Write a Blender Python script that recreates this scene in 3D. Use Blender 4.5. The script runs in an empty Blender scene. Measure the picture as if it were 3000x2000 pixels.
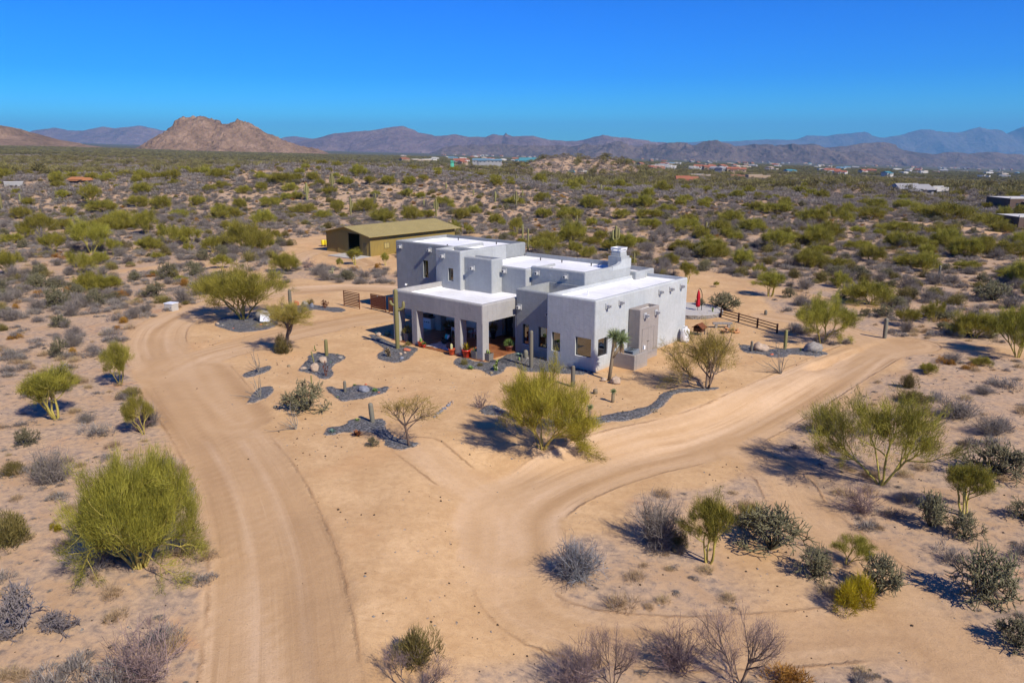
import bpy, bmesh, math, random
import numpy as np
from mathutils import Vector, Matrix, noise as mnoise

# ------------------------------------------------------------------ camera
scene = bpy.context.scene
COL = scene.collection
PXF, HORIZON, CAMH = 2235.0, 440.0, 16.5           # focal length and horizon row in 3000 px pixels, camera height
PITCH = math.atan((1000 - HORIZON) / PXF)
cam_data = bpy.data.cameras.new('camera')
cam_data.sensor_width = 36.0
cam_data.lens = PXF / 3000 * 36.0
cam_data.clip_start = 0.5
cam_data.clip_end = 120000
cam = bpy.data.objects.new('camera', cam_data)
COL.objects.link(cam)
cam.location = (0, 0, CAMH)
cam.rotation_euler = (math.pi / 2 - PITCH, 0, 0)
scene.camera = cam
scene.render.resolution_x, scene.render.resolution_y = 1024, 682

# ------------------------------------------------------------------ sky, sun, exposure
SUN_EL = math.radians(41.0)
SUN_AZ = math.radians(180 - 40.5)                   # clockwise from +Y: low on the right, behind the camera
world = bpy.data.worlds.new('World')
scene.world = world
world.use_nodes = True
wn = world.node_tree
wn.nodes.clear()
sky = wn.nodes.new('ShaderNodeTexSky')
sky.sky_type = 'NISHITA'
sky.sun_disc = False
sky.sun_elevation = SUN_EL
sky.sun_rotation = SUN_AZ
sky.altitude = 700
sky.air_density = 1.0
sky.dust_density = 0.05
sky.ozone_density = 4.0
hs = wn.nodes.new('ShaderNodeHueSaturation')
hs.inputs['Saturation'].default_value = 2.1
hs.inputs['Value'].default_value = 1.0
bg = wn.nodes.new('ShaderNodeBackground')
bg.inputs['Strength'].default_value = 0.095
wo = wn.nodes.new('ShaderNodeOutputWorld')
wn.links.new(sky.outputs[0], hs.inputs['Color'])
tint = wn.nodes.new('ShaderNodeMix'); tint.data_type = 'RGBA'; tint.blend_type = 'MULTIPLY'; tint.inputs[0].default_value = 1.0
tint.inputs[7].default_value = (.10, .46, .74, 1)
gam = wn.nodes.new('ShaderNodeGamma'); gam.inputs['Gamma'].default_value = 1.3
wn.links.new(hs.outputs[0], gam.inputs['Color'])
wn.links.new(gam.outputs[0], tint.inputs[6])
wn.links.new(tint.outputs[2], bg.inputs['Color'])
wn.links.new(bg.outputs[0], wo.inputs['Surface'])
sun_data = bpy.data.lights.new('sun', 'SUN')
sun_data.energy = 5.0
sun_data.angle = math.radians(0.5)
sun_data.color = (1.0, 0.92, 0.78)
sun = bpy.data.objects.new('sun', sun_data)
COL.objects.link(sun)
sd = Vector((math.sin(SUN_AZ) * math.cos(SUN_EL), math.cos(SUN_AZ) * math.cos(SUN_EL), math.sin(SUN_EL)))
sun.rotation_euler = sd.to_track_quat('Z', 'Y').to_euler()
sun.location = (40, -40, 60)
scene.view_settings.view_transform = 'Standard'
scene.view_settings.look = 'None'
scene.view_settings.exposure = 0.42
scene.view_settings.gamma = 1.0
scene.view_settings.use_curve_mapping = False
scene.cycles.max_bounces = 6
scene.cycles.diffuse_bounces = 3
scene.cycles.glossy_bounces = 3
scene.cycles.transmission_bounces = 4
scene.cycles.transparent_max_bounces = 6
scene.cycles.volume_bounces = 0
scene.cycles.use_adaptive_sampling = True
scene.cycles.adaptive_threshold = 0.02
scene.cycles.caustics_reflective = False
scene.cycles.caustics_refractive = False

rng = np.random.default_rng(7)
R = random.Random(11)

# ------------------------------------------------------------------ mesh helpers
def tag(o, label=None, cat=None, group=None, kind=None):
    if label: o['label'] = label
    if cat: o['category'] = cat
    if group: o['group'] = group
    if kind: o['kind'] = kind
    return o

def mesh_np(name, V, faces, smooth=False):
    """faces: list of int arrays, each (n,k)"""
    me = bpy.data.meshes.new(name)
    V = np.asarray(V, np.float32)
    faces = [np.asarray(f, np.int32) for f in faces if len(f)]
    nl = sum(f.size for f in faces); nf = sum(len(f) for f in faces)
    me.vertices.add(len(V)); me.vertices.foreach_set('co', V.ravel())
    me.loops.add(nl); me.polygons.add(nf)
    me.loops.foreach_set('vertex_index', np.concatenate([f.ravel() for f in faces]))
    tot = np.concatenate([np.full(len(f), f.shape[1], np.int32) for f in faces])
    st = np.concatenate([[0], np.cumsum(tot)[:-1]]).astype(np.int32)
    me.polygons.foreach_set('loop_start', st)
    me.polygons.foreach_set('loop_total', tot)
    me.polygons.foreach_set('use_smooth', np.full(nf, bool(smooth)))
    me.update(calc_edges=True)
    return me

class MB:
    """collects shapes for one mesh"""
    def __init__(self):
        self.V = []; self.F = {}; self.n = 0; self.S = []
    def add(self, V, F, shade=0.5):
        V = np.asarray(V, float).reshape(-1, 3)
        F = np.asarray(F, int)
        self.F.setdefault(F.shape[1], []).append(F + self.n)
        self.V.append(V); self.n += len(V)
        s = np.asarray(shade, float)
        self.S.append(np.full(len(V), float(s)) if s.ndim == 0 else s)
        return self
    def box(self, x0, x1, y0, y1, z0, z1, shade=.5, M=None):
        V = np.array([[x, y, z] for z in (z0, z1) for y in (y0, y1) for x in (x0, x1)], float)
        if M is not None:
            V = V @ np.array(M.to_3x3()).T + np.array(M.translation)
        F = [[0, 2, 3, 1], [4, 5, 7, 6], [0, 1, 5, 4], [2, 6, 7, 3], [0, 4, 6, 2], [1, 3, 7, 5]]
        return self.add(V, F, shade)
    def tube(self, P, rad, k=6, shade=.5, caps=True):
        P = np.asarray(P, float); n = len(P)
        rad = np.broadcast_to(np.asarray(rad, float), (n,))
        T = np.gradient(P, axis=0); T /= np.linalg.norm(T, axis=1, keepdims=True) + 1e-9
        ref = np.where(np.abs(T[:, 2:3]) > .9, [[1., 0, 0]], [[0, 0, 1.]])
        A = np.cross(T, ref); A /= np.linalg.norm(A, axis=1, keepdims=True) + 1e-9
        B = np.cross(T, A)
        a = np.arange(k) * 2 * np.pi / k
        V = P[:, None] + rad[:, None, None] * (np.cos(a)[None, :, None] * A[:, None] + np.sin(a)[None, :, None] * B[:, None])
        i = np.arange(n - 1)[:, None] * k; j = np.arange(k)[None]; j2 = (j + 1) % k
        F = np.stack([i + j, i + j2, i + k + j2, i + k + j], -1).reshape(-1, 4)
        off = self.n
        self.add(V.reshape(-1, 3), F, shade)
        if caps and k >= 3:
            self.F.setdefault(k, []).append(np.array([[off + q for q in range(k)][::-1]]))
            self.F.setdefault(k, []).append(np.array([[off + (n - 1) * k + q for q in range(k)]]))
        return self
    def lathe(self, prof, k=20, c=(0, 0, 0), shade=.5, caps=True):
        prof = np.asarray(prof, float); n = len(prof)
        a = np.arange(k) * 2 * np.pi / k
        V = np.stack([prof[:, 0:1] * np.cos(a) + c[0], prof[:, 0:1] * np.sin(a) + c[1], np.repeat(prof[:, 1:2], k, 1) + c[2]], -1)
        i = np.arange(n - 1)[:, None] * k; j = np.arange(k)[None]; j2 = (j + 1) % k
        F = np.stack([i + j, i + j2, i + k + j2, i + k + j], -1).reshape(-1, 4)
        off = self.n
        self.add(V.reshape(-1, 3), F, shade)
        if caps:
            self.F.setdefault(k, []).append(np.array([[off + q for q in range(k)][::-1]]))
            self.F.setdefault(k, []).append(np.array([[off + (n - 1) * k + q for q in range(k)]]))
        return self
    def blades(self, P, D, L, W, shade):
        """thin triangles from P along D"""
        n = len(P)
        D = D / (np.linalg.norm(D, axis=1, keepdims=True) + 1e-9)
        S = np.cross(D, rng.normal(size=(n, 3))); S /= np.linalg.norm(S, axis=1, keepdims=True) + 1e-9
        L = np.broadcast_to(np.asarray(L, float), (n,))[:, None]; W = np.broadcast_to(np.asarray(W, float), (n,))[:, None]
        V = np.stack([P - S * W / 2, P + S * W / 2, P + D * L], 1).reshape(-1, 3)
        F = np.arange(3 * n).reshape(-1, 3)
        return self.add(V, F, np.repeat(shade, 3) if np.ndim(shade) else shade)
    def quads(self, P, D, L, W, shade, bend=0.0):
        """leaf strips: two quads narrowing to a tip"""
        n = len(P)
        D = D / (np.linalg.norm(D, axis=1, keepdims=True) + 1e-9)
        S = np.cross(D, np.tile([[0, 0, 1.]], (n, 1))); S /= np.linalg.norm(S, axis=1, keepdims=True) + 1e-9
        L = np.broadcast_to(np.asarray(L, float), (n,))[:, None]; W = np.broadcast_to(np.asarray(W, float), (n,))[:, None]
        up = np.array([[0, 0, 1.]])
        mid = P + D * L * .5 + up * bend * L * .15; tip = P + D * L - up * bend * L * .1
        V = np.stack([P - S * W * .35, P + S * W * .35, mid - S * W * .5, mid + S * W * .5, tip], 1).reshape(-1, 3)
        b = np.arange(n)[:, None] * 5
        off = self.n
        self.add(V, b + np.array([[0, 1, 3, 2]]), np.repeat(shade, 5) if np.ndim(shade) else shade)
        self.F.setdefault(3, []).append(off + b + np.array([[2, 3, 4]]))
        return self
    def mesh(self, name, mat, smooth=False):
        me = mesh_np(name, np.concatenate(self.V), [np.concatenate(f) for f in self.F.values()], smooth)
        at = me.attributes.new('shade', 'FLOAT', 'POINT')
        at.data.foreach_set('value', np.concatenate(self.S).astype(np.float32))
        if mat: me.materials.append(mat)
        return me
    def obj(self, name, mat, parent=None, smooth=False, loc=None):
        return link(name, self.mesh(name, mat, smooth), parent, loc)

def link(name, me, parent=None, loc=None, rot=None, scale=None):
    o = bpy.data.objects.new(name, me); COL.objects.link(o)
    if parent: o.parent = parent
    if loc is not None: o.location = loc
    if rot is not None: o.rotation_euler = rot
    if scale is not None: o.scale = scale
    return o

def empty(name, loc=(0, 0, 0), rz=0.0, scale=None):
    o = bpy.data.objects.new(name, None); COL.objects.link(o)
    o.location = loc; o.rotation_euler = (0, 0, rz); o.empty_display_size = .3
    if scale is not None: o.scale = scale
    return o

# ------------------------------------------------------------------ noise and terrain
def _hash(ix, iy, seed):
    h = (ix.astype(np.int64) * 374761393 + iy.astype(np.int64) * 668265263 + seed * 974711) & 0x7fffffff
    h = ((h ^ (h >> 13)) * 1274126177) & 0x7fffffff
    return ((h ^ (h >> 16)) & 0xffff) / 65535.0

def vnoise(x, y, seed=0):
    ix = np.floor(x); iy = np.floor(y); fx = x - ix; fy = y - iy
    fx = fx * fx * fx * (fx * (fx * 6 - 15) + 10); fy = fy * fy * fy * (fy * (fy * 6 - 15) + 10)
    a = _hash(ix, iy, seed); b = _hash(ix + 1, iy, seed); c = _hash(ix, iy + 1, seed); d = _hash(ix + 1, iy + 1, seed)
    return (a + (b - a) * fx) * (1 - fy) + (c + (d - c) * fx) * fy

def fbm(x, y, oct=4, seed=0, gain=.5):
    s = 0; a = 1; t = 0
    for o in range(oct):
        s = s + a * (vnoise(x, y, seed + o * 17) - .5); t += a * .5; a *= gain; x = x * 2.03 + 11.3; y = y * 2.03 - 7.1
    return s / t

def sstep(a, b, x):
    t = np.clip((x - a) / (b - a), 0, 1); return t * t * (3 - 2 * t)

def poly_in(poly, x, y):
    poly = np.asarray(poly, float); ins = np.zeros(np.shape(x), bool)
    j = len(poly) - 1
    for i in range(len(poly)):
        xi, yi = poly[i]; xj, yj = poly[j]
        c = ((yi > y) != (yj > y)) & (x < (xj - xi) * (y - yi) / (yj - yi + 1e-12) + xi)
        ins ^= c; j = i
    return ins

def line_dist(pts, x, y, margin=None):
    """distance, signed side offset and arc length to a polyline"""
    pts = np.asarray(pts, float); x = np.asarray(x, float); y = np.asarray(y, float)
    if margin is not None:
        lo = pts.min(0) - margin; hi = pts.max(0) + margin
        m = (x > lo[0]) & (x < hi[0]) & (y > lo[1]) & (y < hi[1])
        out = [np.full(x.shape, 1e3), np.zeros(x.shape), np.zeros(x.shape)]
        if m.any():
            for o_, v_ in zip(out, line_dist(pts, x[m], y[m])): o_[m] = v_
        return out
    best = np.full(np.shape(x), 1e9); lat = np.zeros(np.shape(x)); arc = np.zeros(np.shape(x)); s0 = 0
    for a, b in zip(pts[:-1], pts[1:]):
        d = b - a; L = np.hypot(*d) + 1e-9; t = np.clip(((x - a[0]) * d[0] + (y - a[1]) * d[1]) / L ** 2, 0, 1)
        px = a[0] + t * d[0]; py = a[1] + t * d[1]
        ds = np.hypot(x - px, y - py); m = ds < best
        sg = np.sign(d[0] * (y - a[1]) - d[1] * (x - a[0]))
        best = np.where(m, ds, best); lat = np.where(m, sg * ds, lat); arc = np.where(m, s0 + t * L, arc); s0 += L
    return best, lat, arc

def cr(pts, n=8):
    """Catmull-Rom through points"""
    P = np.asarray(pts, float); P = np.vstack([2 * P[0] - P[1], P, 2 * P[-1] - P[-2]]); out = []
    for i in range(1, len(P) - 2):
        for t in np.linspace(0, 1, n, endpoint=False):
            p0, p1, p2, p3 = P[i - 1:i + 3]
            out.append(.5 * (2 * p1 + (p2 - p0) * t + (2 * p0 - 5 * p1 + 4 * p2 - p3) * t * t + (3 * p1 - p0 - 3 * p2 + p3) * t ** 3))
    out.append(P[-2]); return np.array(out)

CP, SP = math.cos(PITCH), math.sin(PITCH)
def rays(px, py):
    x = (np.asarray(px, float) - 1500) / PXF; y = -(np.asarray(py, float) - 1000) / PXF
    return x, CP + y * SP, -SP + y * CP

def flat(px, py, z=0.0):
    """pixel of the photograph -> point on a level plane"""
    dx, dy, dz = rays(px, py); t = (z - CAMH) / dz
    return np.stack([t * dx, t * dy], -1)

# the edge of the levelled pad in front of the house: the ground falls to the lower track beyond it
PAD_EDGE = flat(*np.array([(1330, 1262), (1440, 1272), (1560, 1290), (1629, 1268), (1739, 1257), (1848, 1243), (1958, 1208), (2060, 1165), (2140, 1145), (2230, 1120), (2330, 1085)]).T)
_e = PAD_EDGE

def terrain(x, y):
    x = np.asarray(x, float); y = np.asarray(y, float)
    r = np.hypot(x, y); yy = np.maximum(y, 1.0)
    q = np.clip(x / np.maximum(yy, 20), -1.0, 1.0)
    s = 0.004 + 0.020 * np.clip(q, -.9, .9) + 0.012 * np.clip(q, -.6, .6) ** 2 * np.sign(q)
    ramp = sstep(180, 900, r)
    z = -(s * yy + 3.0) * ramp * (y > 0)
    # low ridge on the left, behind it the plain drops
    d = y + .10 * x
    z = z + 7.5 * np.exp(-((d - 265) / 75) ** 2) * sstep(60, -60, x - .25 * y + 40) * sstep(160, 230, d)
    # rocky knolls in the middle distance
    for kx, ky, h, wx, wy in ((24, 580, 11.0, 24, 60), (76, 600, 11.0, 32, 62), (48, 600, 4.5, 30, 50), (-75, 300, 3.0, 60, 40), (150, 330, 3.0, 40, 40), (22, 660, 8, 40, 30)):
        z = z + h * np.exp(-((x - kx) / wx) ** 2 - ((y - ky) / wy) ** 2) * (1 + .25 * fbm(x / 14, y / 14, 3, 5))
    # rolling desert away from the levelled ground
    nat = sstep(62, 105, np.hypot(x, (y - 62) * .95))
    far = sstep(95, 240, r) * (1 - sstep(900, 2500, r))
    z = z + nat * .55 * fbm(x / 23, y / 23, 3, 3) + far * 2.6 * fbm(x / 70, y / 70, 3, 9)
    z = z + .10 * fbm(x / 5.5, y / 5.5, 3, 21) * (1 - sstep(120, 260, r)) * (.35 + .65 * sstep(20, 34, np.hypot(x - 2, y - 66)))
    # fall from the pad to the track in front
    dd, lat, arc = line_dist(_e, x, y)
    side = np.where(lat < 0, dd, 0.0)
    fall = 0.85 * sstep(.0, 3.6, side) * sstep(-6, 1, x) * sstep(33, 14, x - .1 * (y - 40)) * (y < 75)
    return z - fall

def hit(px, py):
    """pixel of the photograph -> point where that line of sight meets the ground"""
    px = np.atleast_1d(np.asarray(px, float)); py = np.atleast_1d(np.asarray(py, float))
    dx, dy, dz = rays(px, py)
    t = (0.0 - CAMH) / np.minimum(dz, -.004)
    for k in range(9):
        t = .3 * t + .7 * (terrain(t * dx, t * dy) - CAMH) / np.minimum(dz, -.004)
    res = np.abs(CAMH + t * dz - terrain(t * dx, t * dy))
    bad = (res > .04) | (t * dy > 170)
    if bad.any():                                   # far or hilly ground: march along the line of sight
        bx, by, bz = dx[bad], dy[bad], dz[bad]
        T = 100 * 1.012 ** np.arange(330)[:, None] * np.ones(bx.shape)
        below = (CAMH + T * bz - terrain(T * bx, T * by)) < 0
        k = np.where(below.any(0), below.argmax(0), 329); k = np.maximum(k, 1); c = np.arange(len(bx))
        lo, hi = T[k - 1, c], T[k, c]
        for _ in range(14):
            m = (lo + hi) / 2; b = CAMH + m * bz - terrain(m * bx, m * by) < 0
            hi = np.where(b, m, hi); lo = np.where(b, lo, m)
        t = t.copy(); t[bad] = hi
    X, Y = t * dx, t * dy
    return np.stack([X, Y, terrain(X, Y)], -1), t

def gz(x, y): return float(terrain(np.array([x]), np.array([y]))[0])

# house frame: u along the front to the right, v away from the viewer
TH = math.radians(49.4)
EU = np.array([math.sin(TH), -math.cos(TH)]); EV = np.array([math.cos(TH), math.sin(TH)])
HO = flat(1741, 1090.4)
HROT = math.atan2(EU[1], EU[0])
def hw(u, v): return HO + u * EU + v * EV

# ------------------------------------------------------------------ materials
class NT:
    def __init__(self, name):
        self.m = bpy.data.materials.new(name); self.m.use_nodes = True
        self.t = self.m.node_tree; self.t.nodes.clear()
        self.out = self.t.nodes.new('ShaderNodeOutputMaterial')
    def n(self, ty, **kw):
        nd = self.t.nodes.new(ty)
        for k, v in kw.items():
            if k in nd.bl_rna.properties and not k[0].isupper(): setattr(nd, k, v)
            else: nd.inputs[k.replace('_', ' ')].default_value = v
        return nd
    def l(self, a, b): self.t.links.new(a, b)
    def math(self, op, a, b=None, clamp=False):
        nd = self.t.nodes.new('ShaderNodeMath'); nd.operation = op; nd.use_clamp = clamp
        for i, v in enumerate((a, b)):
            if v is None: continue
            if isinstance(v, (int, float)): nd.inputs[i].default_value = v
            else: self.l(v, nd.inputs[i])
        return nd.outputs[0]
    def mix(self, fac, a, b, mode='MIX'):
        nd = self.t.nodes.new('ShaderNodeMix'); nd.data_type = 'RGBA'; nd.blend_type = mode
        for s, v in ((nd.inputs[0], fac), (nd.inputs[6], a), (nd.inputs[7], b)):
            if isinstance(v, (int, float)): s.default_value = v
            elif isinstance(v, tuple): s.default_value = v + (1,) if len(v) == 3 else v
            else: self.l(v, s)
        return nd.outputs[2]
    def noise(self, scale, detail=4, rough=.55, vec=None, dist=0):
        nd = self.n('ShaderNodeTexNoise'); nd.inputs['Scale'].default_value = scale
        nd.inputs['Detail'].default_value = detail; nd.inputs['Roughness'].default_value = rough; nd.inputs['Distortion'].default_value = dist
        if vec is not None: self.l(vec, nd.inputs['Vector'])
        return nd.outputs[0]
    def ramp(self, fac, stops):
        nd = self.n('ShaderNodeValToRGB'); e = nd.color_ramp.elements
        while len(e) < len(stops): e.new(.5)
        for el, (p, c) in zip(e, stops):
            el.position = p; el.color = (c, c, c, 1) if isinstance(c, (int, float)) else tuple(c) + (1,)
        self.l(fac, nd.inputs[0]); return nd.outputs[0]
    def coord(self, w='Object'):
        return self.n('ShaderNodeTexCoord').outputs[w]
    def attr(self, name):
        nd = self.n('ShaderNodeAttribute'); nd.attribute_name = name; return nd.outputs['Fac']
    def bump(self, h, strength=.3, dist=.02):
        nd = self.n('ShaderNodeBump'); nd.inputs['Strength'].default_value = strength; nd.inputs['Distance'].default_value = dist
        self.l(h, nd.inputs['Height']); return nd.outputs[0]
    def bsdf(self, col, rough=.8, normal=None, **kw):
        p = self.n('ShaderNodeBsdfPrincipled')
        if isinstance(col, tuple): p.inputs['Base Color'].default_value = col + (1,)
        else: self.l(col, p.inputs['Base Color'])
        if isinstance(rough, (int, float)): p.inputs['Roughness'].default_value = rough
        else: self.l(rough, p.inputs['Roughness'])
        for k, v in kw.items(): p.inputs[k.replace('_', ' ')].default_value = v
        if normal is not None: self.l(normal, p.inputs['Normal'])
        return p.outputs[0]
    def done(self, sh): self.l(sh, self.out.inputs['Surface']); return self.m

def simple(name, col, rough=.75, var=.18, scale=6.0, bump=.15, metal=0.0, spec=.3, bdist=.01):
    t = NT(name); c = t.coord('Object')
    n1 = t.noise(scale, 5, .6, c); n2 = t.noise(scale * 7, 3, .6, c)
    f = t.math('ADD', t.math('MULTIPLY', n1, .65), t.math('MULTIPLY', n2, .35))
    f = t.ramp(f, [(.3, 0.0), (.7, 1.0)])
    a = tuple(max(0, v * (1 - var)) for v in col); b = tuple(min(1, v * (1 + var)) for v in col)
    return t.done(t.bsdf(t.mix(f, a, b), rough, t.bump(f, bump, bdist), Metallic=metal, Specular_IOR_Level=spec))

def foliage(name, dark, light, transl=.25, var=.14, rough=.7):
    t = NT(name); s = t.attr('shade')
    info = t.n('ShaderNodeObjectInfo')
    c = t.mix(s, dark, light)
    rnd = t.math('ADD', t.math('MULTIPLY', info.outputs['Random'], 2 * var), 1 - var)
    hv = t.n('ShaderNodeHueSaturation')
    t.l(c, hv.inputs['Color']); t.l(rnd, hv.inputs['Value'])
    t.l(t.math('ADD', t.math('MULTIPLY', info.outputs['Random'], .018), .491), hv.inputs['Hue'])
    d = t.bsdf(hv.outputs[0], rough, Specular_IOR_Level=.2)
    if transl <= 0: return t.done(d)
    tr = t.n('ShaderNodeBsdfTranslucent'); t.l(hv.outputs[0], tr.inputs['Color'])
    mx = t.n('ShaderNodeMixShader'); mx.inputs[0].default_value = transl
    t.l(d, mx.inputs[1]); t.l(tr.outputs[0], mx.inputs[2])
    return t.done(mx.outputs[0])

def stucco(name, col, var=.11):
    t = NT(name); c = t.coord('Object')
    big = t.noise(.55, 5, .6, c, .4); mid = t.noise(3.2, 5, .65, c); fine = t.noise(28, 4, .7, c)
    f = t.math('ADD', t.math('MULTIPLY', big, .6), t.math('MULTIPLY', mid, .4))
    f = t.ramp(f, [(.35, 0.0), (.65, 1.0)])
    k = t.mix(f, tuple(v * (1 - var) for v in col), tuple(v * (1 + var) for v in col))
    # faint rain streaks running down from the parapets and splash dirt near the ground
    sx = t.n('ShaderNodeSeparateXYZ'); t.l(c, sx.inputs[0])
    cm = t.n('ShaderNodeCombineXYZ')
    t.l(t.math('MULTIPLY', sx.outputs[0], 5.0), cm.inputs[0]); t.l(t.math('MULTIPLY', sx.outputs[1], 5.0), cm.inputs[1]); t.l(t.math('MULTIPLY', sx.outputs[2], .35), cm.inputs[2])
    st = t.ramp(t.noise(1.0, 4, .6, cm.outputs[0]), [(.50, 0.0), (.72, .5)])
    k = t.mix(st, k, tuple(v * .80 for v in col))
    dirt = t.math('MULTIPLY', t.ramp(sx.outputs[2], [(0.0, .9), (.45, 0.0)]), mid)
    k = t.mix(dirt, k, (.40, .29, .19))
    h = t.math('ADD', t.math('MULTIPLY', mid, .7), t.math('MULTIPLY', fine, .35))
    return t.done(t.bsdf(k, .9, t.bump(h, .8, .05), Specular_IOR_Level=.2))

M = {}
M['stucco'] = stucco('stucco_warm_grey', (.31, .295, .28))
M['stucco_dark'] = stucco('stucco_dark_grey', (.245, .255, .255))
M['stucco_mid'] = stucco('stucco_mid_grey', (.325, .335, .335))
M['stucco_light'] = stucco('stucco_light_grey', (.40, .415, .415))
M['stucco_taupe'] = stucco('stucco_taupe', (.27, .24, .22))
M['plaster_white'] = simple('plaster_white', (.66, .66, .66), .9, .05, 3, .1)
M['canale'] = simple('painted_drain', (.38, .38, .38), .9, .1, 5, .1)
def roof_mat():
    t = NT('white_roof_coating'); c = t.coord('Object')
    n = t.noise(.45, 6, .65, c, .6); n2 = t.noise(3.5, 5, .65, c)
    k = t.mix(t.ramp(n, [(.42, 0.), (.66, .8)]), (.80, .80, .81), (.64, .63, .61))
    k = t.mix(t.ramp(n2, [(.55, 0.), (.75, .45)]), k, (.60, .58, .55))
    sx = t.n('ShaderNodeSeparateXYZ'); t.l(c, sx.inputs[0])
    seam = t.math('LESS_THAN', t.math('ABSOLUTE', t.math('SUBTRACT', t.math('FRACT', t.math('ADD', t.math('MULTIPLY', sx.outputs[1], .95), t.math('MULTIPLY', n2, .06))), .5)), .035)
    k = t.mix(t.math('MULTIPLY', seam, .4), k, (.52, .52, .52))
    return t.done(t.bsdf(k, .6, t.bump(t.math('ADD', n2, t.math('MULTIPLY', seam, .6)), .3, .02), Specular_IOR_Level=.3))
M['roofcoat'] = roof_mat()
M['bronze'] = simple('dark_bronze_frame', (.03, .027, .025), .4, .1, 5, .02, .4)
M['black'] = simple('black_metal', (.012, .012, .013), .5, .2, 6, .02)
M['wicker'] = simple('black_wicker', (.018, .015, .013), .6, .3, 60, .5)
M['rust'] = simple('rusted_steel', (.16, .055, .022), .85, .45, 7, .3, .2)
M['rustdark'] = simple('rusted_fence_steel', (.075, .034, .02), .85, .4, 7, .3, .2)
M['terracotta'] = simple('terracotta', (.50, .085, .03), .7, .2, 8, .15)
M['redglaze'] = simple('red_glaze', (.52, .03, .015), .25, .15, 6, .05, spec=.6)
M['claypot'] = simple('brown_glazed_clay', (.22, .075, .05), .35, .3, 9, .1, spec=.5)
M['greywood'] = simple('weathered_grey_wood', (.17, .15, .13), .9, .35, 9, .4)
M['concrete'] = simple('concrete', (.42, .39, .35), .9, .15, 4, .3)
M['palewhite'] = simple('white_enamel', (.74, .75, .76), .35, .08, 5, .03, spec=.5)
M['galv'] = simple('galvanised_steel', (.36, .42, .48), .45, .15, 5, .05, .6)
M['soil'] = simple('dark_soil', (.045, .03, .02), .95, .4, 20, .5)
M['cushion'] = simple('turquoise_cushion', (.04, .48, .55), .9, .12, 14, .1)
M['cushionw'] = simple('pale_cushion', (.58, .70, .72), .9, .1, 14, .1)
M['leather'] = simple('brown_leather', (.14, .065, .045), .6, .25, 8, .1)
M['redcloth'] = simple('red_canvas', (.42, .008, .02), .85, .2, 5, .15)
M['tabletop'] = simple('brown_table', (.15, .06, .035), .5, .3, 6, .1)
M['firewood'] = simple('split_firewood', (.42, .20, .085), .9, .45, 9, .4)
M['bark'] = simple('firewood_bark', (.10, .055, .035), .95, .5, 12, .6)
M['granite'] = simple('granite_boulder', (.40, .30, .22), .92, .35, 3.5, .8, bdist=.05)
M['granite2'] = simple('grey_boulder', (.26, .235, .21), .92, .35, 3.5, .8, bdist=.05)
M['redrock'] = simple('red_rock', (.45, .13, .07), .92, .35, 4, .6, bdist=.03)
M['bluerock'] = simple('blue_grey_stone', (.20, .21, .25), .9, .35, 4, .6, bdist=.03)
M['flag'] = simple('dark_paver', (.06, .06, .065), .9, .3, 5, .3)
M['yellow'] = simple('yellow_plastic', (.72, .55, .02), .5, .15, 5, .05)
M['gold'] = simple('ochre_paint', (.66, .27, .03), .8, .12, 3, .05)
M['cable'] = simple('rope_weathered', (.30, .22, .12), .9, .3, 9, .3)

def barn_mat(name, col):
    t = NT(name); c = t.coord('Object')
    f = t.noise(.5, 4, .6, c); f2 = t.noise(9, 3, .6, c)
    k = t.mix(t.ramp(f, [(.3, 0.), (.7, 1.)]), tuple(v * .90 for v in col), tuple(v * 1.08 for v in col))
    return t.done(t.bsdf(k, .55, t.bump(f2, .05, .01), Specular_IOR_Level=.3))
M['barn'] = barn_mat('olive_sheet_metal', (.245, .175, .048))
M['barnroof'] = barn_mat('olive_roof_metal', (.33, .262, .098))
M['barntrim'] = barn_mat('olive_trim', (.16, .12, .045))

def patio_mat():
    t = NT('stained_concrete'); c = t.coord('Object')
    n = t.noise(1.1, 6, .65, c, .6); n2 = t.noise(9, 4, .6, c)
    k = t.ramp(t.math('ADD', t.math('MULTIPLY', n, .75), t.math('MULTIPLY', n2, .25)), [(.3, (.13, .045, .022)), (.5, (.25, .095, .038)), (.7, (.36, .155, .062))])
    r = t.ramp(n2, [(.3, .35), (.7, .6)])
    return t.done(t.bsdf(k, r, t.bump(n2, .1, .01), Specular_IOR_Level=.4))
M['patio'] = patio_mat()

def glass_mat():
    t = NT('tinted_window_glass')
    g = t.n('ShaderNodeBsdfGlossy'); g.inputs['Roughness'].default_value = .02; g.inputs['Color'].default_value = (.85, .9, .95, 1)
    tr = t.n('ShaderNodeBsdfTransparent'); tr.inputs['Color'].default_value = (.22, .22, .2, 1)
    fr = t.n('ShaderNodeFresnel'); fr.inputs['IOR'].default_value = 1.9
    mx = t.n('ShaderNodeMixShader'); t.l(t.math('ADD', fr.outputs[0], .12, True), mx.inputs[0]); t.l(tr.outputs[0], mx.inputs[1]); t.l(g.outputs[0], mx.inputs[2])
    return t.done(mx.outputs[0])
M['glass'] = glass_mat()
M['room'] = simple('dim_room', (.10, .09, .08), .9, .2, 3, .05)

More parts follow.
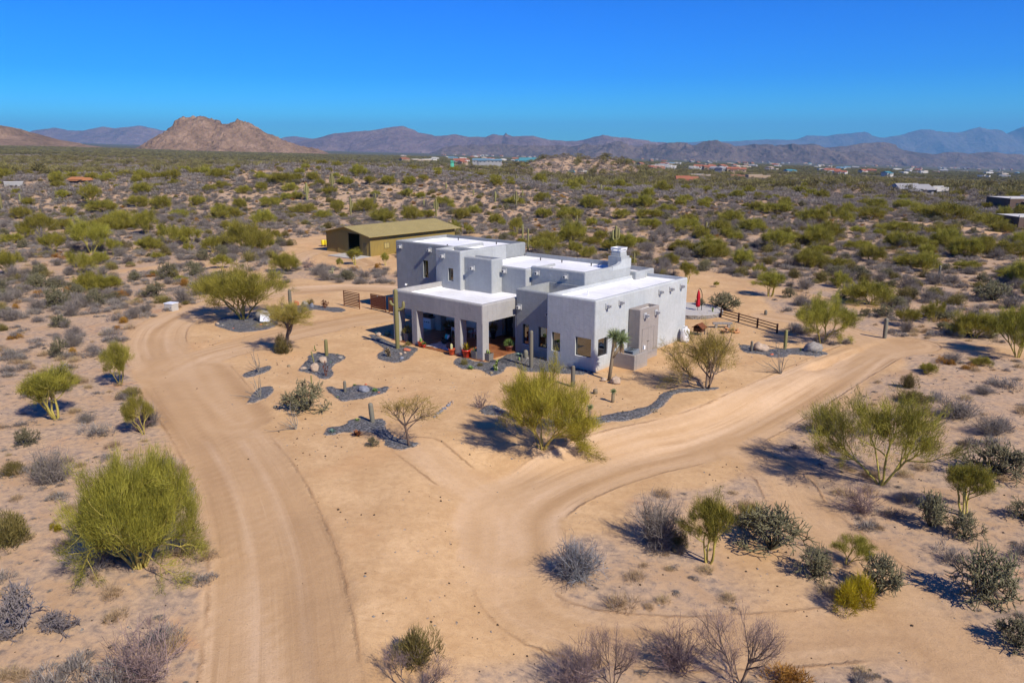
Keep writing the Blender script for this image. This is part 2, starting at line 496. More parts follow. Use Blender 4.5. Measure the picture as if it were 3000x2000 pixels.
def gravel_mat():
    t = NT('grey_gravel'); c = t.coord('Object')
    v = t.n('ShaderNodeTexVoronoi'); v.inputs['Scale'].default_value = 13; t.l(c, v.inputs['Vector'])
    v2 = t.n('ShaderNodeTexVoronoi'); v2.inputs['Scale'].default_value = 31; t.l(c, v2.inputs['Vector'])
    n = t.noise(1.4, 4, .6, c)
    sp = t.n('ShaderNodeSeparateColor'); t.l(v.outputs['Color'], sp.inputs[0])
    k = t.ramp(sp.outputs[0], [(0., (.04, .04, .042)), (.5, (.098, .097, .10)), (.85, (.18, .178, .182)), (1., (.30, .29, .28))])
    k = t.mix(t.ramp(n, [(.45, 0.), (.75, .35)]), k, (.26, .20, .15))
    rim = t.attr('rim'); k = t.mix(t.ramp(t.math('ADD', t.math('MULTIPLY', rim, .55), t.math('MULTIPLY', t.noise(5, 4, .7, c), .6)), [(.55, 0.), (.72, .9)]), k, (.47, .31, .18))
    h = t.math('ADD', t.math('MULTIPLY', v.outputs['Distance'], -.8), t.math('MULTIPLY', v2.outputs['Distance'], -.3))
    return t.done(t.bsdf(k, .85, t.bump(h, 1.0, .06), Specular_IOR_Level=.25))
M['gravel'] = gravel_mat()

def ground_mat():
    t = NT('desert_ground'); c = t.n('ShaderNodeNewGeometry').outputs['Position']
    road = t.attr('road'); lat = t.attr('lat'); arc = t.attr('arc'); pad = t.attr('pad'); far = t.attr('far'); wet = t.attr('track')
    n_big = t.noise(.045, 5, .6, c, .3); n_mid = t.noise(.33, 6, .62, c, .4); n_sm = t.noise(2.6, 6, .68, c, .3); n_f = t.noise(17, 4, .7, c)
    n_gr = t.noise(60, 2, .8, c)
    # natural desert floor: pinkish grit, orange soil, grey litter mats
    nat = t.mix(t.ramp(n_mid, [(.36, 0.), (.62, 1.)]), (.42, .27, .155), (.56, .385, .238))
    nat = t.mix(t.ramp(t.noise(.16, 5, .6, c, .8), [(.60, 0.), (.72, .75)]), nat, (.50, .235, .10))
    lit = t.math('ADD', t.math('MULTIPLY', n_mid, .45), t.math('MULTIPLY', n_sm, .55))
    nat = t.mix(t.ramp(lit, [(.44, 0.), (.58, .75)]), nat, (.235, .18, .145))
    nat = t.mix(t.ramp(n_sm, [(.55, 0.), (.70, .7)]), nat, (.145, .115, .098))
    # graded sandy ground
    sand = t.mix(t.ramp(n_mid, [(.34, 0.), (.66, 1.)]), (.48, .295, .142), (.61, .40, .21))
    sand = t.mix(t.ramp(n_sm, [(.42, 0.), (.70, .55)]), sand, (.37, .215, .098))
    sand = t.mix(t.ramp(t.noise(.10, 4, .6, c, .5), [(.55, 0.), (.75, .6)]), sand, (.56, .31, .145))
    sand = t.mix(t.ramp(t.noise(.7, 6, .7, c, 1.2), [(.60, 0.), (.80, .55)]), sand, (.34, .25, .17))
    # wheel-worn drive with streaks along its length
    st = t.math('ADD', t.math('MULTIPLY', lat, .40), .5); st2 = t.math('ADD', t.math('MULTIPLY', arc, .40), .5)
    drv = t.ramp(t.math('ADD', t.math('MULTIPLY', st, .66), t.math('ADD', t.math('MULTIPLY', st2, .18), t.math('MULTIPLY', n_mid, .16))), [(.26, (.36, .215, .105)), (.44, (.46, .29, .15)), (.60, (.53, .35, .20)), (.78, (.62, .43, .27))])
    rut = t.attr('rut'); rl = t.attr('rutlat'); ra = t.attr('rutarc')
    cr_ = t.n('ShaderNodeCombineXYZ'); t.l(t.math('MULTIPLY', rl, 4.2), cr_.inputs[0]); t.l(t.math('MULTIPLY', ra, .07), cr_.inputs[1])
    rn = t.noise(.62, 6, .66, cr_.outputs[0], .5); n_big2 = t.noise(.12, 4, .65, c, .6)
    wl = t.math('ABSOLUTE', t.math('SUBTRACT', t.math('ABSOLUTE', rl), .85))
    wheel = t.ramp(wl, [(.0, .75), (.32, 0.)])
    drv = t.mix(t.math('MULTIPLY', wheel, t.math('MULTIPLY', rut, n_mid)), drv, (.60, .42, .27))
    drv = t.mix(t.math('MULTIPLY', t.math('MULTIPLY', t.ramp(rn, [(.50, 0.), (.64, .8)]), rut), t.ramp(n_big2, [(.40, .1), (.62, 1.)])), drv, (.36, .22, .11))
    drv = t.mix(t.math('MULTIPLY', t.math('MULTIPLY', t.ramp(rn, [(.32, .65), (.44, 0.)]), rut), t.ramp(n_big2, [(.36, 1.), (.58, .15)])), drv, (.62, .435, .265))
    drv = t.mix(t.ramp(n_sm, [(.4, 0.), (.75, .22)]), drv, (.36, .22, .11))
    k = t.mix(pad, nat, sand)
    k = t.mix(road, k, drv)
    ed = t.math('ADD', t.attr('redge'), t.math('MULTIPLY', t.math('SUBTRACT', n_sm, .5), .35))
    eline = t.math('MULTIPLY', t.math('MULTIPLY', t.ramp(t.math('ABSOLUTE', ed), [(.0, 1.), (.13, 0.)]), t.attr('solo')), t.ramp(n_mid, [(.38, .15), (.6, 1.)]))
    k = t.mix(t.math('MULTIPLY', eline, .75), k, (.27, .15, .07))  # shaded side of the drive's edge ridge, painted in as a dark line
    # speckle of grit and pebbles
    k = t.mix(t.ramp(n_f, [(.54, 0.), (.72, .55)]), k, (.22, .145, .085))
    k = t.mix(t.ramp(n_gr, [(.22, .55), (.45, 0.)]), k, (.70, .50, .33))
    # far plain: low scrub too small to tell apart
    mp = t.n('ShaderNodeMapping'); mp.inputs['Scale'].default_value = (1, 1, 1); t.l(c, mp.inputs['Vector'])
    f1 = t.noise(.011, 6, .7, c, .3); f2 = t.noise(.09, 4, .7, c)
    fs = t.math('ADD', t.math('MULTIPLY', f1, .5), t.math('MULTIPLY', f2, .5))
    scrub = t.ramp(fs, [(.36, (.055, .058, .022)), (.47, (.105, .10, .042)), (.56, (.10, .075, .06)), (.66, (.25, .17, .11))])
    k = t.mix(far, k, scrub)
    h = t.math('ADD', t.math('MULTIPLY', n_sm, .55), t.math('ADD', t.math('MULTIPLY', n_f, .25), t.math('MULTIPLY', n_gr, .06)))
    h = t.math('ADD', t.math('ADD', h, t.math('MULTIPLY', eline, .9)), t.math('MULTIPLY', t.math('MULTIPLY', rn, rut), -.45))
    return t.done(t.bsdf(k, .95, t.bump(h, .55, .10), Specular_IOR_Level=.1))
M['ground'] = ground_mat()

# plants
M['pv'] = foliage('palo_verde_twigs', (.10, .094, .012), (.375, .328, .05), .16)
M['pvfar'] = foliage('far_palo_verde_twigs', (.10, .088, .03), (.27, .225, .085), .2, .3)
M['pvbright'] = foliage('bright_palo_verde_twigs', (.14, .125, .01), (.50, .44, .05), .2, .04)
M['pv2'] = foliage('mesquite_leaf', (.20, .155, .03), (.40, .30, .07), .30)
M['pvbark'] = foliage('palo_verde_bark', (.25, .205, .045), (.47, .385, .10), 0)
M['mesqbark'] = foliage('mesquite_bark', (.07, .05, .04), (.17, .12, .095), 0)
M['chollastem'] = foliage('cholla_stems', (.042, .039, .024), (.165, .148, .082), 0)
M['chollapurple'] = foliage('staghorn_stems', (.10, .085, .085), (.22, .19, .185), 0)
M['chollapale'] = foliage('pale_spiny_stems', (.25, .24, .10), (.62, .60, .36), 0)
M['greytwig'] = foliage('grey_twigs', (.10, .084, .074), (.30, .257, .222), .12)
M['bluetwig'] = foliage('silver_twigs', (.11, .115, .13), (.34, .345, .37), .1)
M['redtwig'] = foliage('reddish_bare_twigs', (.12, .08, .075), (.31, .215, .195), .1)
M['bursage'] = foliage('bursage_twigs', (.14, .12, .106), (.37, .325, .28), .2)
M['orange'] = foliage('turpentine_bush', (.21, .10, .02), (.46, .24, .045), .25)
M['yellowb'] = foliage('yellow_mistletoe_bush', (.21, .15, .008), (.47, .36, .015), .3)
M['creosote'] = foliage('creosote_leaf', (.105, .088, .026), (.29, .235, .075), .25, .25)
M['drygrass'] = foliage('dry_grass', (.26, .18, .09), (.56, .42, .24), .3)
M['agave'] = foliage('agave_leaf', (.07, .13, .10), (.22, .33, .27), .1)
M['agaveg'] = foliage('green_agave_leaf', (.07, .14, .03), (.26, .36, .10), .1)
M['yucca'] = foliage('yucca_leaf', (.10, .15, .05), (.38, .42, .20), .15)
M['yuccadead'] = foliage('yucca_dry_skirt', (.24, .16, .08), (.42, .30, .17), .1)
M['pear'] = foliage('prickly_pear_pad', (.12, .20, .04), (.34, .42, .12), 0)
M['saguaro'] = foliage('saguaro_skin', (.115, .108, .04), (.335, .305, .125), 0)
M['saguarogrey'] = foliage('saguaro_grey_skin', (.085, .08, .062), (.25, .225, .18), 0)
M['corky'] = foliage('cactus_corky_base', (.12, .09, .06), (.33, .26, .16), 0)
M['ocotillo'] = foliage('ocotillo_wand', (.12, .105, .085), (.30, .265, .21), 0)
M['rustleaf'] = foliage('rusted_sculpture', (.055, .016, .008), (.20, .07, .03), 0)
M['mistletoe'] = foliage('mistletoe', (.04, .03, .01), (.13, .09, .02), .1)

# ------------------------------------------------------------------ tracks and cleared ground (photograph pixels -> ground)
def gline(pts, n=5):
    P = np.array(pts, float); W, _ = hit(P[:, 0], P[:, 1]); return cr(W[:, :2], n)

ROADS = [  # centre line, half width
    (gline([(825, 2150), (825, 2000), (820, 1800), (800, 1620), (735, 1420), (640, 1270), (550, 1160), (485, 1070), (455, 1000), (490, 945), (590, 905), (720, 870), (860, 852), (1010, 842), (1180, 850)]), 2.55),
    (gline([(500, 1090), (590, 1045), (720, 1010), (860, 975), (1000, 945), (1130, 925)]), 2.4),
    (gline([(700, 1230), (640, 1150), (590, 1080)]), 2.2),
    (gline([(800, 860), (760, 835), (690, 822), (830, 780), (890, 745), (960, 735), (1060, 775)]), 2.2),
    (gline([(1230, 1310), (1330, 1390), (1440, 1465), (1490, 1560), (1490, 1680), (1540, 1780), (1700, 1850), (2000, 1880), (2300, 1870), (2560, 1850), (2720, 1880), (2900, 1990)]), 1.7),
    (gline([(1490, 1600), (1500, 1500), (1620, 1420), (1820, 1345), (2060, 1285), (2260, 1190), (2420, 1100), (2560, 1030), (2660, 1010)]), 2.6),
    (gline([(2600, 1020), (2480, 975), (2380, 945), (2250, 925)]), 1.9),
    (gline([(2180, 1330), (2290, 1400), (2340, 1480), (2440, 1570), (2580, 1690), (2720, 1850), (2860, 2000), (3000, 2150)]), 1.6),
]
TRACKS = [
    (gline([(230, 815), (330, 798), (450, 785), (560, 770), (700, 800), (800, 825)]), 1.3),
    (gline([(2017, 795), (2120, 812), (2213, 837), (2330, 862), (2425, 882), (2560, 905)]), 1.7),
    (gline([(1380, 690), (1500, 690), (1640, 688), (1760, 690), (1876, 686)]), 2.0),
    (gline([(2480, 646), (2620, 650), (2780, 662), (2900, 680), (3080, 700)]), 2.6),
    (gline([(880, 700), (760, 705), (660, 725)]), 1.5),
    (gline([(2640, 1012), (2800, 1018), (3000, 1030)]), 2.2),
    (gline([(2090, 1500), (2170, 1590), (2260, 1690), (2330, 1800)]), 1.2),
]
def gpoly(pts):
    P = np.array(pts, float); W, _ = hit(P[:, 0], P[:, 1]); return cr(np.vstack([W[:, :2], W[:1, :2]]), 5)
CLEAR = [
    gpoly([(640, 2050), (640, 1640), (610, 1420), (520, 1300), (430, 1180), (385, 1060), (395, 985), (470, 925), (600, 885), (760, 820), (880, 815), (1010, 828), (1170, 838), (1400, 760), (1990, 850), (2120, 925), (2210, 940), (2330, 985), (2420, 1020), (2560, 995), (2660, 1020), (2560, 1120), (2420, 1215), (2290, 1300), (2230, 1390), (2080, 1430), (1860, 1450), (1800, 1560), (1640, 1560), (1590, 1660), (1620, 1740), (1760, 1810), (1990, 1840), (2250, 1850), (2200, 1900), (1900, 1895), (1500, 1900), (1320, 1920), (1200, 2050)]),
    gpoly([(800, 765), (870, 705), (960, 690), (1060, 700), (1150, 740), (1200, 790), (1080, 800), (930, 775)]),
    gpoly([(1990, 800), (2100, 810), (2200, 850), (2330, 990), (2200, 990), (2060, 930), (1990, 900)]),
]

EXTRA = {}
SOFT = {4: .7, 7: .7}          # faint, little-used tracks
def masks(x, y, streak=False):
    x = np.asarray(x, float); y = np.asarray(y, float)
    m1 = np.zeros(x.shape); m2 = np.zeros(x.shape); rl = np.zeros(x.shape); ra = np.zeros(x.shape); bd = np.full(x.shape, 1e9); re_ = np.full(x.shape, 9.0)
    road = np.zeros(x.shape); lat = np.zeros(x.shape); arc = np.zeros(x.shape); wsum = np.full(x.shape, 1e-6)
    wob = .55 * fbm(x / 2.2, y / 2.2, 3, 40)
    for i, (P, w) in enumerate(ROADS):
        d, l, a = line_dist(P, x, y, 9); m = (1 - sstep(w - .22 - SOFT.get(i, 0), w + .16 + SOFT.get(i, 0), d + wob * (.8 + SOFT.get(i, 0)))) * (.62 if i in SOFT else 1)
        road = np.maximum(road, m)
        if streak:
            q = 1 - sstep(w + .2, w + 2.0, d); m2 = np.maximum(m2, np.minimum(m1, q)); m1 = np.maximum(m1, q)
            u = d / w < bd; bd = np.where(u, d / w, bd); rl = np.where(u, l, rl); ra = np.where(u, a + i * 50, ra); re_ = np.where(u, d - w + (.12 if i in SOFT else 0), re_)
            wt = (1 - sstep(w * .55, w + 1.2, d)) ** 2 + 1e-9; wl = l + .5 * fbm(a / 9, l / 5 + i, 2, 61)
            lat = lat + wt * (1.5 * fbm(wl / 1.25 + i * 37, a / 30, 4, 62, .65)); arc = arc + wt * (fbm(wl / .38 + i * 17, a / 11, 3, 63, .6)); wsum = wsum + wt
    trk = np.zeros(x.shape)
    for P, w in TRACKS:
        d, l, a = line_dist(P, x, y, 6); trk = np.maximum(trk, 1 - sstep(w - .7, w + .9, d + wob * 1.6))
    pad = np.zeros(x.shape)
    w2 = 1.3 * fbm(x / 4.5, y / 4.5, 3, 51)
    for P in CLEAR:
        ins = poly_in(P, x, y); d, _, _ = line_dist(P, x, y, 6); sd_ = np.where(ins, d, -d) + w2
        pad = np.maximum(pad, sstep(-.5, .6, sd_))
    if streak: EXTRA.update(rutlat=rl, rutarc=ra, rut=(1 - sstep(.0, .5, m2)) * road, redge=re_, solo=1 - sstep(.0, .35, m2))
    return road, lat / wsum, arc / wsum, np.maximum(pad, road), trk

def axis(core0, core1, step, lo, hi, g):
    a = list(np.arange(core0, core1 + 1e-6, step)); s = step; v = core1
    while v < hi: s *= g; v += s; a.append(v)
    s = step; v = core0; b = []
    while v > lo: s *= 1.10; v -= s; b.append(v)
    return np.array(b[::-1] + a)
gx0 = axis(-52, 52, .33, -53, 32000, 1.06); gx = np.concatenate([-(gx0[gx0 > 52.01])[::-1], gx0[(gx0 >= -52.01)]])
gy = axis(19, 97, .33, -400, 45000, 1.045)
X, Y = np.meshgrid(gx, gy)
Z = terrain(X, Y)
near = np.hypot(X, Y - 60) < 260
att = {k: np.zeros(X.shape) for k in ('road', 'lat', 'arc', 'pad', 'track')}
mr = masks(X[near], Y[near], True)
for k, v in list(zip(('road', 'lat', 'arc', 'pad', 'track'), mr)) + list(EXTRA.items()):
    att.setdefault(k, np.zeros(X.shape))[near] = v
# drives sunk slightly; the shade of their windrow edges is painted in the material
dmin = np.full(int(near.sum()), 1e9)
for P, w in ROADS: dmin = np.minimum(dmin, np.abs(line_dist(P, X[near], Y[near], 9)[0] - w - .12))
edge = np.exp(-(dmin / .36) ** 2) * np.clip(.6 + .9 * fbm(X[near] / 3, Y[near] / 3, 2, 77), 0, 1)
edge *= 1 - sstep(.55, .95, mr[0])
Z[near] -= .04 * mr[0]
rr = np.hypot(X, Y)
att['far'] = sstep(700, 1500, rr)
att['pad'] = np.maximum(att['pad'], att['track'] * .85)
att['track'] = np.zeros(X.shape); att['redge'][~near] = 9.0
ny_, nx_ = X.shape
idx = np.arange(nx_ * ny_).reshape(ny_, nx_)
Fq = np.stack([idx[:-1, :-1], idx[:-1, 1:], idx[1:, 1:], idx[1:, :-1]], -1).reshape(-1, 4)
VV = np.stack([X, Y, Z], -1).reshape(-1, 3)
rmean = att['road'].reshape(-1)[Fq].mean(1)
def sub_sheet(name, sel, kind='structure'):
    f = Fq[sel]; used, inv = np.unique(f, return_inverse=True)
    me = mesh_np(name, VV[used], [inv.reshape(-1, 4)], True)
    for k, v in att.items():
        a = me.attributes.new(k, 'FLOAT', 'POINT'); a.data.foreach_set('value', v.reshape(-1)[used].astype(np.float32))
    me.materials.append(M['ground'])
    return tag(link(name, me), kind=kind)
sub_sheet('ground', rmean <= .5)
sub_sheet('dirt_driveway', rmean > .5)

# ------------------------------------------------------------------ gravel beds
def bed(pts, region, label, dz=.05):
    ox, oy, s = region
    P = np.array([(ox + a / s, oy + b / s) for a, b in pts]); Wp, _ = hit(P[:, 0], P[:, 1])
    C = cr(np.vstack([Wp[:, :2], Wp[:1, :2]]), 7)[:-1]
    C = C + .10 * np.stack([fbm(C[:, 0] * 1.7, C[:, 1] * 1.7, 2, 70), fbm(C[:, 0] * 1.7 + 50, C[:, 1] * 1.7, 2, 71)], -1)
    bm = bmesh.new()
    lo = C.min(0) - .3; hi = C.max(0) + .3; st = .22
    xs = np.arange(lo[0], hi[0], st); ys = np.arange(lo[1], hi[1], st)
    GX, GY = np.meshgrid(xs, ys)
    ins = poly_in(C, GX, GY); d, _, _ = line_dist(np.vstack([C, C[:1]]), GX, GY)
    h = np.where(ins, np.minimum(d * .45, dz) + .012 * fbm(GX * 3, GY * 3, 2, 5), -.10 - d * .3)
    GZ = terrain(GX, GY) + h
    iy, ix = GX.shape; I = np.arange(ix * iy).reshape(iy, ix)
    F = np.stack([I[:-1, :-1], I[:-1, 1:], I[1:, 1:], I[1:, :-1]], -1).reshape(-1, 4)
    keep = (np.where(ins, d, -d).reshape(-1)[F].max(1)) > -.16
    F = F[keep]; used, inv = np.unique(F, return_inverse=True)
    V = np.stack([GX, GY, GZ], -1).reshape(-1, 3)[used]
    me = mesh_np('gravel_bed', V, [inv.reshape(-1, 4)], True); me.materials.append(M['gravel'])
    ra_ = me.attributes.new('rim', 'FLOAT', 'POINT'); ra_.data.foreach_set('value', (1 - sstep(.0, .24, np.where(ins, d, 0).reshape(-1)[used])).astype(np.float32))
    bm.free()
    return tag(link('gravel_bed', me), label, 'gravel', kind='stuff')
r4 = (560, 760, 3.4588); r5 = (660, 1000, 3.4588); r7 = (1300, 1000, 2.735); r6 = (1960, 780, 4.3556)
bed([(225, 650), (300, 600), (420, 565), (600, 535), (760, 490), (850, 500), (960, 470), (1080, 465), (1230, 458), (1400, 482), (1520, 490), (1575, 515), (1540, 533), (1450, 537), (1330, 520), (1240, 515), (1120, 540), (980, 570), (905, 600), (895, 640), (840, 690), (700, 725), (570, 738), (430, 735), (330, 705), (250, 680)], r4, 'grey gravel bed under the spreading tree inside the driveway loop')
bed([(725, 300), (770, 240), (820, 190), (830, 150), (930, 118), (1100, 122), (1215, 145), (1205, 185), (1100, 255), (1115, 320), (1095, 365), (1020, 388), (950, 380), (880, 335), (800, 315)], r5, 'grey gravel bed with two round tan boulders')
bed([(175, 355), (180, 330), (270, 295), (420, 250), (480, 258), (470, 280), (400, 320), (300, 355), (220, 372)], r5, 'smallest grey gravel bed, around one ocotillo')
bed([(190, 635), (240, 570), (270, 520), (350, 465), (450, 450), (500, 465), (498, 510), (460, 555), (380, 595), (290, 625)], r5, 'teardrop grey gravel bed under an ocotillo with wands lying flat')
bed([(1000, 470), (1080, 455), (1160, 480), (1250, 465), (1330, 440), (1450, 445), (1540, 470), (1600, 455), (1660, 455), (1665, 480), (1620, 525), (1500, 560), (1400, 585), (1270, 605), (1180, 612), (1100, 570), (1040, 520)], r5, 'grey gravel bed with a grey rock and a short dark cactus column')
bed([(985, 950), (1000, 900), (1050, 870), (1180, 850), (1240, 800), (1350, 780), (1500, 785), (1600, 775), (1640, 820), (1640, 880), (1720, 950), (1850, 1000), (1960, 1020), (1970, 1045), (1890, 1085), (1780, 1105), (1660, 1085), (1600, 1050), (1590, 1010), (1500, 950), (1400, 920), (1300, 930), (1180, 935), (1080, 960)], r5, 'winding grey gravel bed with a rusty metal agave')
bed([(1790, 770), (1850, 760), (1950, 800), (2060, 850), (2230, 880), (2300, 900), (2290, 940), (2210, 1010), (2120, 1045), (2020, 1045), (1900, 1015), (1880, 985), (1900, 950), (1945, 920), (1930, 890), (1850, 840)], r4, 'grey gravel bed around the armed saguaro by the porch')
bed([(75, 185), (90, 140), (150, 130), (260, 155), (370, 165), (420, 150), (470, 120), (575, 85), (640, 92), (820, 150), (1000, 190), (1210, 250), (1100, 268), (950, 262), (850, 250), (640, 245), (610, 225), (560, 205), (500, 215), (490, 245), (430, 270), (370, 278), (310, 245), (250, 225), (150, 225)], r7, 'grey gravel bed along the house wall by the porch corner')
bed([(270, 560), (330, 515), (430, 515), (600, 600), (800, 620), (950, 600), (1180, 605), (1350, 575), (1520, 545), (1640, 515), (1690, 470), (1720, 430), (1780, 400), (1900, 375), (2100, 370), (2200, 365), (2215, 385), (2100, 400), (1950, 410), (1850, 430), (1810, 480), (1740, 540), (1640, 590), (1500, 635), (1350, 650), (1180, 675), (1000, 685), (850, 690), (760, 680), (600, 650), (450, 600), (330, 590)], r7, 'long curving grey gravel strip along the top of the sandy bank')
bed([(870, 1010), (960, 1000), (1100, 1020), (1250, 1050), (1450, 1050), (1700, 1040), (1900, 1070), (2040, 1110), (2030, 1130), (1900, 1155), (1700, 1140), (1560, 1130), (1480, 1165), (1290, 1165), (1200, 1130), (1000, 1110), (930, 1080)], r6, 'grey gravel bed with two large boulders beyond the propane tank')

# ------------------------------------------------------------------ mountains and haze
def rock_mat(name, c0, c1, c2, scale):
    t = NT(name); c = t.coord('Object')
    n = t.noise(scale, 8, .68, c, .5); n2 = t.noise(scale * 6, 5, .7, c); n3 = t.noise(scale * 22, 3, .7, c)
    f = t.math('ADD', t.math('MULTIPLY', n, .45), t.math('ADD', t.math('MULTIPLY', n2, .33), t.math('MULTIPLY', n3, .22)))
    k = t.ramp(f, [(.34, c0), (.48, c1), (.62, c2)])
    return t.done(t.bsdf(k, .95, t.bump(n2, .8, .12 / scale), Specular_IOR_Level=.05))
M['mt_granite'] = rock_mat('granite_hill_rock', (.06, .045, .028), (.20, .127, .08), (.33, .22, .145), .012)
M['mt_purple'] = rock_mat('far_ridge_rock', (.085, .058, .06), (.16, .105, .10), (.25, .17, .15), .0016)
M['mt_brown'] = rock_mat('near_ridge_rock', (.06, .048, .045), (.115, .085, .075), (.20, .145, .115), .0022)
M['mt_blue'] = rock_mat('distant_ridge_rock', (.07, .058, .062), (.12, .095, .09), (.18, .14, .12), .0011)

def mountain(name, prof, dist, depth, label, mat, rough=.14, nx=220, nd=46, seed=0, power=1.25, bluff=False, back=.5, facet=0.0):
    """prof: silhouette as photograph pixels; dist: metres to the foot; depth: how far the mass reaches back"""
    prof = np.array(prof, float)
    xs = np.linspace(prof[0, 0], prof[-1, 0], nx)
    yt = np.interp(xs, prof[:, 0], prof[:, 1])
    V = np.zeros((nd, nx, 3))
    crest = dist + depth * back
    for k, t in enumerate(np.linspace(0, 1, nd)):
        dd = dist + depth * t
        wx = (xs - 1500) / 2304.0 * crest
        zc = CAMH - (yt - HORIZON) / 2304.0 * crest
        base = terrain(wx, np.full(nx, crest)) - 10 - .012 * crest
        env = (t / back) ** power if t < back else max(0., 1 - ((t - back) / (1 - back)) ** 1.4)
        wy = np.full(nx, dd)
        relief = np.maximum(zc - base, 0)
        g = (1 - 2 * np.abs(fbm(wx / depth * 5 + seed, wy / depth * 3.2, 5, seed + 3, .55))) - .5
        g2 = fbm(wx / depth * 16 + seed, wy / depth * 12, 4, seed + 9, .6)
        edge = min(1, 4 * t) * (1 - abs(t - back) * .4)
        hgt = base + relief * np.clip(env, 0, 1) + relief * rough * (g * 1.0 + g2 * .6) * edge * (1 - env * .72)
        if facet: hgt = hgt + facet * relief * .5 * fbm(wx / depth * 38, wy / depth * 38, 4, seed + 31, .65) * edge
        if bluff: hgt = hgt + relief * .12 * sstep(.25, .32, t) * g * edge
        V[k, :, 0] = wx + .02 * depth * g2; V[k, :, 1] = wy; V[k, :, 2] = hgt
    V[0, :, 2] -= .03 * depth; V[-1, :, 2] -= .05 * depth
    I = np.arange(nd * nx).reshape(nd, nx)
    F = np.stack([I[:-1, :-1], I[:-1, 1:], I[1:, 1:], I[1:, :-1]], -1).reshape(-1, 4)
    me = mesh_np(name, V.reshape(-1, 3), [F], True); me.materials.append(mat)
    return tag(link(name, me), label, 'mountain', kind='structure')

mountain('granite_hill', [(390, 455), (432, 438), (456, 415), (490, 392), (520, 368), (545, 351), (565, 344), (580, 347), (598, 344), (622, 352), (640, 362), (665, 366), (682, 365), (700, 357), (716, 358), (735, 370), (760, 388), (790, 400), (830, 414), (875, 428), (925, 440), (985, 455)], 2400, 900, 'bare granite hill with two rounded summits', M['mt_granite'], .12, 420, 150, 2, 1.15, facet=.22)
mountain('desert_slope', [(-500, 330), (-200, 345), (0, 368), (30, 378), (60, 397), (120, 405), (180, 418), (240, 428), (330, 441), (400, 452)], 1900, 1100, 'brown desert slope rising on the left', M['mt_granite'], .08, 160, 60, 5, 1.1)
mountain('far_ridge', [(-400, 400), (70, 398), (110, 385), (160, 377), (200, 386), (240, 385), (270, 378), (300, 373), (340, 376), (380, 376), (410, 374), (445, 376), (480, 385), (560, 400), (800, 420), (830, 405), (870, 402), (930, 408), (1000, 425)], 10500, 3000, 'purple ridge behind the granite hill', M['mt_purple'], .22, 260, 60, 11)
mountain('middle_ridge', [(760, 440), (860, 420), (930, 406), (985, 391), (1040, 388), (1100, 383), (1150, 377), (1185, 373), (1205, 380), (1230, 392), (1290, 401), (1335, 396), (1370, 404), (1420, 404), (1440, 396), (1470, 400), (1485, 391), (1510, 400), (1560, 400), (1600, 411), (1650, 417), (1700, 414), (1740, 404), (1770, 397), (1790, 403), (1850, 408), (1920, 419), (2050, 428), (2200, 440)], 7800, 3200, 'long reddish purple mountain ridge with a pointed summit', M['mt_purple'], .19, 420, 90, 23)
mountain('badland_bluffs', [(1250, 455), (1300, 432), (1380, 424), (1480, 428), (1600, 432), (1720, 424), (1800, 420), (1900, 425), (2050, 424), (2100, 416), (2140, 424), (2250, 430), (2350, 428), (2420, 436), (2500, 445), (2620, 470)], 5600, 1500, 'low eroded bluffs with pale gullies beyond the town', M['mt_brown'], .24, 420, 80, 31, .9, True)
mountain('dark_foothills', [(2150, 470), (2230, 440), (2290, 425), (2330, 428), (2375, 424), (2420, 434), (2480, 430), (2530, 419), (2560, 418), (2620, 428), (2680, 446), (2740, 452), (2800, 445), (2850, 450), (2900, 446), (2960, 450), (3050, 455), (3250, 440), (3400, 450)], 6400, 2200, 'dark rounded foothills below the blue mountains', M['mt_brown'], .20, 320, 80, 41)
mountain('blue_mountains', [(1750, 440), (1990, 418), (2120, 416), (2240, 411), (2300, 414), (2330, 412), (2370, 398), (2420, 401), (2440, 398), (2475, 396), (2520, 394), (2590, 405), (2640, 396), (2700, 384), (2760, 380), (2790, 389), (2830, 382), (2865, 377), (2900, 381), (2925, 382), (2950, 392), (2990, 376), (3050, 370), (3200, 380), (3500, 372)], 16500, 6000, 'high hazy blue mountains on the far right', M['mt_blue'], .24, 360, 80, 53)

def haze_box():
    me = bpy.data.meshes.new('haze')
    x0, x1, y0, y1, z0, z1 = -34000, 34000, -2500, 46500, -3200, 1500
    V = [(x, y, z) for z in (z0, z1) for y in (y0, y1) for x in (x0, x1)]
    me.from_pydata(V, [], [(0, 2, 3, 1), (4, 5, 7, 6), (0, 1, 5, 4), (2, 6, 7, 3), (0, 4, 6, 2), (1, 3, 7, 5)])
    m = bpy.data.materials.new('haze_air'); m.use_nodes = True; nt = m.node_tree; nt.nodes.clear()
    out = nt.nodes.new('ShaderNodeOutputMaterial'); pv = nt.nodes.new('ShaderNodeVolumePrincipled')
    pv.inputs['Color'].default_value = (.20, .58, 1.0, 1); pv.inputs['Density'].default_value = 4.2e-5
    pv.inputs['Anisotropy'].default_value = .0
    for k in ('Density Attribute', 'Color Attribute', 'Temperature Attribute'):
        if k in pv.inputs: pv.inputs[k].default_value = ''
    m.cycles.homogeneous_volume = True
    nt.links.new(pv.outputs[0], out.inputs['Volume'])
    me.materials.append(m)
    return tag(link('haze', me), 'pale blue desert air over the whole valley', 'haze', kind='stuff')
haze_box()

# ------------------------------------------------------------------ the house
house = empty('adobe_house', (HO[0], HO[1], 0), HROT)
tag(house, 'large grey flat-roofed stucco desert house with white roofs and porch', 'house')

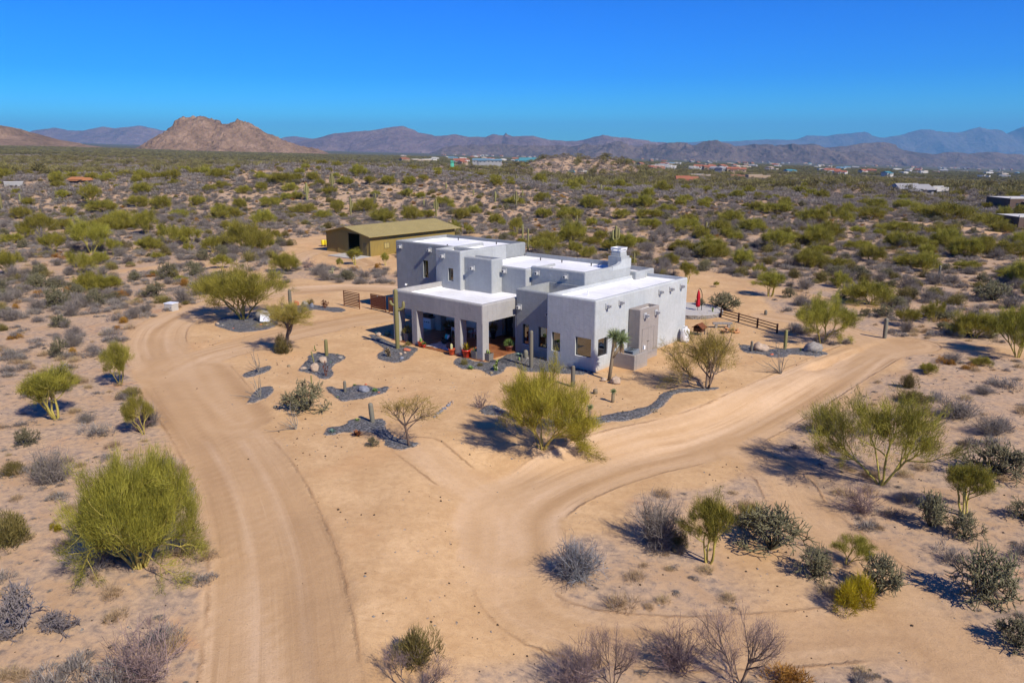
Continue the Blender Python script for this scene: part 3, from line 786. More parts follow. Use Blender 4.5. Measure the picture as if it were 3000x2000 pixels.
def bev_box(u0, u1, v0, v1, z0, z1, bevel, top=True, seg=3):
    bm = bmesh.new()
    vs = [bm.verts.new((x, y, z)) for z in (z0, z1) for y in (v0, v1) for x in (u0, u1)]
    for f in ((0, 2, 3, 1), (4, 5, 7, 6), (0, 1, 5, 4), (2, 6, 7, 3), (0, 4, 6, 2), (1, 3, 7, 5)):
        bm.faces.new([vs[i] for i in f])
    if bevel:
        es = [e for e in bm.edges if abs(e.verts[0].co.z - e.verts[1].co.z) > 1e-4 or (top and e.verts[0].co.z > z1 - 1e-4 and e.verts[1].co.z > z1 - 1e-4)]
        bmesh.ops.bevel(bm, geom=es, offset=bevel, segments=seg, affect='EDGES', profile=.5)
    return bm

def carve(bm, cutters, name, mat):
    """subtract boxes (disjoint) from a solid"""
    me = bpy.data.meshes.new(name); bm.to_mesh(me); bm.free(); me.materials.append(mat)
    if not cutters: return me
    return subtract(me, cutters, name, mat)

def subtract(me, cutters, name, mat):
    mb = MB()
    for c in cutters: mb.box(*c)
    cme = mb.mesh('cut', mat)
    a = bpy.data.objects.new('a', me); b = bpy.data.objects.new('b', cme); COL.objects.link(a); COL.objects.link(b)
    md = a.modifiers.new('b', 'BOOLEAN'); md.operation = 'DIFFERENCE'; md.solver = 'EXACT'; md.object = b
    dg = bpy.context.evaluated_depsgraph_get()
    res = bpy.data.meshes.new_from_object(a.evaluated_get(dg)); res.name = name
    bpy.data.objects.remove(a); bpy.data.objects.remove(b)
    return res

def block(u0, u1, v0, v1, top, roof, mat, z0=-1.0, par=.28, holes=(), bevel=.12, rooftrim=None, label=None, room=None):
    """a stucco volume with parapet, its roof sheet as a second part"""
    cut = list(holes)
    if roof is not None: cut.append((u0 + par, u1 - par, v0 + par, v1 - par, roof, top + 1))
    me = carve(bev_box(u0, u1, v0, v1, z0, top, bevel), cut, 'wall', mat)
    if room: me = subtract(me, [room], 'wall', mat)
    w = link('wall', me, house)
    if label: w['label'] = label
    if roof is not None:
        q = rooftrim or (u0 + par - .01, u1 - par + .01, v0 + par - .01, v1 - par + .01)
        roof_sheet(*q, roof)
    return w

def roof_sheet(u0, u1, v0, v1, z):
    """white coated roof: a shallow sheet with the coating turned up against the parapets"""
    n = 14; xs = np.linspace(u0, u1, n); ys = np.linspace(v0, v1, n)
    XX, YY = np.meshgrid(xs, ys)
    e = np.minimum(np.minimum(XX - u0, u1 - XX), np.minimum(YY - v0, v1 - YY))
    ZZ = z + .02 + .035 * fbm(XX / 1.5, YY / 1.5, 3, 4) + np.where(e < 1e-4, .12, 0)
    I = np.arange(n * n).reshape(n, n)
    F = np.stack([I[:-1, :-1], I[:-1, 1:], I[1:, 1:], I[1:, :-1]], -1).reshape(-1, 4)
    xs2 = xs.copy(); xs2[1] = u0 + .14; xs2[-2] = u1 - .14; ys2 = ys.copy(); ys2[1] = v0 + .14; ys2[-2] = v1 - .14
    XX, YY = np.meshgrid(xs2, ys2)
    mb = MB(); mb.add(np.stack([XX, YY, ZZ], -1).reshape(-1, 3), F)
    return mb.obj('roof', M['roofcoat'], house, True)

def window(face, c, a0, a1, z0, z1, depth=.13, mull=0):
    """face 'v': in a wall facing -v at v=c, a = u;  face 'u': in a wall facing +u at u=c, a = v"""
    f = .05; w = MB(); g = MB()
    def bx(mb, p0, p1, q0, q1, t0, t1):
        if face == 'v': mb.box(p0, p1, c + t0, c + t1, q0, q1)
        else: mb.box(c - t1, c - t0, p0, p1, q0, q1)
    bx(w, a0, a0 + f, z0, z1, depth, depth + .07); bx(w, a1 - f, a1, z0, z1, depth, depth + .07)
    bx(w, a0 + f, a1 - f, z0, z0 + f, depth, depth + .07); bx(w, a0 + f, a1 - f, z1 - f, z1, depth, depth + .07)
    for k in range(mull):
        m = a0 + (a1 - a0) * (k + 1) / (mull + 1); bx(w, m - .02, m + .02, z0 + f, z1 - f, depth, depth + .06)
    o = w.obj('window', M['bronze'], house)
    bx(g, a0 + f * .6, a1 - f * .6, z0 + f * .6, z1 - f * .6, depth + .03, depth + .042)
    g.obj('pane', M['glass'], o)
    s = MB(); bx(s, a0, a1, z0 - .004, z0 + .012, .0, depth); s.obj('sill', M['plaster_white'], o)
    return o

def hole_v(c, a0, a1, z0, z1, d=1.6): return (a0, a1, c - .5, c + d, z0, z1)
def hole_u(c, a0, a1, z0, z1, d=1.6): return (c - d, c + .5, a0, a1, z0, z1)

def canale(face, c, a, z):
    """projecting roof drain: collar plate and square spout with a dark mouth"""
    m = MB()
    def bx(mb, p0, p1, q0, q1, t0, t1):
        if face == 'v': mb.box(p0, p1, c - t1, c - t0, q0, q1)
        else: mb.box(c + t0, c + t1, p0, p1, q0, q1)
    bx(m, a - .20, a + .20, z - .20, z + .24, -.02, .07)
    for (p0, p1, q0, q1) in ((-.13, -.09, -.12, .13), (.09, .13, -.12, .13), (-.09, .09, -.12, -.08), (-.09, .09, .09, .13)):
        bx(m, a + p0, a + p1, z + q0, z + q1, .07, .36)
    o = m.obj('canale', M['canale'], house)
    i = MB(); bx(i, a - .09, a + .09, z - .08, z + .09, .071, .09); i.obj('drain_mouth', M['black'], o)

# ---- right wing
rw_win = [(-4.16, -3.31, 1.02, 2.55), (-1.85, -.366, 1.03, 2.54)]
hv = [hole_v(0, *w) for w in rw_win] + [hole_u(0, 4.9, 5.4, 1.9, 2.5, 1.2)]
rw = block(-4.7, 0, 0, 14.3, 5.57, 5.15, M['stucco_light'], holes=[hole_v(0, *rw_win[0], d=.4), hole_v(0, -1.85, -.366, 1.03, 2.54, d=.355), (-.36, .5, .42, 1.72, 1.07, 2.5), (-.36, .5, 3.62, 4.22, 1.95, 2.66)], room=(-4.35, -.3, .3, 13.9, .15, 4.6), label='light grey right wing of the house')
window('v', 0, *rw_win[0]); window('v', 0, *rw_win[1]); window('u', 0, .42, 1.72, 1.07, 2.5); window('u', 0, 3.62, 4.22, 1.95, 2.66)
for v in (1.45, 3.3, 9.4, 11.2, 13.05): canale('u', 0, v, 4.93)
# ---- recessed bay
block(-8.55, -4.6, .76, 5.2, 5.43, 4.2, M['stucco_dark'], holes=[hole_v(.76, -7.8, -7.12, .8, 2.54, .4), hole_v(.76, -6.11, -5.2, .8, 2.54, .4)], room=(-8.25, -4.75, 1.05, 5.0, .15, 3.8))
window('v', .76, -7.8, -7.12, .8, 2.54); window('v', .76, -6.11, -5.2, .8, 2.54)
canale('v', .76, -8.1, 3.9); canale('v', .76, -5.0, 3.75)
# ---- middle volume: right part with chimney wall
block(-10.5, -4.62, 5.1, 12.2, 6.62, None, M['stucco_mid'], holes=[(-11, -4.9, 5.38, 11.92, 6.1, 8)])
block(-13.4, -10.45, 4.4, 9.0, 6.42, None, M['stucco_mid'], holes=[(-14, -10.73, 4.68, 10, 6.08, 8), (-10.729, -10, 5.38, 10, 6.06, 8), (-13.05, -11.95, 4.0, 5.6, .02, 2.45)])
block(-16.8, -10.48, 4.6, 12.19, 6.6, None, M['stucco_mid'], holes=[(-16.9, -10, 4.5, 11.91, 6.06, 8), (-13.06, -11.94, 4.0, 5.6, 0, 2.5)])
roof_sheet(-16.75, -4.89, 5.39, 11.93, 6.12)
roof_sheet(-13.15, -10.72, 4.67, 5.5, 6.105)
for u in (-9.7, -6.6): canale('v', 5.1, u, 6.06)
canale('v', 4.4, -12.9, 6.0)
# ---- tall left volumes
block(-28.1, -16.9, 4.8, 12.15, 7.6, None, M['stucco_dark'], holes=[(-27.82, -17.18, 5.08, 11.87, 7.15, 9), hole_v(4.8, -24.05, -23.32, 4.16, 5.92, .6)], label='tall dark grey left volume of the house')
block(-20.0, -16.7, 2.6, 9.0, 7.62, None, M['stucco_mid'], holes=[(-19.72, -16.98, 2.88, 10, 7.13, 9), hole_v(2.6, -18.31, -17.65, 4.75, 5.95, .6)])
roof_sheet(-27.81, -17.19, 5.09, 11.86, 7.17); roof_sheet(-19.71, -16.99, 2.89, 8.6, 7.20)
window('v', 4.8, -24.05, -23.32, 4.16, 5.92); window('v', 2.6, -18.31, -17.65, 4.75, 5.95)
block(-16.75, -13.3, 3.1, 4.62, 7.12, 6.8, M['stucco_mid'], holes=[(-15.3, -14.3, 2.6, 3.9, 1.2, 2.4)])
window('v', 3.1, -15.3, -14.3, 1.2, 2.4)
for u, v, z in ((-27.3, 4.8, 7.0), (-23.0, 4.8, 7.0), (-18.9, 2.6, 7.0), (-15.6, 3.1, 6.15)): canale('v', v, u, z)
# back volume
block(-13.0, -4.0, 12.15, 15.3, 5.9, 5.4, M['stucco_mid'])
# ---- chimney on the right wall of the middle volume
cw = MB(); prof = [(9.2, 6.3), (9.2, 6.63), (9.7, 6.66), (10.2, 6.72), (10.45, 6.84), (10.6, 7.02), (10.75, 7.12), (12.1, 7.12), (12.16, 7.06), (12.16, 6.3)]
n = len(prof)
cv = [(u, a, b) for u in (-4.95, -4.6) for a, b in prof]
bmx = bmesh.new(); vs = [bmx.verts.new(c) for c in cv]
bmx.faces.new(vs[:n]); bmx.faces.new(vs[n:][::-1])
for i in range(n): bmx.faces.new([vs[i], vs[(i + 1) % n], vs[n + (i + 1) % n], vs[n + i]][::-1])
bmesh.ops.recalc_face_normals(bmx, faces=bmx.faces)
me = bpy.data.meshes.new('chimney_breast'); bmx.to_mesh(me); bmx.free(); me.materials.append(M['stucco_light']); link('chimney_breast', me, house)
bmx = bev_box(-6.0, -4.64, 10.55, 11.9, 6.0, 7.72, .08, False)
for v in bmx.verts:
    if v.co.z > 7.5: v.co.x = -5.32 + (v.co.x + 5.32) * .72; v.co.y = 11.22 + (v.co.y - 11.22) * .72
r = bmesh.ops.extrude_face_region(bmx, geom=[f for f in bmx.faces if f.normal.z > .9])
me = bpy.data.meshes.new('chimney'); bmx.to_mesh(me); bmx.free(); me.materials.append(M['stucco_mid'])
chim = link('chimney', me, house)
st = MB()   # straight shaft below the shoulders
st.box(-6.003, -4.637, 10.547, 11.903, 6.0, 7.35); st.obj('chimney_shaft', M['stucco_mid'], chim)
cap = MB()  # open flared cage with four plates
for s0, s1 in ((7.70, 7.80), (8.14, 8.34)):
    pass
def flare(mb, z0, r0, z1, r1, t=.02):
    for sx, sy in ((1, 0), (-1, 0), (0, 1), (0, -1)):
        def P(z, r, e): return (-5.32 + (sx * r if sx else e * r), 11.22 + (sy * r if sy else e * r), z)
        V = [P(z0, r0, -1), P(z0, r0, 1), P(z1, r1, 1), P(z1, r1, -1), P(z0, r0 - t, -1), P(z0, r0 - t, 1), P(z1, r1 - t, 1), P(z1, r1 - t, -1)]
        mb.add(V, [[0, 1, 2, 3], [7, 6, 5, 4], [0, 4, 5, 1], [3, 2, 6, 7], [0, 3, 7, 4], [1, 5, 6, 2]])
flare(cap, 7.72, .45, 7.84, .475); flare(cap, 7.92, .50, 8.10, .55)
for sx, sy in ((1, 1), (1, -1), (-1, 1), (-1, -1)):
    cap.tube([(-5.32 + sx * .45, 11.22 + sy * .45, 7.8), (-5.32 + sx * .50, 11.22 + sy * .50, 7.98)], .05, 4)
cap.obj('chimney_cap', M['plaster_white'], chim)
fl = MB(); fl.lathe([(.12, 7.7), (.12, 7.9), (.15, 7.92), (.02, 7.98)], 14, (-5.32, 11.22, 0)); fl.obj('flue', M['plaster_white'], chim)
# ---- porch
for (u0, u1, v0, v1) in ((-19.5, -18.7, -3.2, -2.45), (-17.08, -16.35, -3.2, -2.45), (-11.85, -11.12, -3.2, -2.45), (-9.36, -8.63, -3.2, -2.45), (-19.5, -18.7, 1.9, 2.65)):
    me = carve(bev_box(u0, u1, v0, v1, -1, 3.12, .07, False), [], 'column', M['stucco']); link('column', me, house)
me = carve(bev_box(-19.5, -8.63, -3.2, 5.0, 3.12, 4.6, .12), [(-19.2, -8.93, -2.9, 5.5, 4.0, 5.6)], 'porch_beam', M['stucco']); link('porch_beam', me, house)
roof_sheet(-19.21, -8.92, -2.91, 5.3, 4.02)
mb = MB(); mb.box(-19.7, -8.5, -3.35, 5.3, -.6, .05); mb.obj('patio_floor', M['patio'], house)
jt = MB()
for v in (-.6, 2.0): jt.box(-19.5, -8.6, v - .012, v + .012, .048, .054)
for u in (-16.7, -14.0, -11.4): jt.box(u - .012, u + .012, -3.2, 4.3, .0485, .0545)
jt.obj('floor_joints', M['soil'], house)
for q in ((-16.68, -15.33, 3.075, 3.095, .052, 3.118), (-14.27, -13.32, 3.075, 3.095, .052, 3.118), (-15.33, -14.27, 3.075, 3.095, .052, 1.17), (-15.33, -14.27, 3.075, 3.095, 2.43, 3.118), (-19.99, -16.72, 2.575, 2.595, .052, 3.118), (-13.3, -13.28, 3.1, 4.39, .052, 3.118), (-8.58, -8.56, .78, 5.05, .052, 3.118)):
    pn = MB(); pn.box(*q); pn.obj('painted_wall', M['plaster_white'], house)
pn = MB(); pn.box(-18.6, -9.4, -2.4, 3.0, 3.09, 3.117); pn.obj('bounce_panel', M['plaster_white'], house)  # white panel added under the porch ceiling to bounce light into the porch
# entry door: dark glazed leaf in a dark frame
d = MB(); d.box(-13.0, -11.98, 4.55, 4.62, .05, 2.42); dd = d.obj('entry_door', M['black'], house)
g = MB(); g.box(-12.75, -12.25, 4.53, 4.548, .5, 2.2); g.obj('door_glass', M['glass'], dd)
h = MB(); h.tube([(-12.1, 4.5, .9), (-12.1, 4.5, 1.3)], .015, 6); h.obj('door_handle', M['galv'], dd)
d = MB(); d.box(-10.45, -8.7, 5.02, 5.09, .05, 2.9); o = d.obj('sliding_door', M['black'], house)
g = MB(); g.box(-10.3, -9.62, 5.0, 5.018, .2, 2.8); g.box(-9.52, -8.85, 5.0, 5.018, .2, 2.8); g.obj('door_glass', M['glass'], o)
l = MB(); l.box(-13.282, -13.22, 3.6, 3.85, 1.5, 2.1); l.obj('wall_lamp', M['black'], house)
l = MB(); l.tube([(-26.5, 4.8, 3.2), (-26.5, 4.62, 3.25)], .04, 6); l.lathe([(.02, .12), (.10, .02), (.11, -.08), (.02, -.1)], 10, (-26.5, 4.58, 3.22)); l.obj('wall_lamp', M['palewhite'], house)
# roof vents
for u, v, z, k in ((-22.0, 6.2, 7.19, .28), (-25.5, 11.3, 7.19, .25), (-20.0, 11.2, 7.19, .2), (-14.0, 10.9, 6.15, .22), (-11.5, 11.0, 6.15, .22), (-8.2, 11.1, 6.15, .22), (-9.6, 7.0, 6.15, .15), (-3.0, 3.2, 5.17, .45), (-.6, 2.2, 5.17, .12), (-14.2, 3.9, 4.04, .2)):
    l = MB(); l.tube([(u, v, z - .05), (u, v, z + k)], .045, 8); l.lathe([(.05, z + k - .05), (.075, z + k), (.02, z + k + .06)], 8, (u, v, 0)); l.obj('roof_vent', M['black'] if k < .4 else M['palewhite'], house)
# ---- utility closet with double doors
cl = block(0.02, 1.12, 4.6, 7.5, 4.28, 3.9, M['stucco_taupe'], par=.2, bevel=.08, label='taupe utility closet against the right wing')
for v in (5.25, 6.95): canale('u', 1.12, v, 3.72)
for v0, v1 in ((5.0, 5.86), (5.88, 6.74)):
    d = MB(); d.box(1.10, 1.135, v0, v1, .62, 2.62); o = d.obj('closet_door', M['stucco_taupe'], house)
    k = MB(); k.lathe([(.0, 0), (.03, .0), (.035, .03), (.0, .05)], 8, (0, 0, 0)); kv = k.V[0][:, [2, 0, 1]] + [1.135, v1 - .1 if v0 < 5.5 else v0 + .1, 1.55]; k.V[0] = kv; k.obj('door_knob', M['black'], o)
fr = MB()
for q in ((1.121, 1.15, 4.94, 4.985, .6, 2.7), (1.121, 1.15, 6.755, 6.80, .6, 2.7), (1.121, 1.15, 4.985, 6.755, 2.65, 2.7), (1.121, 1.17, 4.9, 6.9, .54, .60)): fr.box(*q)
fr.obj('door_frame', M['stucco_taupe'], house)
# ---- low screen wall round the air conditioner
for q in ((.02, 2.1, 2.35, 2.6), (1.86, 2.1, 2.62, 4.3)):
    me = carve(bev_box(q[0], q[1], q[2], q[3], -1.2, 1.2, .05), [], 'screen_wall', M['stucco_taupe']); link('screen_wall', me, house)

# ------------------------------------------------------------------ plants: one mesh set per variant, copied for every plant
def unit(v): return v / (np.linalg.norm(v) + 1e-9)

def limb(p, d, L, n, wander, up=0.0):
    """a crooked path from p along d"""
    P = [np.array(p, float)]; d = unit(np.array(d, float))
    for i in range(n):
        d = unit(d + rng.normal(size=3) * wander + np.array([0, 0, up]))
        P.append(P[-1] + d * L / n)
    return np.array(P), d

PLANTS = {}          # kind -> list of (list of (part name, mesh), width, height)

def finish(kind, parts):
    V = np.concatenate([np.concatenate(m.V) for _, m, _, _ in parts])
    w = np.percentile(np.linalg.norm(V[:, :2], axis=1), 96) * 2; h = np.percentile(V[:, 2], 99.3)
    PLANTS.setdefault(kind, []).append(([(nm, mb.mesh(kind + '_' + nm, mat, sm)) for nm, mb, mat, sm in parts], w, h))

def tree(kind, stems=5, H=3.6, W=4.6, tw=9000, leaf='pv', bark='pvbark', lean=.55, low=.3, bl=(.14, .36), bw=.013, upb=.55, r0=.05, fork=5, clump=None, twig=(.45, .9), droop=0.0, fill=.25):
    t = MB(); c = MB(); ends = []
    for s in range(stems):
        a = 2 * np.pi * (s + rng.uniform(-.35, .35)) / stems
        sp = lean * rng.uniform(.45, 1.15)
        d0 = np.array([math.cos(a) * sp, math.sin(a) * sp, 1.0])
        L0 = H * rng.uniform(low * .85, low * 1.3)
        p0 = np.array([math.cos(a), math.sin(a), 0]) * rng.uniform(.02, .12) + [0, 0, -.12]
        P, d = limb(p0, d0, L0, 4, .16 if stems > 1 else .05, .02); r = r0 * rng.uniform(.75, 1.15)
        t.tube(P, np.linspace(r, r * .72, len(P)), 6, rng.uniform(.3, .9), False)
        for b in range(fork):
            ax = rng.normal(size=3); ax[2] *= .35
            d1 = unit(d + unit(ax) * rng.uniform(.35, .95) + np.array([math.cos(a), math.sin(a), 0]) * .28 * rng.uniform(0, 1.6))
            L1 = rng.uniform(.42, .85) * (W * .30 + H * .16)
            st = P[-1] if b < fork - 1 else P[-2]
            Q, e1 = limb(st, d1, L1, 4, .20, .03)
            t.tube(Q, np.linspace(r * .6, r * .30, len(Q)), 5, rng.uniform(.3, .9), False)
            for k in range(fork + 1):
                ax = rng.normal(size=3); ax[2] *= .5
                j = rng.integers(2, 5)
                d2 = unit(e1 + unit(ax) * rng.uniform(.3, 1.1) + [0, 0, .18])
                S, e2 = limb(Q[j], d2, rng.uniform(*twig) * W * .19, 3, .22, .05 - droop)
                t.tube(S, np.linspace(r * .26, .006, len(S)), 3, rng.uniform(.3, .9), False)
                ends.append((S, e2, rng.uniform(.0, 1.0)))
    n = int(tw * (1 - fill)) // len(ends)
    for S, e2, sh in ends:
        m = int(n * rng.uniform(.55, 1.45))
        f = rng.uniform(.42, 1.16, m) * 2.999; i = np.minimum(f.astype(int), 2); f = np.clip(f - i, 0, 1.6)
        pos = S[i] + (S[i + 1] - S[i]) * f[:, None] + rng.normal(size=(m, 3)) * .10
        D = e2[None] * 1.0 + rng.normal(size=(m, 3)) * .5 + np.array([[0, 0, upb]])
        c.blades(pos, D, rng.uniform(bl[0], bl[1], m), bw * rng.uniform(.6, 1.3, m), np.clip(sh * .75 + rng.normal(size=m) * .15 + .12, 0, 1))
    if fill:   # sprays between the branch ends, so that the crown closes into a dome with lighter and darker tufts
        L_ = 64; E = np.array([e[0][-1] for e in ends]); hi = np.percentile(E[:, 2], 92); lo_ = np.percentile(E[:, 2], 12); cx = E[:, :2].mean(0); rad = np.percentile(np.linalg.norm(E[:, :2] - cx, axis=1), 88)
        a = rng.uniform(0, 6.283, L_); q = np.sqrt(rng.uniform(0, 1, L_)) * rad; zz = lo_ + (hi - lo_) * (1 - (q / rad) ** 2 * .55) * rng.uniform(.35, 1.08, L_)
        C = np.stack([cx[0] + q * np.cos(a), cx[1] + q * np.sin(a), zz], -1); sh = rng.uniform(0, 1, L_)
        m = int(tw * fill); k = rng.integers(0, L_, m); out = C - [cx[0], cx[1], lo_ - .6]
        pos = C[k] + rng.normal(size=(m, 3)) * [rad * .085, rad * .085, rad * .075]
        c.blades(pos, out[k] * .5 / rad + rng.normal(size=(m, 3)) * .5 + np.array([[0, 0, upb + .1]]), rng.uniform(bl[0], bl[1], m), bw * rng.uniform(.6, 1.3, m), np.clip(sh[k] * .55 + rng.normal(size=m) * .18 + .2, 0, 1))
    parts = [('trunk', t, M[bark], True), ('crown', c, M[leaf], False)]
    if clump:
        g = MB(); q = rng.normal(size=(900, 3)) * [.17, .17, .22] + clump; g.lathe([(.05, -.35), (.24, -.2), (.30, .05), (.18, .28), (.03, .34)], 10, clump, .2)
        g.blades(q, rng.normal(size=(900, 3)) + [0, 0, -.6], .16, .03, rng.uniform(0, 1, 900)); parts.append(('mistletoe_clump', g, M['mistletoe'], False))
    finish(kind, parts)

def twig_shrub(kind, mat, n=60, H=1.2, W=1.6, sub=5, r=.012, blades=0, bmat=None, up=.7, wander=.2, bl=.12, bw=.012):
    t = MB(); L = []
    for s in range(n):
        a = rng.uniform(0, 2 * np.pi); sp = rng.uniform(.05, 1) ** .7 * W / H * .62
        P, d = limb([rng.normal() * .06 * W, rng.normal() * .06 * W, -.03], [math.cos(a) * sp, math.sin(a) * sp, up], H * rng.uniform(.6, 1.08), 4, wander, .05)
        sh = rng.uniform(.1, .9)
        t.tube(P, np.linspace(r, r * .4, len(P)), 3, sh, False); L.append(P)
        for k in range(sub):
            j = rng.integers(1, 4)
            S, _ = limb(P[j], unit(d + rng.normal(size=3) * .8), H * rng.uniform(.18, .42), 2, .3, .08)
            t.tube(S, np.linspace(r * .5, r * .2, len(S)), 3, np.clip(sh + rng.normal() * .15, 0, 1), False); L.append(S)
    parts = [('stems', t, mat, False)]
    if blades:
        c = MB(); Q = np.concatenate([l[1:] for l in L]); q = Q[rng.integers(0, len(Q), blades)] + rng.normal(size=(blades, 3)) * .05 * W
        q[:, 2] = np.maximum(q[:, 2], .01)
        c.blades(q, rng.normal(size=(blades, 3)) * .6 + [0, 0, .6] + q * [.5, .5, 0], bl * rng.uniform(.6, 1.5, blades), bw * rng.uniform(.6, 1.3, blades), rng.uniform(0, 1, blades))
        parts.append(('foliage', c, bmat or mat, False))
    finish(kind, parts)

def mound(kind, mat, n=900, H=.45, W=.8, bl=.16, bw=.016, stems=0, up=.55, lumps=5):
    c = MB(); cen = rng.normal(size=(lumps, 3)) * [W * .20, W * .20, 0]; rad = rng.uniform(.6, 1.0, lumps)
    k = rng.integers(0, lumps, n); u = rng.normal(size=(n, 3)); u /= np.linalg.norm(u, axis=1, keepdims=True); u[:, 2] = np.abs(u[:, 2])
    f = rng.uniform(.35, 1, n) ** .5
    q = cen[k] + u * f[:, None] * rad[k][:, None] * [W * .36, W * .36, H * .86]
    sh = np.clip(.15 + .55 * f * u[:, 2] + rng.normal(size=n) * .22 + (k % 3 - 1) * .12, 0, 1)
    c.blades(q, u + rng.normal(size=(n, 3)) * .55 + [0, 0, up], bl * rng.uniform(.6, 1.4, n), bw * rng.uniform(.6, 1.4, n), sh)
    if stems:
        for s in range(stems):
            a = rng.uniform(0, 6.28); P, _ = limb([0, 0, -.03], [math.cos(a) * .8, math.sin(a) * .8, .7], H * .9, 3, .25); c.tube(P, [.012, .01, .008, .005], 3, .2, False)
    finish(kind, [('foliage', c, mat, False)])

def cholla(kind, mat, H=1.5, W=2.0, n=16, seg=.19, r=.019, lv=5):
    t = MB()
    def grow(p, d, l, rad, sh):
        L = seg * rng.uniform(.7, 1.35); q = p + d * L
        if l > 1 and q[2] < .05: d = unit(d + [0, 0, .7]); q = p + d * L
        tipl = np.clip(sh + .12 * (lv - l), 0, 1)
        t.tube([p, (p + q) / 2 + rng.normal(size=3) * .015, q], [rad, rad * 1.02, rad * .8], 5, tipl, l <= 1)
        if l <= 0: return
        for k in range(2 if rng.random() < .78 else 3):
            grow(q - d * L * rng.uniform(0, .3), unit(d * .75 + rng.normal(size=3) * .62 + [0, 0, .12]), l - 1, rad * .90, np.clip(sh + rng.normal() * .1, 0, 1))
    for s in range(n):
        a = rng.uniform(0, 6.28); sp = rng.uniform(.15, 1.15) * W / H * .8
        P, d = limb([0, 0, -.05], [math.cos(a) * sp, math.sin(a) * sp, 1], H * rng.uniform(.25, .5), 3, .22)
        t.tube(P, np.linspace(r * 1.5, r * 1.1, 4), 5, .15, False)
        grow(P[-1], d, lv - 1, r, rng.uniform(.1, .5))
    # short pale spine tufts
    V = np.concatenate(t.V); m = 2600; q = V[rng.integers(0, len(V), m)]; c = MB()
    c.blades(q, rng.normal(size=(m, 3)) + [0, 0, .3], .07, .010, rng.uniform(.3, 1, m))
    finish(kind, [('stems', t, mat, True), ('spines', c, mat, False)])

def column(h, r, ribs=13, base=(0, 0, 0), path=None, sh0=.25, taper=1.0):
    """ribbed cactus column"""
    k = ribs * 2; zs = np.concatenate([np.linspace(0, 1, 9)[:-1] * (h - r), h - r + r * np.array([0, .45, .75, .93, 1.0])])
    m = MB(); a = np.arange(k) * 2 * np.pi / k; rr = np.where(np.arange(k) % 2, 1.0, .84)
    rad = np.where(zs <= h - r, r * (.86 + .14 * np.sin(np.pi * np.clip(zs / h, 0, 1))) * (1 + (taper - 1) * zs / h), r * np.sqrt(np.maximum(0.0, 1 - ((zs - (h - r)) / r) ** 2)))
    rad[-1] = .012
    V = []
    for z, q in zip(zs, rad):
        c = np.array(base) + [0, 0, z] if path is None else path(z)
        V.append(np.stack([c[0] + q * rr * np.cos(a), c[1] + q * rr * np.sin(a), np.full(k, c[2])], -1))
    n = len(zs); V = np.concatenate(V)
    i = np.arange(n - 1)[:, None] * k; j = np.arange(k)[None]; j2 = (j + 1) % k
    F = np.stack([i + j, i + j2, i + k + j2, i + k + j], -1).reshape(-1, 4)
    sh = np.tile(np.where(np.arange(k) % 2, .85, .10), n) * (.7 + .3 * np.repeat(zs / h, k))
    m.add(V, F, sh); return m

def arm(p, az, out, up, r):
    """curved saguaro arm"""
    t = np.linspace(0, 1, 9); P = []
    for q in t:
        if q < .45: s = q / .45 * math.pi / 2; P.append((out * math.sin(s), -.0 + out * .55 * (1 - math.cos(s))))
        else: P.append((out, out * .55 + (q - .45) / .55 * up))
    P = np.array([(p[0] + a * math.cos(az), p[1] + a * math.sin(az), p[2] + b) for a, b in P])
    m = MB(); rad = np.array([.7, .85, .95, 1, 1, 1, .95, .75, .15]) * r; k = 18
    T = np.gradient(P, axis=0); T /= np.linalg.norm(T, axis=1, keepdims=True)
    side = np.array([-math.sin(az), math.cos(az), 0]); N = np.cross(T, side)
    a = np.arange(k) * 2 * np.pi / k; rr = np.where(np.arange(k) % 2, 1., .84)
    V = P[:, None] + (rad[:, None] * rr)[..., None] * (np.cos(a)[None, :, None] * side + np.sin(a)[None, :, None] * N[:, None])
    n = len(P); i = np.arange(n - 1)[:, None] * k; j = np.arange(k)[None]; j2 = (j + 1) % k
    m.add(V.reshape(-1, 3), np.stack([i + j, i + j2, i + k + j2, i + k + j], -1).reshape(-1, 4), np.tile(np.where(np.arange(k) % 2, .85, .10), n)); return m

# ---- variants
for s in range(4): tree('palo_verde', stems=4 + s % 3, H=3.6, W=4.8, tw=26000)
for s in range(3): tree('palo_verde_bush', stems=8, H=2.6, W=3.6, tw=19000, low=.18, lean=.95, upb=.7, r0=.035, fork=4)
tree('palo_verde_nest', stems=6, H=3.7, W=5.2, tw=22000, clump=(-.15, -.5, 2.1), lean=.7, low=.42)
tree('palo_verde_big', stems=12, H=3.6, W=4.8, tw=72000, low=.22, lean=.95, upb=.5, r0=.05, fork=5, bl=(.12, .30), bw=.0105, fill=.18, twig=(.5, 1.1))
for s in range(2): tree('palo_verde_sparse', stems=4, H=3.6, W=3.4, tw=11000, low=.30, lean=.42, upb=.5, r0=.05, fill=.3, fork=4)
for s in range(2): tree('mesquite_tree', stems=1, H=4.2, W=4.4, tw=15000, leaf='pv2', bark='mesqbark', low=.36, lean=.12, upb=-.1, r0=.11, fork=6, bl=(.12, .28), twig=(.7, 1.4), droop=.03)
tree('mesquite_wide', stems=4, H=4.0, W=5.0, tw=17000, leaf='pv2', bark='mesqbark', low=.22, lean=.42, upb=.05, r0=.075, fork=5, bl=(.12, .28), twig=(.6, 1.2))
tree('palo_verde_front', stems=5, H=3.7, W=5.0, tw=34000, leaf='pvbright', low=.26, lean=.6, fill=.35)
tree('thin_mesquite', stems=1, H=4.0, W=4.0, tw=1500, leaf='pv2', bark='mesqbark', low=.40, lean=.06, upb=-.1, r0=.07, fork=6, bl=(.2, .4), bw=.018, twig=(.7, 1.4))
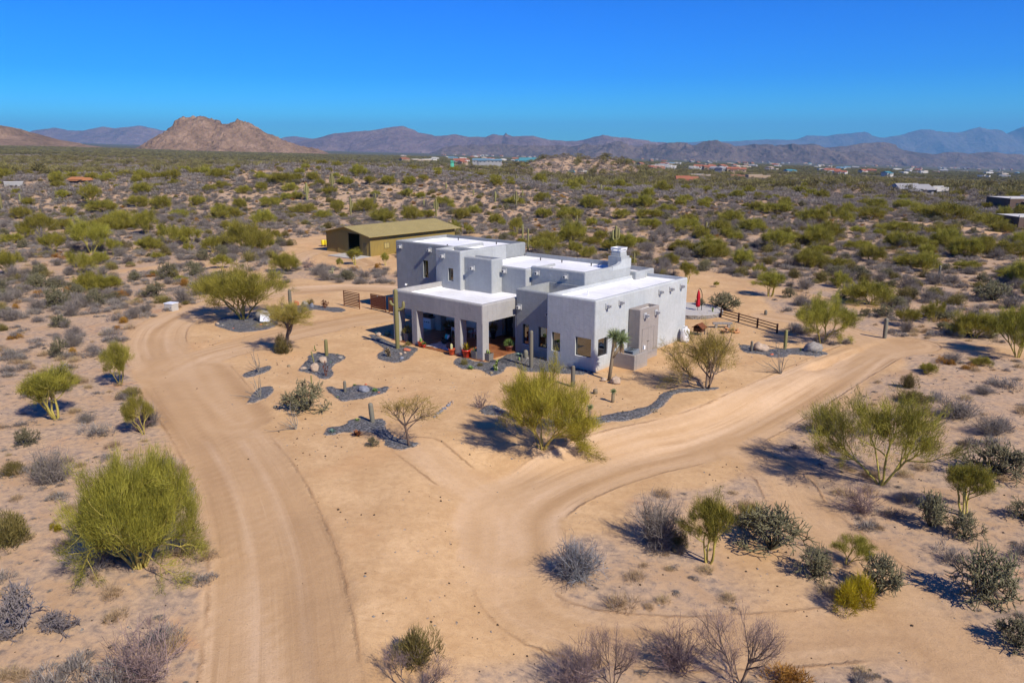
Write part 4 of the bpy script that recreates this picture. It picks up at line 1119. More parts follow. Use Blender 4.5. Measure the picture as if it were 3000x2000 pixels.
for s in range(2): tree('bare_mesquite', stems=4, H=3.4, W=4.2, tw=5200, leaf='redtwig', bark='mesqbark', low=.32, lean=.6, upb=.35, r0=.05, bl=(.15, .4), bw=.009, fill=.25)
for s in range(3): cholla('cholla', M['chollastem'], 1.35, 1.9, 20)
cholla('staghorn', M['chollapurple'], 1.4, 1.8, 16, .20, .022)
cholla('teddy', M['chollapale'], 1.1, .9, 4, .20, .05, 3)
for s in range(3): twig_shrub('grey_shrub', M['greytwig'], 110, 1.1, 1.7, 7, .010, 1300, M['greytwig'], bl=.22, bw=.010)
twig_shrub('silver_shrub', M['bluetwig'], 150, 1.0, 1.7, 8, .011, 1200, M['greytwig'], bl=.22, bw=.010)
twig_shrub('dead_shrub', M['redtwig'], 26, 1.2, 1.4, 5, .016, 0, None, wander=.3)
for s in range(2): twig_shrub('bare_shrub', M['redtwig'], 46, 1.4, 1.9, 9, .011, 500, M['redtwig'], bl=.25, bw=.008, wander=.26)
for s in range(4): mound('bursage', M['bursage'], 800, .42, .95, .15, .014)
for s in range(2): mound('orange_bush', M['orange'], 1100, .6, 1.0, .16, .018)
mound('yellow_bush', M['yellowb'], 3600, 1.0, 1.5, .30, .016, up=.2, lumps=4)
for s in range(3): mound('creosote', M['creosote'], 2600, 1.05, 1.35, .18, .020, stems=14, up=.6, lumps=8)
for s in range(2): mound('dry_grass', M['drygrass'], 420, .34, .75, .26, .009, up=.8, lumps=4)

# distant stand-ins for plants of a few pixels: same shapes, far fewer and larger twigs
def far_plant(kind, mat, H, W, n, bl, bw, low=.15, trunk=True):
    c = MB(); L = 6; cen = rng.normal(size=(L, 3)) * [W * .17, W * .17, H * .08] + [0, 0, H * (.5 + low * .3)]
    k = rng.integers(0, L, n); u = rng.normal(size=(n, 3)); u /= np.linalg.norm(u, axis=1, keepdims=True)
    f = rng.uniform(.3, 1, n) ** .5
    q = cen[k] + u * f[:, None] * [W * .30, W * .30, H * .33]; q[:, 2] = np.maximum(q[:, 2], H * low * .5)
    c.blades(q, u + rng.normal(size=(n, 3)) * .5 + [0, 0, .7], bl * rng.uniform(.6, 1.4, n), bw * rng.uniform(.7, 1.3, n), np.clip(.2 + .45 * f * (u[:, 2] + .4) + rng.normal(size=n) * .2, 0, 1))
    finish(kind, [('foliage', c, mat, False)])
for s in range(3): far_plant('far_palo_verde', M['pvfar'], 3.4, 4.6, 420, .75, .16)
for s in range(2): far_plant('far_creosote', M['creosote'], 1.6, 2.2, 150, .5, .12)
for s in range(2): far_plant('far_bursage', M['bursage'], .7, 1.5, 90, .35, .09, .05)
for s in range(2): far_plant('far_grey', M['greytwig'], 1.9, 2.6, 150, .5, .09, .05)

COUNT = {}
def plant(kind, x, y, w=None, h=None, name=None, label=None, cat='tree', group=None, rz=None, var=None, z=None, s=None):
    vs = PLANTS[kind]; k = R.randrange(len(vs)) if var is None else var
    parts, W0, H0 = vs[k]
    if s is not None: sx = s; sz = s * R.uniform(.75, 1.35)
    else:
        sx = w / W0; sz = (h / H0) if h else sx
        sz = min(max(sz, sx * .55), sx * 1.8)
    z = gz(x, y) if z is None else z
    nm = name or kind
    rz = R.uniform(0, 6.283) if rz is None else rz
    if len(parts) == 1:
        o = link(nm, parts[0][1], None, (x, y, z), (0, 0, rz), (sx, sx, sz))
    else:
        o = empty(nm, (x, y, z), rz, (sx, sx, sz))
        for pn_, me in parts: link(pn_, me, o)
    tag(o, label, cat, group)
    return o

def at(kind, px, py, x0, x1, top, name, label, cat='tree', group=None, **kw):
    """stand a plant whose foot is seen at (px,py), whose crown spans x0..x1 and reaches up to row top"""
    P, t = hit([px], [py]); X_, Y_, Z_ = P[0]
    dy = rays(px, py)[1]; fw = float(t[0]) * (CP * dy - SP * rays(px, py)[2])
    w = (x1 - x0) / PXF * fw * (1.12 if ('palo' in kind or 'mesq' in kind) else 1.0)
    cx, cy, cz = rays((x0 + x1) / 2, top); tt = Y_ / cy; h = CAMH + tt * cz - Z_
    h = max(h, .15)
    return plant(kind, X_, Y_, w, h, name, label, cat, group, z=Z_, **kw)

# ------------------------------------------------------------------ plants seen one by one (foot x, foot y, crown left, crown right, crown top; photograph pixels)
PVN = 'palo_verde_tree'
at('palo_verde_big', 412, 1662, 222, 530, 1345, PVN, 'largest dense green palo verde with branches down to the ground beside the straight drive')
at('palo_verde_front', 1589, 1313, 1450, 1718, 1092, PVN, 'bright green palo verde on the sandy bank in front of the house', rz=2.9)
at('palo_verde_nest', 2579, 1418, 2395, 2770, 1151, PVN, 'open palo verde with a dark mistletoe clump and a long shadow on the track')
at('palo_verde_sparse', 2829, 1508, 2797, 2920, 1358, PVN, 'upright thin palo verde growing out of a dark cholla')
at('mesquite_wide', 2072, 1139, 1972, 2188, 955, 'mesquite_tree', 'yellowish mesquite with dark trunk between propane tank and gravel strip')
at('palo_verde', 712, 936, 585, 820, 786, PVN, 'umbrella-shaped palo verde in the gravel bed inside the driveway loop', var=2)
at('mesquite_tree', 838, 1033, 782, 926, 881, 'mesquite_tree', 'small leaning mesquite with a green bush at its foot', var=1)
at('creosote', 826, 1035, 800, 858, 980, 'creosote_bush', 'green bush at the foot of the small leaning mesquite', 'bush')
at('palo_verde_sparse', 163, 1226, 65, 215, 1076, PVN, 'palo verde with two splayed yellow trunks and a dark hollow crown', var=0)
at('palo_verde_sparse', 352, 1126, 262, 372, 998, PVN, 'palo verde leaning away from the drive on three bare yellow trunks', var=1)
at('palo_verde_sparse', 422, 1272, 362, 450, 1134, PVN, 'slender single-trunk palo verde beside a small dark skeleton bush', var=1)
at('palo_verde_sparse', 2074, 1647, 2022, 2150, 1454, PVN, 'young palo verde with a kinked yellow trunk beside a grey thicket', var=0)
at('palo_verde_sparse', 2480, 1650, 2422, 2546, 1564, PVN, 'small palo verde crown rising behind the bright yellow bush')
at('palo_verde', 2406, 1004, 2338, 2490, 872, PVN, 'palo verde with crooked bare trunks at the bend of the lower track', var=3)
at('palo_verde_sparse', 2254, 868, 2222, 2300, 794, PVN, 'pale open palo verde on bare stems above the rail fence')
at('palo_verde_sparse', 2012, 832, 1992, 2040, 766, PVN, 'pale palo verde rising behind the far corner of the house')
at('palo_verde', 2982, 1047, 2920, 3075, 888, PVN, 'palo verde with thick twisted trunk at the end of the lower track')
at('palo_verde_bush', 2855, 990, 2806, 2916, 913, PVN, 'bushy palo verde with a pale spiny cactus at its foot')
at('palo_verde_bush', 2550, 892, 2490, 2618, 822, PVN, 'darker round palo verde bush touching the ground beyond the lower track')
at('thin_mesquite', 1203, 1306, 1130, 1290, 1153, 'mesquite_tree', 'nearly bare young mesquite with reddish trunk in the winding gravel bed')
at('palo_verde_sparse', 998, 787, 985, 1008, 728, PVN, 'thin little palo verde in the scrub island, the one closest to the barn door')
at('palo_verde_sparse', 1040, 775, 1018, 1062, 727, PVN, 'forked little palo verde in front of the barn side door')
at('palo_verde_sparse', 1130, 778, 1116, 1146, 740, PVN, 'bent little palo verde in front of the barn window')
at('palo_verde_bush', 838, 797, 803, 882, 740, PVN, 'stiff upright palo verde bush where the back track leaves the drive')
G = 'palo verde trees of the open desert'
LG = 'feathery yellow-green palo verde standing in the open desert scrub'
for q in '''2735 943 2706 2774 882,2661 956 2642 2706 903,2355 784 2332 2383 737,2174 778 2149 2213 731,2276 735 2238 2323 671,2404 720 2366 2442 667,2085 756 2025 2123 710,2021 676 2000 2068 640,
2213 680 2179 2238 646,2553 765 2519 2587 720,2497 731 2472 2519 705,2459 782 2420 2493 756,2672 782 2629 2714 744,2638 684 2587 2689 654,2689 727 2655 2723 690,2765 688 2723 2816 658,2846 752 2799 2897 697,
2957 748 2914 3010 705,2935 680 2897 2961 650,2978 816 2927 3020 782,2833 790 2799 2871 765,2514 684 2489 2540 663,2221 807 2204 2242 773,2098 841 2089 2109 824,2876 1071 2850 2901 1045,2718 1092 2693 2744 1065,
233 805 195 275 734,268 742 203 310 642,77 700 42 96 657,122 696 77 165 623,161 742 119 184 680,23 807 -8 71 734,335 749 314 352 696,497 722 455 532 654,432 688 402 482 615,440 734 409 471 692,559 715 532 585 661,
551 742 536 566 711,624 740 589 650 692,723 734 666 792 646,792 730 781 807 701,807 707 794 830 673,650 787 628 681 745,314 853 275 352 807,528 826 509 543 807,302 623 268 344 585,647 646 628 673 611,666 669 647 681 646,
268 602 238 293 538,417 568 383 442 534,425 530 404 446 500,506 534 480 531 496,638 521 604 672 494,714 568 693 735 543,476 611 446 506 572,404 606 378 429 572,578 602 548 595 572,791 606 765 816 577,893 623 846 927 598,
183 581 166 204 555,361 517 340 380 500,829 534 778 859 509,850 560 829 872 535,612 560 590 630 540,1085 541 1064 1098 515,1136 541 1115 1153 514,1013 541 992 1034 516,1196 580 1179 1213 550,1123 652 1085 1162 609,1068 622 1038 1111 580,
1251 639 1225 1272 614,1298 605 1281 1336 575,1349 643 1319 1366 609,1387 626 1366 1408 601,1451 660 1421 1468 626,1472 668 1459 1485 640,1514 686 1493 1536 635,1510 601 1489 1544 575,1591 639 1565 1612 609,1587 588 1565 1612 563,
1663 643 1621 1697 605,1731 609 1697 1765 571,1906 673 1876 1935 639,1901 605 1880 1927 584,1905 640 1872 1948 618,1370 686 1353 1387 656,1332 686 1310 1353 643,1595 740 1552 1638 697,1684 749 1672 1712 706,1862 717 1839 1899 703,
2145 656 2106 2179 614,2204 677 2174 2238 639,2276 626 2221 2306 597,2387 656 2353 2425 609,2459 665 2425 2497 609,2565 614 2540 2595 580,2646 614 2612 2672 584,2778 648 2697 2846 592,2901 665 2855 2957 626,2940 614 2918 2969 600,
1955 620 1930 1980 597,2020 650 1998 2050 625,2350 640 2330 2370 618,2010 590 1990 2035 570,1820 640 1795 1845 612,1770 660 1750 1790 640,945 640 925 975 615,990 610 970 1010 585,60 640 35 90 605,200 640 180 225 605,370 660 350 392 630,
2620 720 2590 2650 692,2720 760 2700 2745 735,2790 730 2765 2815 705,2890 720 2865 2915 690,2420 745 2400 2440 720,2300 700 2280 2325 675,1760 700 1742 1782 675,1650 700 1630 1668 672'''.replace('\n', '').split(','):
    px, py, x0, x1, tp = map(float, q.split())
    wide = (x1 - x0) / max(py - tp, 1)
    at('palo_verde' if wide < 1.35 else 'palo_verde_bush', px, py, x0, x1, tp, PVN, LG, 'tree', G)
at('palo_verde_bush', 2548, 645, 2514, 2587, 605, 'mesquite_tree', 'brownish mesquite beside the pale dirt road', 'tree')

# cholla
for (px, py, x0, x1, tp, lb) in (
    (78, 1301, 46, 115, 1253, 'lone compact cholla in the pale grit left of the drive'),
    (178, 1045, 140, 201, 990, 'cholla with pale tips beside a small tan bush, left of the drive'),
    (900, 1200, 828, 972, 1118, 'wide dark brown cholla in the sand between the gravel beds'),
    (2724, 1539, 2673, 2771, 1433, 'dark cholla with a curled dead arm, beside the upright thin palo verde'),
    (2826, 1572, 2778, 2873, 1498, 'dark cholla at the foot of the upright thin palo verde'),
    (2920, 1392, 2812, 2995, 1301, 'large spreading dark cholla behind the upright thin palo verde'),
    (2262, 1608, 2148, 2357, 1485, 'large grey-green cholla with a yellow-green bush behind it'),
    (2383, 1685, 2315, 2432, 1602, 'green cholla on the shaded side of the bright yellow bush'),
    (2574, 1730, 2523, 2645, 1623, 'cholla with separate pale joints on the sunny side of the bright yellow bush'),
    (2884, 1755, 2795, 2980, 1606, 'olive cholla casting a long shadow beside the rutted track'),
    (2985, 1895, 2935, 3060, 1815, 'shaded cholla thicket beyond the rutted track'),
    (2996, 1520, 2950, 3060, 1465, 'cholla with a flat dark shadow above the rutted track'),
    (2116, 908, 2072, 2166, 856, 'round dark cholla behind the end post of the rail fence'),
    (2313, 872, 2290, 2336, 840, 'small dark cholla beside the pale open palo verde'),
    (2050, 902, 2036, 2070, 872, 'leggy cholla behind the closed red umbrella'),
    (2591, 926, 2553, 2623, 892, 'grey cholla behind the lone tall cactus column'),
    (2536, 926, 2512, 2556, 903, 'low dark cholla at the foot of the round palo verde bush'),
    (2829, 985, 2800, 2850, 950, 'cholla against the bushy palo verde with the pale cactus')):
    at('cholla', px, py, x0, x1, tp, 'cholla_cactus', lb, 'cactus')
at('staghorn', 68, 1836, -5, 134, 1706, 'cholla_cactus', 'tall purple-grey staghorn cholla beside a fallen one', 'cactus')
at('staghorn', 172, 1853, 119, 232, 1793, 'cholla_cactus', 'fallen staghorn cholla with branches swept to one side', 'cactus')
at('staghorn', 18, 1875, -30, 50, 1840, 'cholla_cactus', 'low broken staghorn cholla behind dry straw grass', 'cactus')
at('cholla', 1091, 1308, 1073, 1112, 1279, 'cholla_cactus', 'tiny cholla in the sand near the nearly bare mesquite', 'cactus')
at('teddy', 974, 808, 965, 986, 782, 'cholla_cactus', 'pale yellow cholla at the edge of the scrub island', 'cactus')
at('teddy', 2906, 990, 2893, 2918, 962, 'cholla_cactus', 'pale yellow cholla under the bushy palo verde', 'cactus')
for q in '115 845 84 149 799,168 898 134 207 837,283 895 256 310 845,494 818 463 524 768,566 807 536 597 765,459 868 440 509 825,23 929 -8 46 905,172 826 155 190 808,222 849 199 256 820,2765 965 2744 2791 943,2514 820 2485 2548 777,2914 880 2850 2970 824,2451 807 2412 2489 777,337 883 306 367 855'.split(','):
    px, py, x0, x1, tp = map(float, q.split())
    at('cholla', px, py, x0, x1, tp, 'cholla_cactus', 'dark cholla thicket in the desert scrub', 'cactus', 'cholla in the desert scrub')
# grey and bare shrubs near the tracks
for (kd, nm, px, py, x0, x1, tp, lb) in (
    ('silver_shrub', 'grey_shrub', 1689, 1690, 1612, 1764, 1588, 'round silver-grey leafless shrub alone in the sand'),
    ('grey_shrub', 'grey_shrub', 1925, 1592, 1840, 2000, 1456, 'tall tangled grey shrub beside the young kinked palo verde'),
    ('creosote', 'creosote_bush', 1985, 1600, 1955, 2016, 1505, 'green bush on the sunny side of the tangled grey shrub'),
    ('bare_shrub', 'bare_shrub', 2526, 1500, 2455, 2605, 1412, 'whitish dead shrub over tan grass below the mistletoe tree'),
    ('grey_shrub', 'grey_shrub', 2799, 1222, 2731, 2862, 1165, 'grey twiggy shrub uphill of the mistletoe tree'),
    ('grey_shrub', 'grey_shrub', 2904, 1272, 2839, 2950, 1216, 'thin grey shrub above the large spreading cholla'),
    ('bare_shrub', 'bare_shrub', 438, 1998, 300, 565, 1832, 'bare spreading shrub with arching grey branches beside the straight drive'),
    ('creosote', 'creosote_bush', 28, 1595, -45, 92, 1498, 'dull green-brown round bush beside the largest palo verde'),
    ('creosote', 'creosote_bush', 1225, 1945, 1157, 1296, 1838, 'round olive creosote bush alone at the near edge of the clearing'),
    ('creosote', 'creosote_bush', 2196, 1540, 2150, 2246, 1472, 'yellow-green bush behind the large grey-green cholla'),
    ('creosote', 'creosote_bush', 2676, 1180, 2628, 2734, 1146, 'brown-green bush behind the crown of the mistletoe tree'),
    ('creosote', 'creosote_bush', 2663, 1136, 2638, 2688, 1085, 'small pale green bush with a long thin shadow at the track edge'),
    ('creosote', 'creosote_bush', 35, 1390, -2, 70, 1350, 'olive bush, wider of a pair left of the drive'),
    ('creosote', 'creosote_bush', 123, 1388, 90, 150, 1350, 'olive bush, rounder of a pair left of the drive'),
    ('grey_shrub', 'grey_shrub', 2880, 1153, 2848, 2915, 1128, 'small grey shrub at the start of a long cast shadow'),
    ('grey_shrub', 'grey_shrub', 2787, 1060, 2752, 2822, 1030, 'grey shrub on the flat beyond the lower track'),
    ('dead_shrub', 'dead_shrub', 1413, 1196, 1374, 1434, 1148, 'dead brown skeleton shrub at the end of the gravel strip'),
    ('dead_shrub', 'dead_shrub', 404, 1262, 350, 430, 1208, 'dark skeleton bush beside the slender palo verde'),
    ('grey_shrub', 'grey_shrub', 255, 1235, 222, 285, 1205, 'small lavender-grey shrub in the pale grit'),
    ('grey_shrub', 'grey_shrub', 271, 1028, 246, 296, 1008, 'flat dark grey shrub beyond the leaning palo verde'),
    ('dead_shrub', 'dead_shrub', 440, 1828, 424, 454, 1800, 'tiny upright dead twig bush beside the straight drive'),
    ('orange_bush', 'brittle_bush', 218, 1040, 200, 234, 1014, 'small tan bush beside the cholla with pale tips'),
    ('yellow_bush', 'yellow_bush', 2489, 1768, 2415, 2560, 1640, 'bright yellow drooping bush between two chollas'),
    ('yellow_bush', 'yellow_bush', 170, 1550, 150, 190, 1530, 'small bright yellow clump beside the largest palo verde'),
    ('bare_mesquite', 'bare_mesquite', 2160, 2010, 2055, 2310, 1772, 'bare reddish mesquite with pale trunks at the near edge of the clearing'),
    ('bare_mesquite', 'bare_mesquite', 1792, 2015, 1692, 1862, 1822, 'pinkish bare mesquite with fine twigs beside a darker one'),
    ('bare_shrub', 'bare_shrub', 1680, 2015, 1560, 1772, 1874, 'dark bare shrub leaning away from the pinkish mesquite'),
    ('bare_shrub', 'bare_shrub', 1985, 1960, 1850, 2070, 1838, 'dark bare shrub beside the reddish mesquite with pale trunks'),
    ('bare_mesquite', 'bare_mesquite', 1210, 2045, 1090, 1325, 1935, 'bare pink twigs in front of the round creosote bush'),
    ('orange_bush', 'brittle_bush', 2319, 2015, 2235, 2385, 1960, 'wide brown bush in front of the reddish mesquite'),
    ('orange_bush', 'brittle_bush', 545, 838, 553, 590, 812, 'bright orange bush against the dark cholla behind the loop'),
    ('orange_bush', 'brittle_bush', 350, 870, 322, 368, 848, 'orange-topped bush on a dark cholla left of the loop'),
    ('orange_bush', 'brittle_bush', 196, 858, 176, 216, 835, 'orange bush above the olive cholla left of the loop'),
    ('orange_bush', 'brittle_bush', 1103, 785, 1090, 1118, 766, 'golden bush in the scrub island in front of the barn'),
    ('grey_shrub', 'grey_shrub', 1068, 815, 1048, 1092, 790, 'reddish grey shrub at the front of the scrub island'),
    ('grey_shrub', 'grey_shrub', 1105, 800, 1090, 1122, 784, 'pale grey shrub in the scrub island, one of two beside the house'),
    ('grey_shrub', 'grey_shrub', 1130, 793, 1114, 1144, 780, 'lavender shrub behind the pale one in the scrub island'),
    ('dead_shrub', 'dead_shrub', 905, 785, 884, 926, 752, 'bare grey tree skeleton in the scrub island'),
    ('grey_shrub', 'grey_shrub', 945, 790, 918, 968, 768, 'dark grey shrub beside the bare tree skeleton'),
    ('grey_shrub', 'grey_shrub', 840, 828, 818, 858, 815, 'small grey shrub alone at the edge of the back track'),
    ('creosote', 'creosote_bush', 545, 892, 532, 556, 880, 'small olive tuft beside the white utility box')):
    at(kd, px, py, x0, x1, tp, nm, lb, 'tree' if 'mesquite' in nm else 'shrub')

# ------------------------------------------------------------------ saguaros and other landscape plants
def cam_depth(px, py, t): return float(t) * (CP * rays(px, py)[1] - SP * rays(px, py)[2])
def saguaro(px, py, top, wpx, label, arms=(), grey=False, lean=(0, 0), group=None, name='saguaro_cactus', ribs=13):
    P, t = hit([px], [py]); X_, Y_, Z_ = P[0]; fw = cam_depth(px, py, t[0])
    c = rays(px, top); h = CAMH + Y_ / c[1] * c[2] - Z_; r = wpx / 2 / PXF * fw
    h = max(h, 2.2 * r)
    path = None
    if lean != (0, 0): path = lambda z: np.array([lean[0] * z, lean[1] * z, z - .1])
    m = column(h, r, ribs, (0, 0, -.1), path)
    mat = M['saguarogrey'] if grey else M['saguaro']
    if not arms:
        o = m.obj(name, mat, None, True, (X_, Y_, Z_))
    else:
        o = empty(name, (X_, Y_, Z_)); m.obj('stem', mat, o, True)
        for (fz, az, out, up, k) in arms: arm((0, 0, h * fz), az, out * h, up * h, r * k).obj('arm', mat, o, True)
    return tag(o, label, 'cactus', group)
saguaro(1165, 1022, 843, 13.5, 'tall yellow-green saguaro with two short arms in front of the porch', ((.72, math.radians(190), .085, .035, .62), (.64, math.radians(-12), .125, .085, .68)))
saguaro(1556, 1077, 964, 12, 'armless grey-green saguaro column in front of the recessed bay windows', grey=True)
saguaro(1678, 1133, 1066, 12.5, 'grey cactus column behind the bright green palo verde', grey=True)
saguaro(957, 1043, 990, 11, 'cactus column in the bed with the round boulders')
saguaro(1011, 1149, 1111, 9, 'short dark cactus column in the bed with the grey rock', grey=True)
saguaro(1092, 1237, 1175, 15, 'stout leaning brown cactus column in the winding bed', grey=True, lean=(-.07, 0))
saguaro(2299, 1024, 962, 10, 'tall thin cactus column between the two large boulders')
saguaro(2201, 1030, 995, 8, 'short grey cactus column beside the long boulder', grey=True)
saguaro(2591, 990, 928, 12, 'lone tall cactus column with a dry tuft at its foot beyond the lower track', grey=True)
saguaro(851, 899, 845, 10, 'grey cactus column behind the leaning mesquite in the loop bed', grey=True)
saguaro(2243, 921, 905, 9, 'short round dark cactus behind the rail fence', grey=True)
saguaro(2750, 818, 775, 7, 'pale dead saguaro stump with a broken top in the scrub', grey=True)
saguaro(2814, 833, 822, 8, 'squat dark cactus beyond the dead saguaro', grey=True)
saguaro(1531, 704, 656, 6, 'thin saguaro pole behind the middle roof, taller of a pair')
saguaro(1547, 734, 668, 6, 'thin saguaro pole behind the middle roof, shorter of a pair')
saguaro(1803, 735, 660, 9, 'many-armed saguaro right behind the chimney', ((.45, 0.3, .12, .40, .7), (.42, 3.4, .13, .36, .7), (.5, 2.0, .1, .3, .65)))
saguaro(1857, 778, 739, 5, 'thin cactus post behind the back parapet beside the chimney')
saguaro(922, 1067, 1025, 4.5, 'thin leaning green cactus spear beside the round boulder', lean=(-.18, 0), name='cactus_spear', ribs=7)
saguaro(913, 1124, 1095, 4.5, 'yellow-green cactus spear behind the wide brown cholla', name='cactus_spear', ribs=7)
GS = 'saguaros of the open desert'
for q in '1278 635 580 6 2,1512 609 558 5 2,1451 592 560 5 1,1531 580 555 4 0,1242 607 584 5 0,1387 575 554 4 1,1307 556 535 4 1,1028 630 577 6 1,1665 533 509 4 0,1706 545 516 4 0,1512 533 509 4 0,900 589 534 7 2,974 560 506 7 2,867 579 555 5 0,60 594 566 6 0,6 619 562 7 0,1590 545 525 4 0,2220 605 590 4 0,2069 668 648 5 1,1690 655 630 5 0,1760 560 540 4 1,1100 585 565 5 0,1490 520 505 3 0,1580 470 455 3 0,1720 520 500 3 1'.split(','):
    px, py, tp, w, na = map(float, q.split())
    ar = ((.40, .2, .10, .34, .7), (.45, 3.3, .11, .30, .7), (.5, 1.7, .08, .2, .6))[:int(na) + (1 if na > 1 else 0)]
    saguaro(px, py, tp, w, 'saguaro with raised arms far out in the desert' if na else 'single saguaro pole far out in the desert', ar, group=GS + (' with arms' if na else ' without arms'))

def at3(px, py):
    P, t = hit([px], [py]); return P[0], cam_depth(px, py, t[0]) / PXF     # point, metres per photo pixel

def agave(px, py, wpx, label, mat='agave', n=26, up=.55, name='agave', lw=.13, rim=None, category='plant'):
    P, k = at3(px, py); r = wpx * k / 2; m = MB()
    a = np.arange(n) * 2.399; el = np.linspace(1.25, .18, n) ** 1.0
    D = np.stack([np.cos(a) * np.cos(el), np.sin(a) * np.cos(el), np.sin(el) * (1 + up * .3)], -1)
    m.quads(np.stack([np.cos(a) * .04, np.sin(a) * .04, np.full(n, .0)], -1) * r * 3, D, r * rng.uniform(.9, 1.1, n), r * lw * 2, rng.uniform(0, 1, n), .35)
    return tag(m.obj(name, M[mat], None, False, P), label, category)
agave(974, 1267, 27, 'blue-green agave rosette at the tip of the winding bed')
agave(1047, 1233, 21, 'pale yellow-green agave on the edge of the winding bed', 'agaveg')
agave(1099, 1147, 26, 'bright green agave beside the grey rock', 'agaveg')
agave(1039, 1130, 13, 'small spiky green yucca at the back edge of the bed with the grey rock', 'agaveg', 40)
agave(990, 1165, 11, 'thin grassy green yucca at the front edge of the bed with the grey rock', 'agaveg', 40)
agave(969, 1064, 14, 'small blue-green agave beside a pale antler in the boulder bed')
agave(988, 1040, 11, 'tiny dark agave at the corner of the boulder bed')
agave(1379, 1081, 24, 'large bright green agave in front of the porch corner', 'agaveg', 32, .9)
agave(1521, 1044, 26, 'pale blue agave beside the porch steps', 'agave', 30, .8)
agave(1135, 982, 36, 'large dark agave in the shade left of the porch', 'agave', 34)
agave(2165, 1010, 11, 'thin blue agave by the gravel bed beyond the propane tank', 'agave', 14, 1.2)
agave(1540, 1112, 10, 'tiny reddish agave beside the yucca tree boulder', 'rustleaf', 18)
agave(1104, 978, 15, 'silvery shrub-like agave in the shade left of the porch', 'agave', 24, 1.2)
agave(1047, 1276, 40, 'rusty metal agave sculpture', 'rustleaf', 22, 1.2, 'metal_agave', .16, category='sculpture')
agave(2003, 900, 12, 'small pale blue agave behind the closed red umbrella', 'agave', 16, 1.2)

def yucca(px, py, heads, trunk_w, label, hr=14):
    """heads: list of photo pixels of head centres"""
    P, k = at3(px, py); o = empty('yucca_tree', P); t = MB(); fw = k * PXF
    first = None
    for i, (hx, hy) in enumerate(heads):
        e = np.array([(hx - px) * k, 0.0 if i == 0 else .12, (py - hy) * k / math.cos(.25)])
        if first is None:
            Pth = np.array([[0, 0, -.1], e * .35 + [.02, 0, 0], e * .7, e * .97]); first = Pth
        else: Pth = np.array([first[1] * 1.5, (first[1] * 1.5 + e) / 2 + [.1, 0, -.05], e * .97])
        t.tube(Pth, np.linspace(trunk_w, trunk_w * .8, len(Pth)) * k / 2, 8, .5)
        n = 330; r = hr * k
        u = rng.normal(size=(n, 3)); u /= np.linalg.norm(u, axis=1, keepdims=True); u[:, 2] = u[:, 2] * .75 + .28
        hd = MB(); hd.blades(np.tile(e, (n, 1)) + u * .04, u, r * rng.uniform(.8, 1.15, n), r * .085, np.clip(rng.uniform(0, 1, n) * .7 + u[:, 2] * .3, 0, 1)); hd.obj('leaf_head', M['yucca'], o)
        q = 150; v = rng.normal(size=(q, 3)) * [1, 1, .25]; v /= np.linalg.norm(v, axis=1, keepdims=True)
        sk = MB(); sk.blades(e + v * [.07, .07, .05] - np.array([[0, 0, 1]]) * rng.uniform(0, r * 1.1, (q, 1)), v * .5 - [0, 0, 1], r * .5, r * .07, rng.uniform(0, 1, q)); sk.obj('dry_skirt', M['yuccadead'], o)
    t.obj('trunk', M['corky'], o, True)
    return tag(o, label, 'plant')
yucca(1784, 1114, [(1797, 985), (1818, 997)], 11, 'tall two-headed yucca tree at the corner of the right wing', 29)
yucca(1794, 1178, [(1796, 1146)], 11, 'small yucca with a shaggy trunk alone on the sand', 10)
yucca(1724, 1233, [(1727, 1192)], 11, 'small yucca with a shaggy trunk in the gravel strip', 11)

def ocotillo(px, py, tips, label):
    P, k = at3(px, py); m = MB()
    for tx, ty in tips:
        e = np.array([(tx - px) * k, rng.normal() * .35, max((py - ty) * k, .05)])
        Q = np.array([[0, 0, -.05], e * .35 + rng.normal(size=3) * .04, e * .7 + rng.normal(size=3) * .06, e])
        m.tube(cr(Q, 3), np.linspace(.026, .010, 10), 4, rng.uniform(.2, .9), False)
    return tag(m.obj('ocotillo', M['ocotillo'], None, False, P), label, 'plant')
ocotillo(758, 1091, [(736, 1029), (742, 1024), (748, 1040), (757, 1035), (760, 1046), (727, 1060), (765, 1060), (751, 1030)], 'ocotillo with upright wands in the smallest gravel bed')
ocotillo(762, 1164, [(738, 1100), (766, 1096), (770, 1104), (757, 1108), (732, 1118), (678, 1153), (690, 1160), (715, 1150), (748, 1112), (725, 1140)], 'ocotillo with some wands lying sideways in the teardrop bed')
ocotillo(868, 1257, [(863, 1165), (858, 1180), (870, 1190), (845, 1215), (838, 1232), (783, 1247), (825, 1230), (868, 1205), (852, 1200), (850, 1240)], 'leaning ocotillo in the sand in front of the wide brown cholla')
ocotillo(2288, 1094, [(2215, 1060), (2225, 1050), (2238, 1062), (2252, 1040), (2265, 1036), (2272, 1030), (2283, 1022), (2295, 1020), (2300, 1035), (2303, 1046), (2230, 1072), (2245, 1058), (2276, 1035), (2290, 1030)], 'fan of thin ocotillo wands below the boulder bed')
ocotillo(2280, 1032, [(2270, 1008), (2277, 1005), (2285, 1004), (2312, 1004), (2290, 1012)], 'thin ocotillo in front of the tall cactus column')

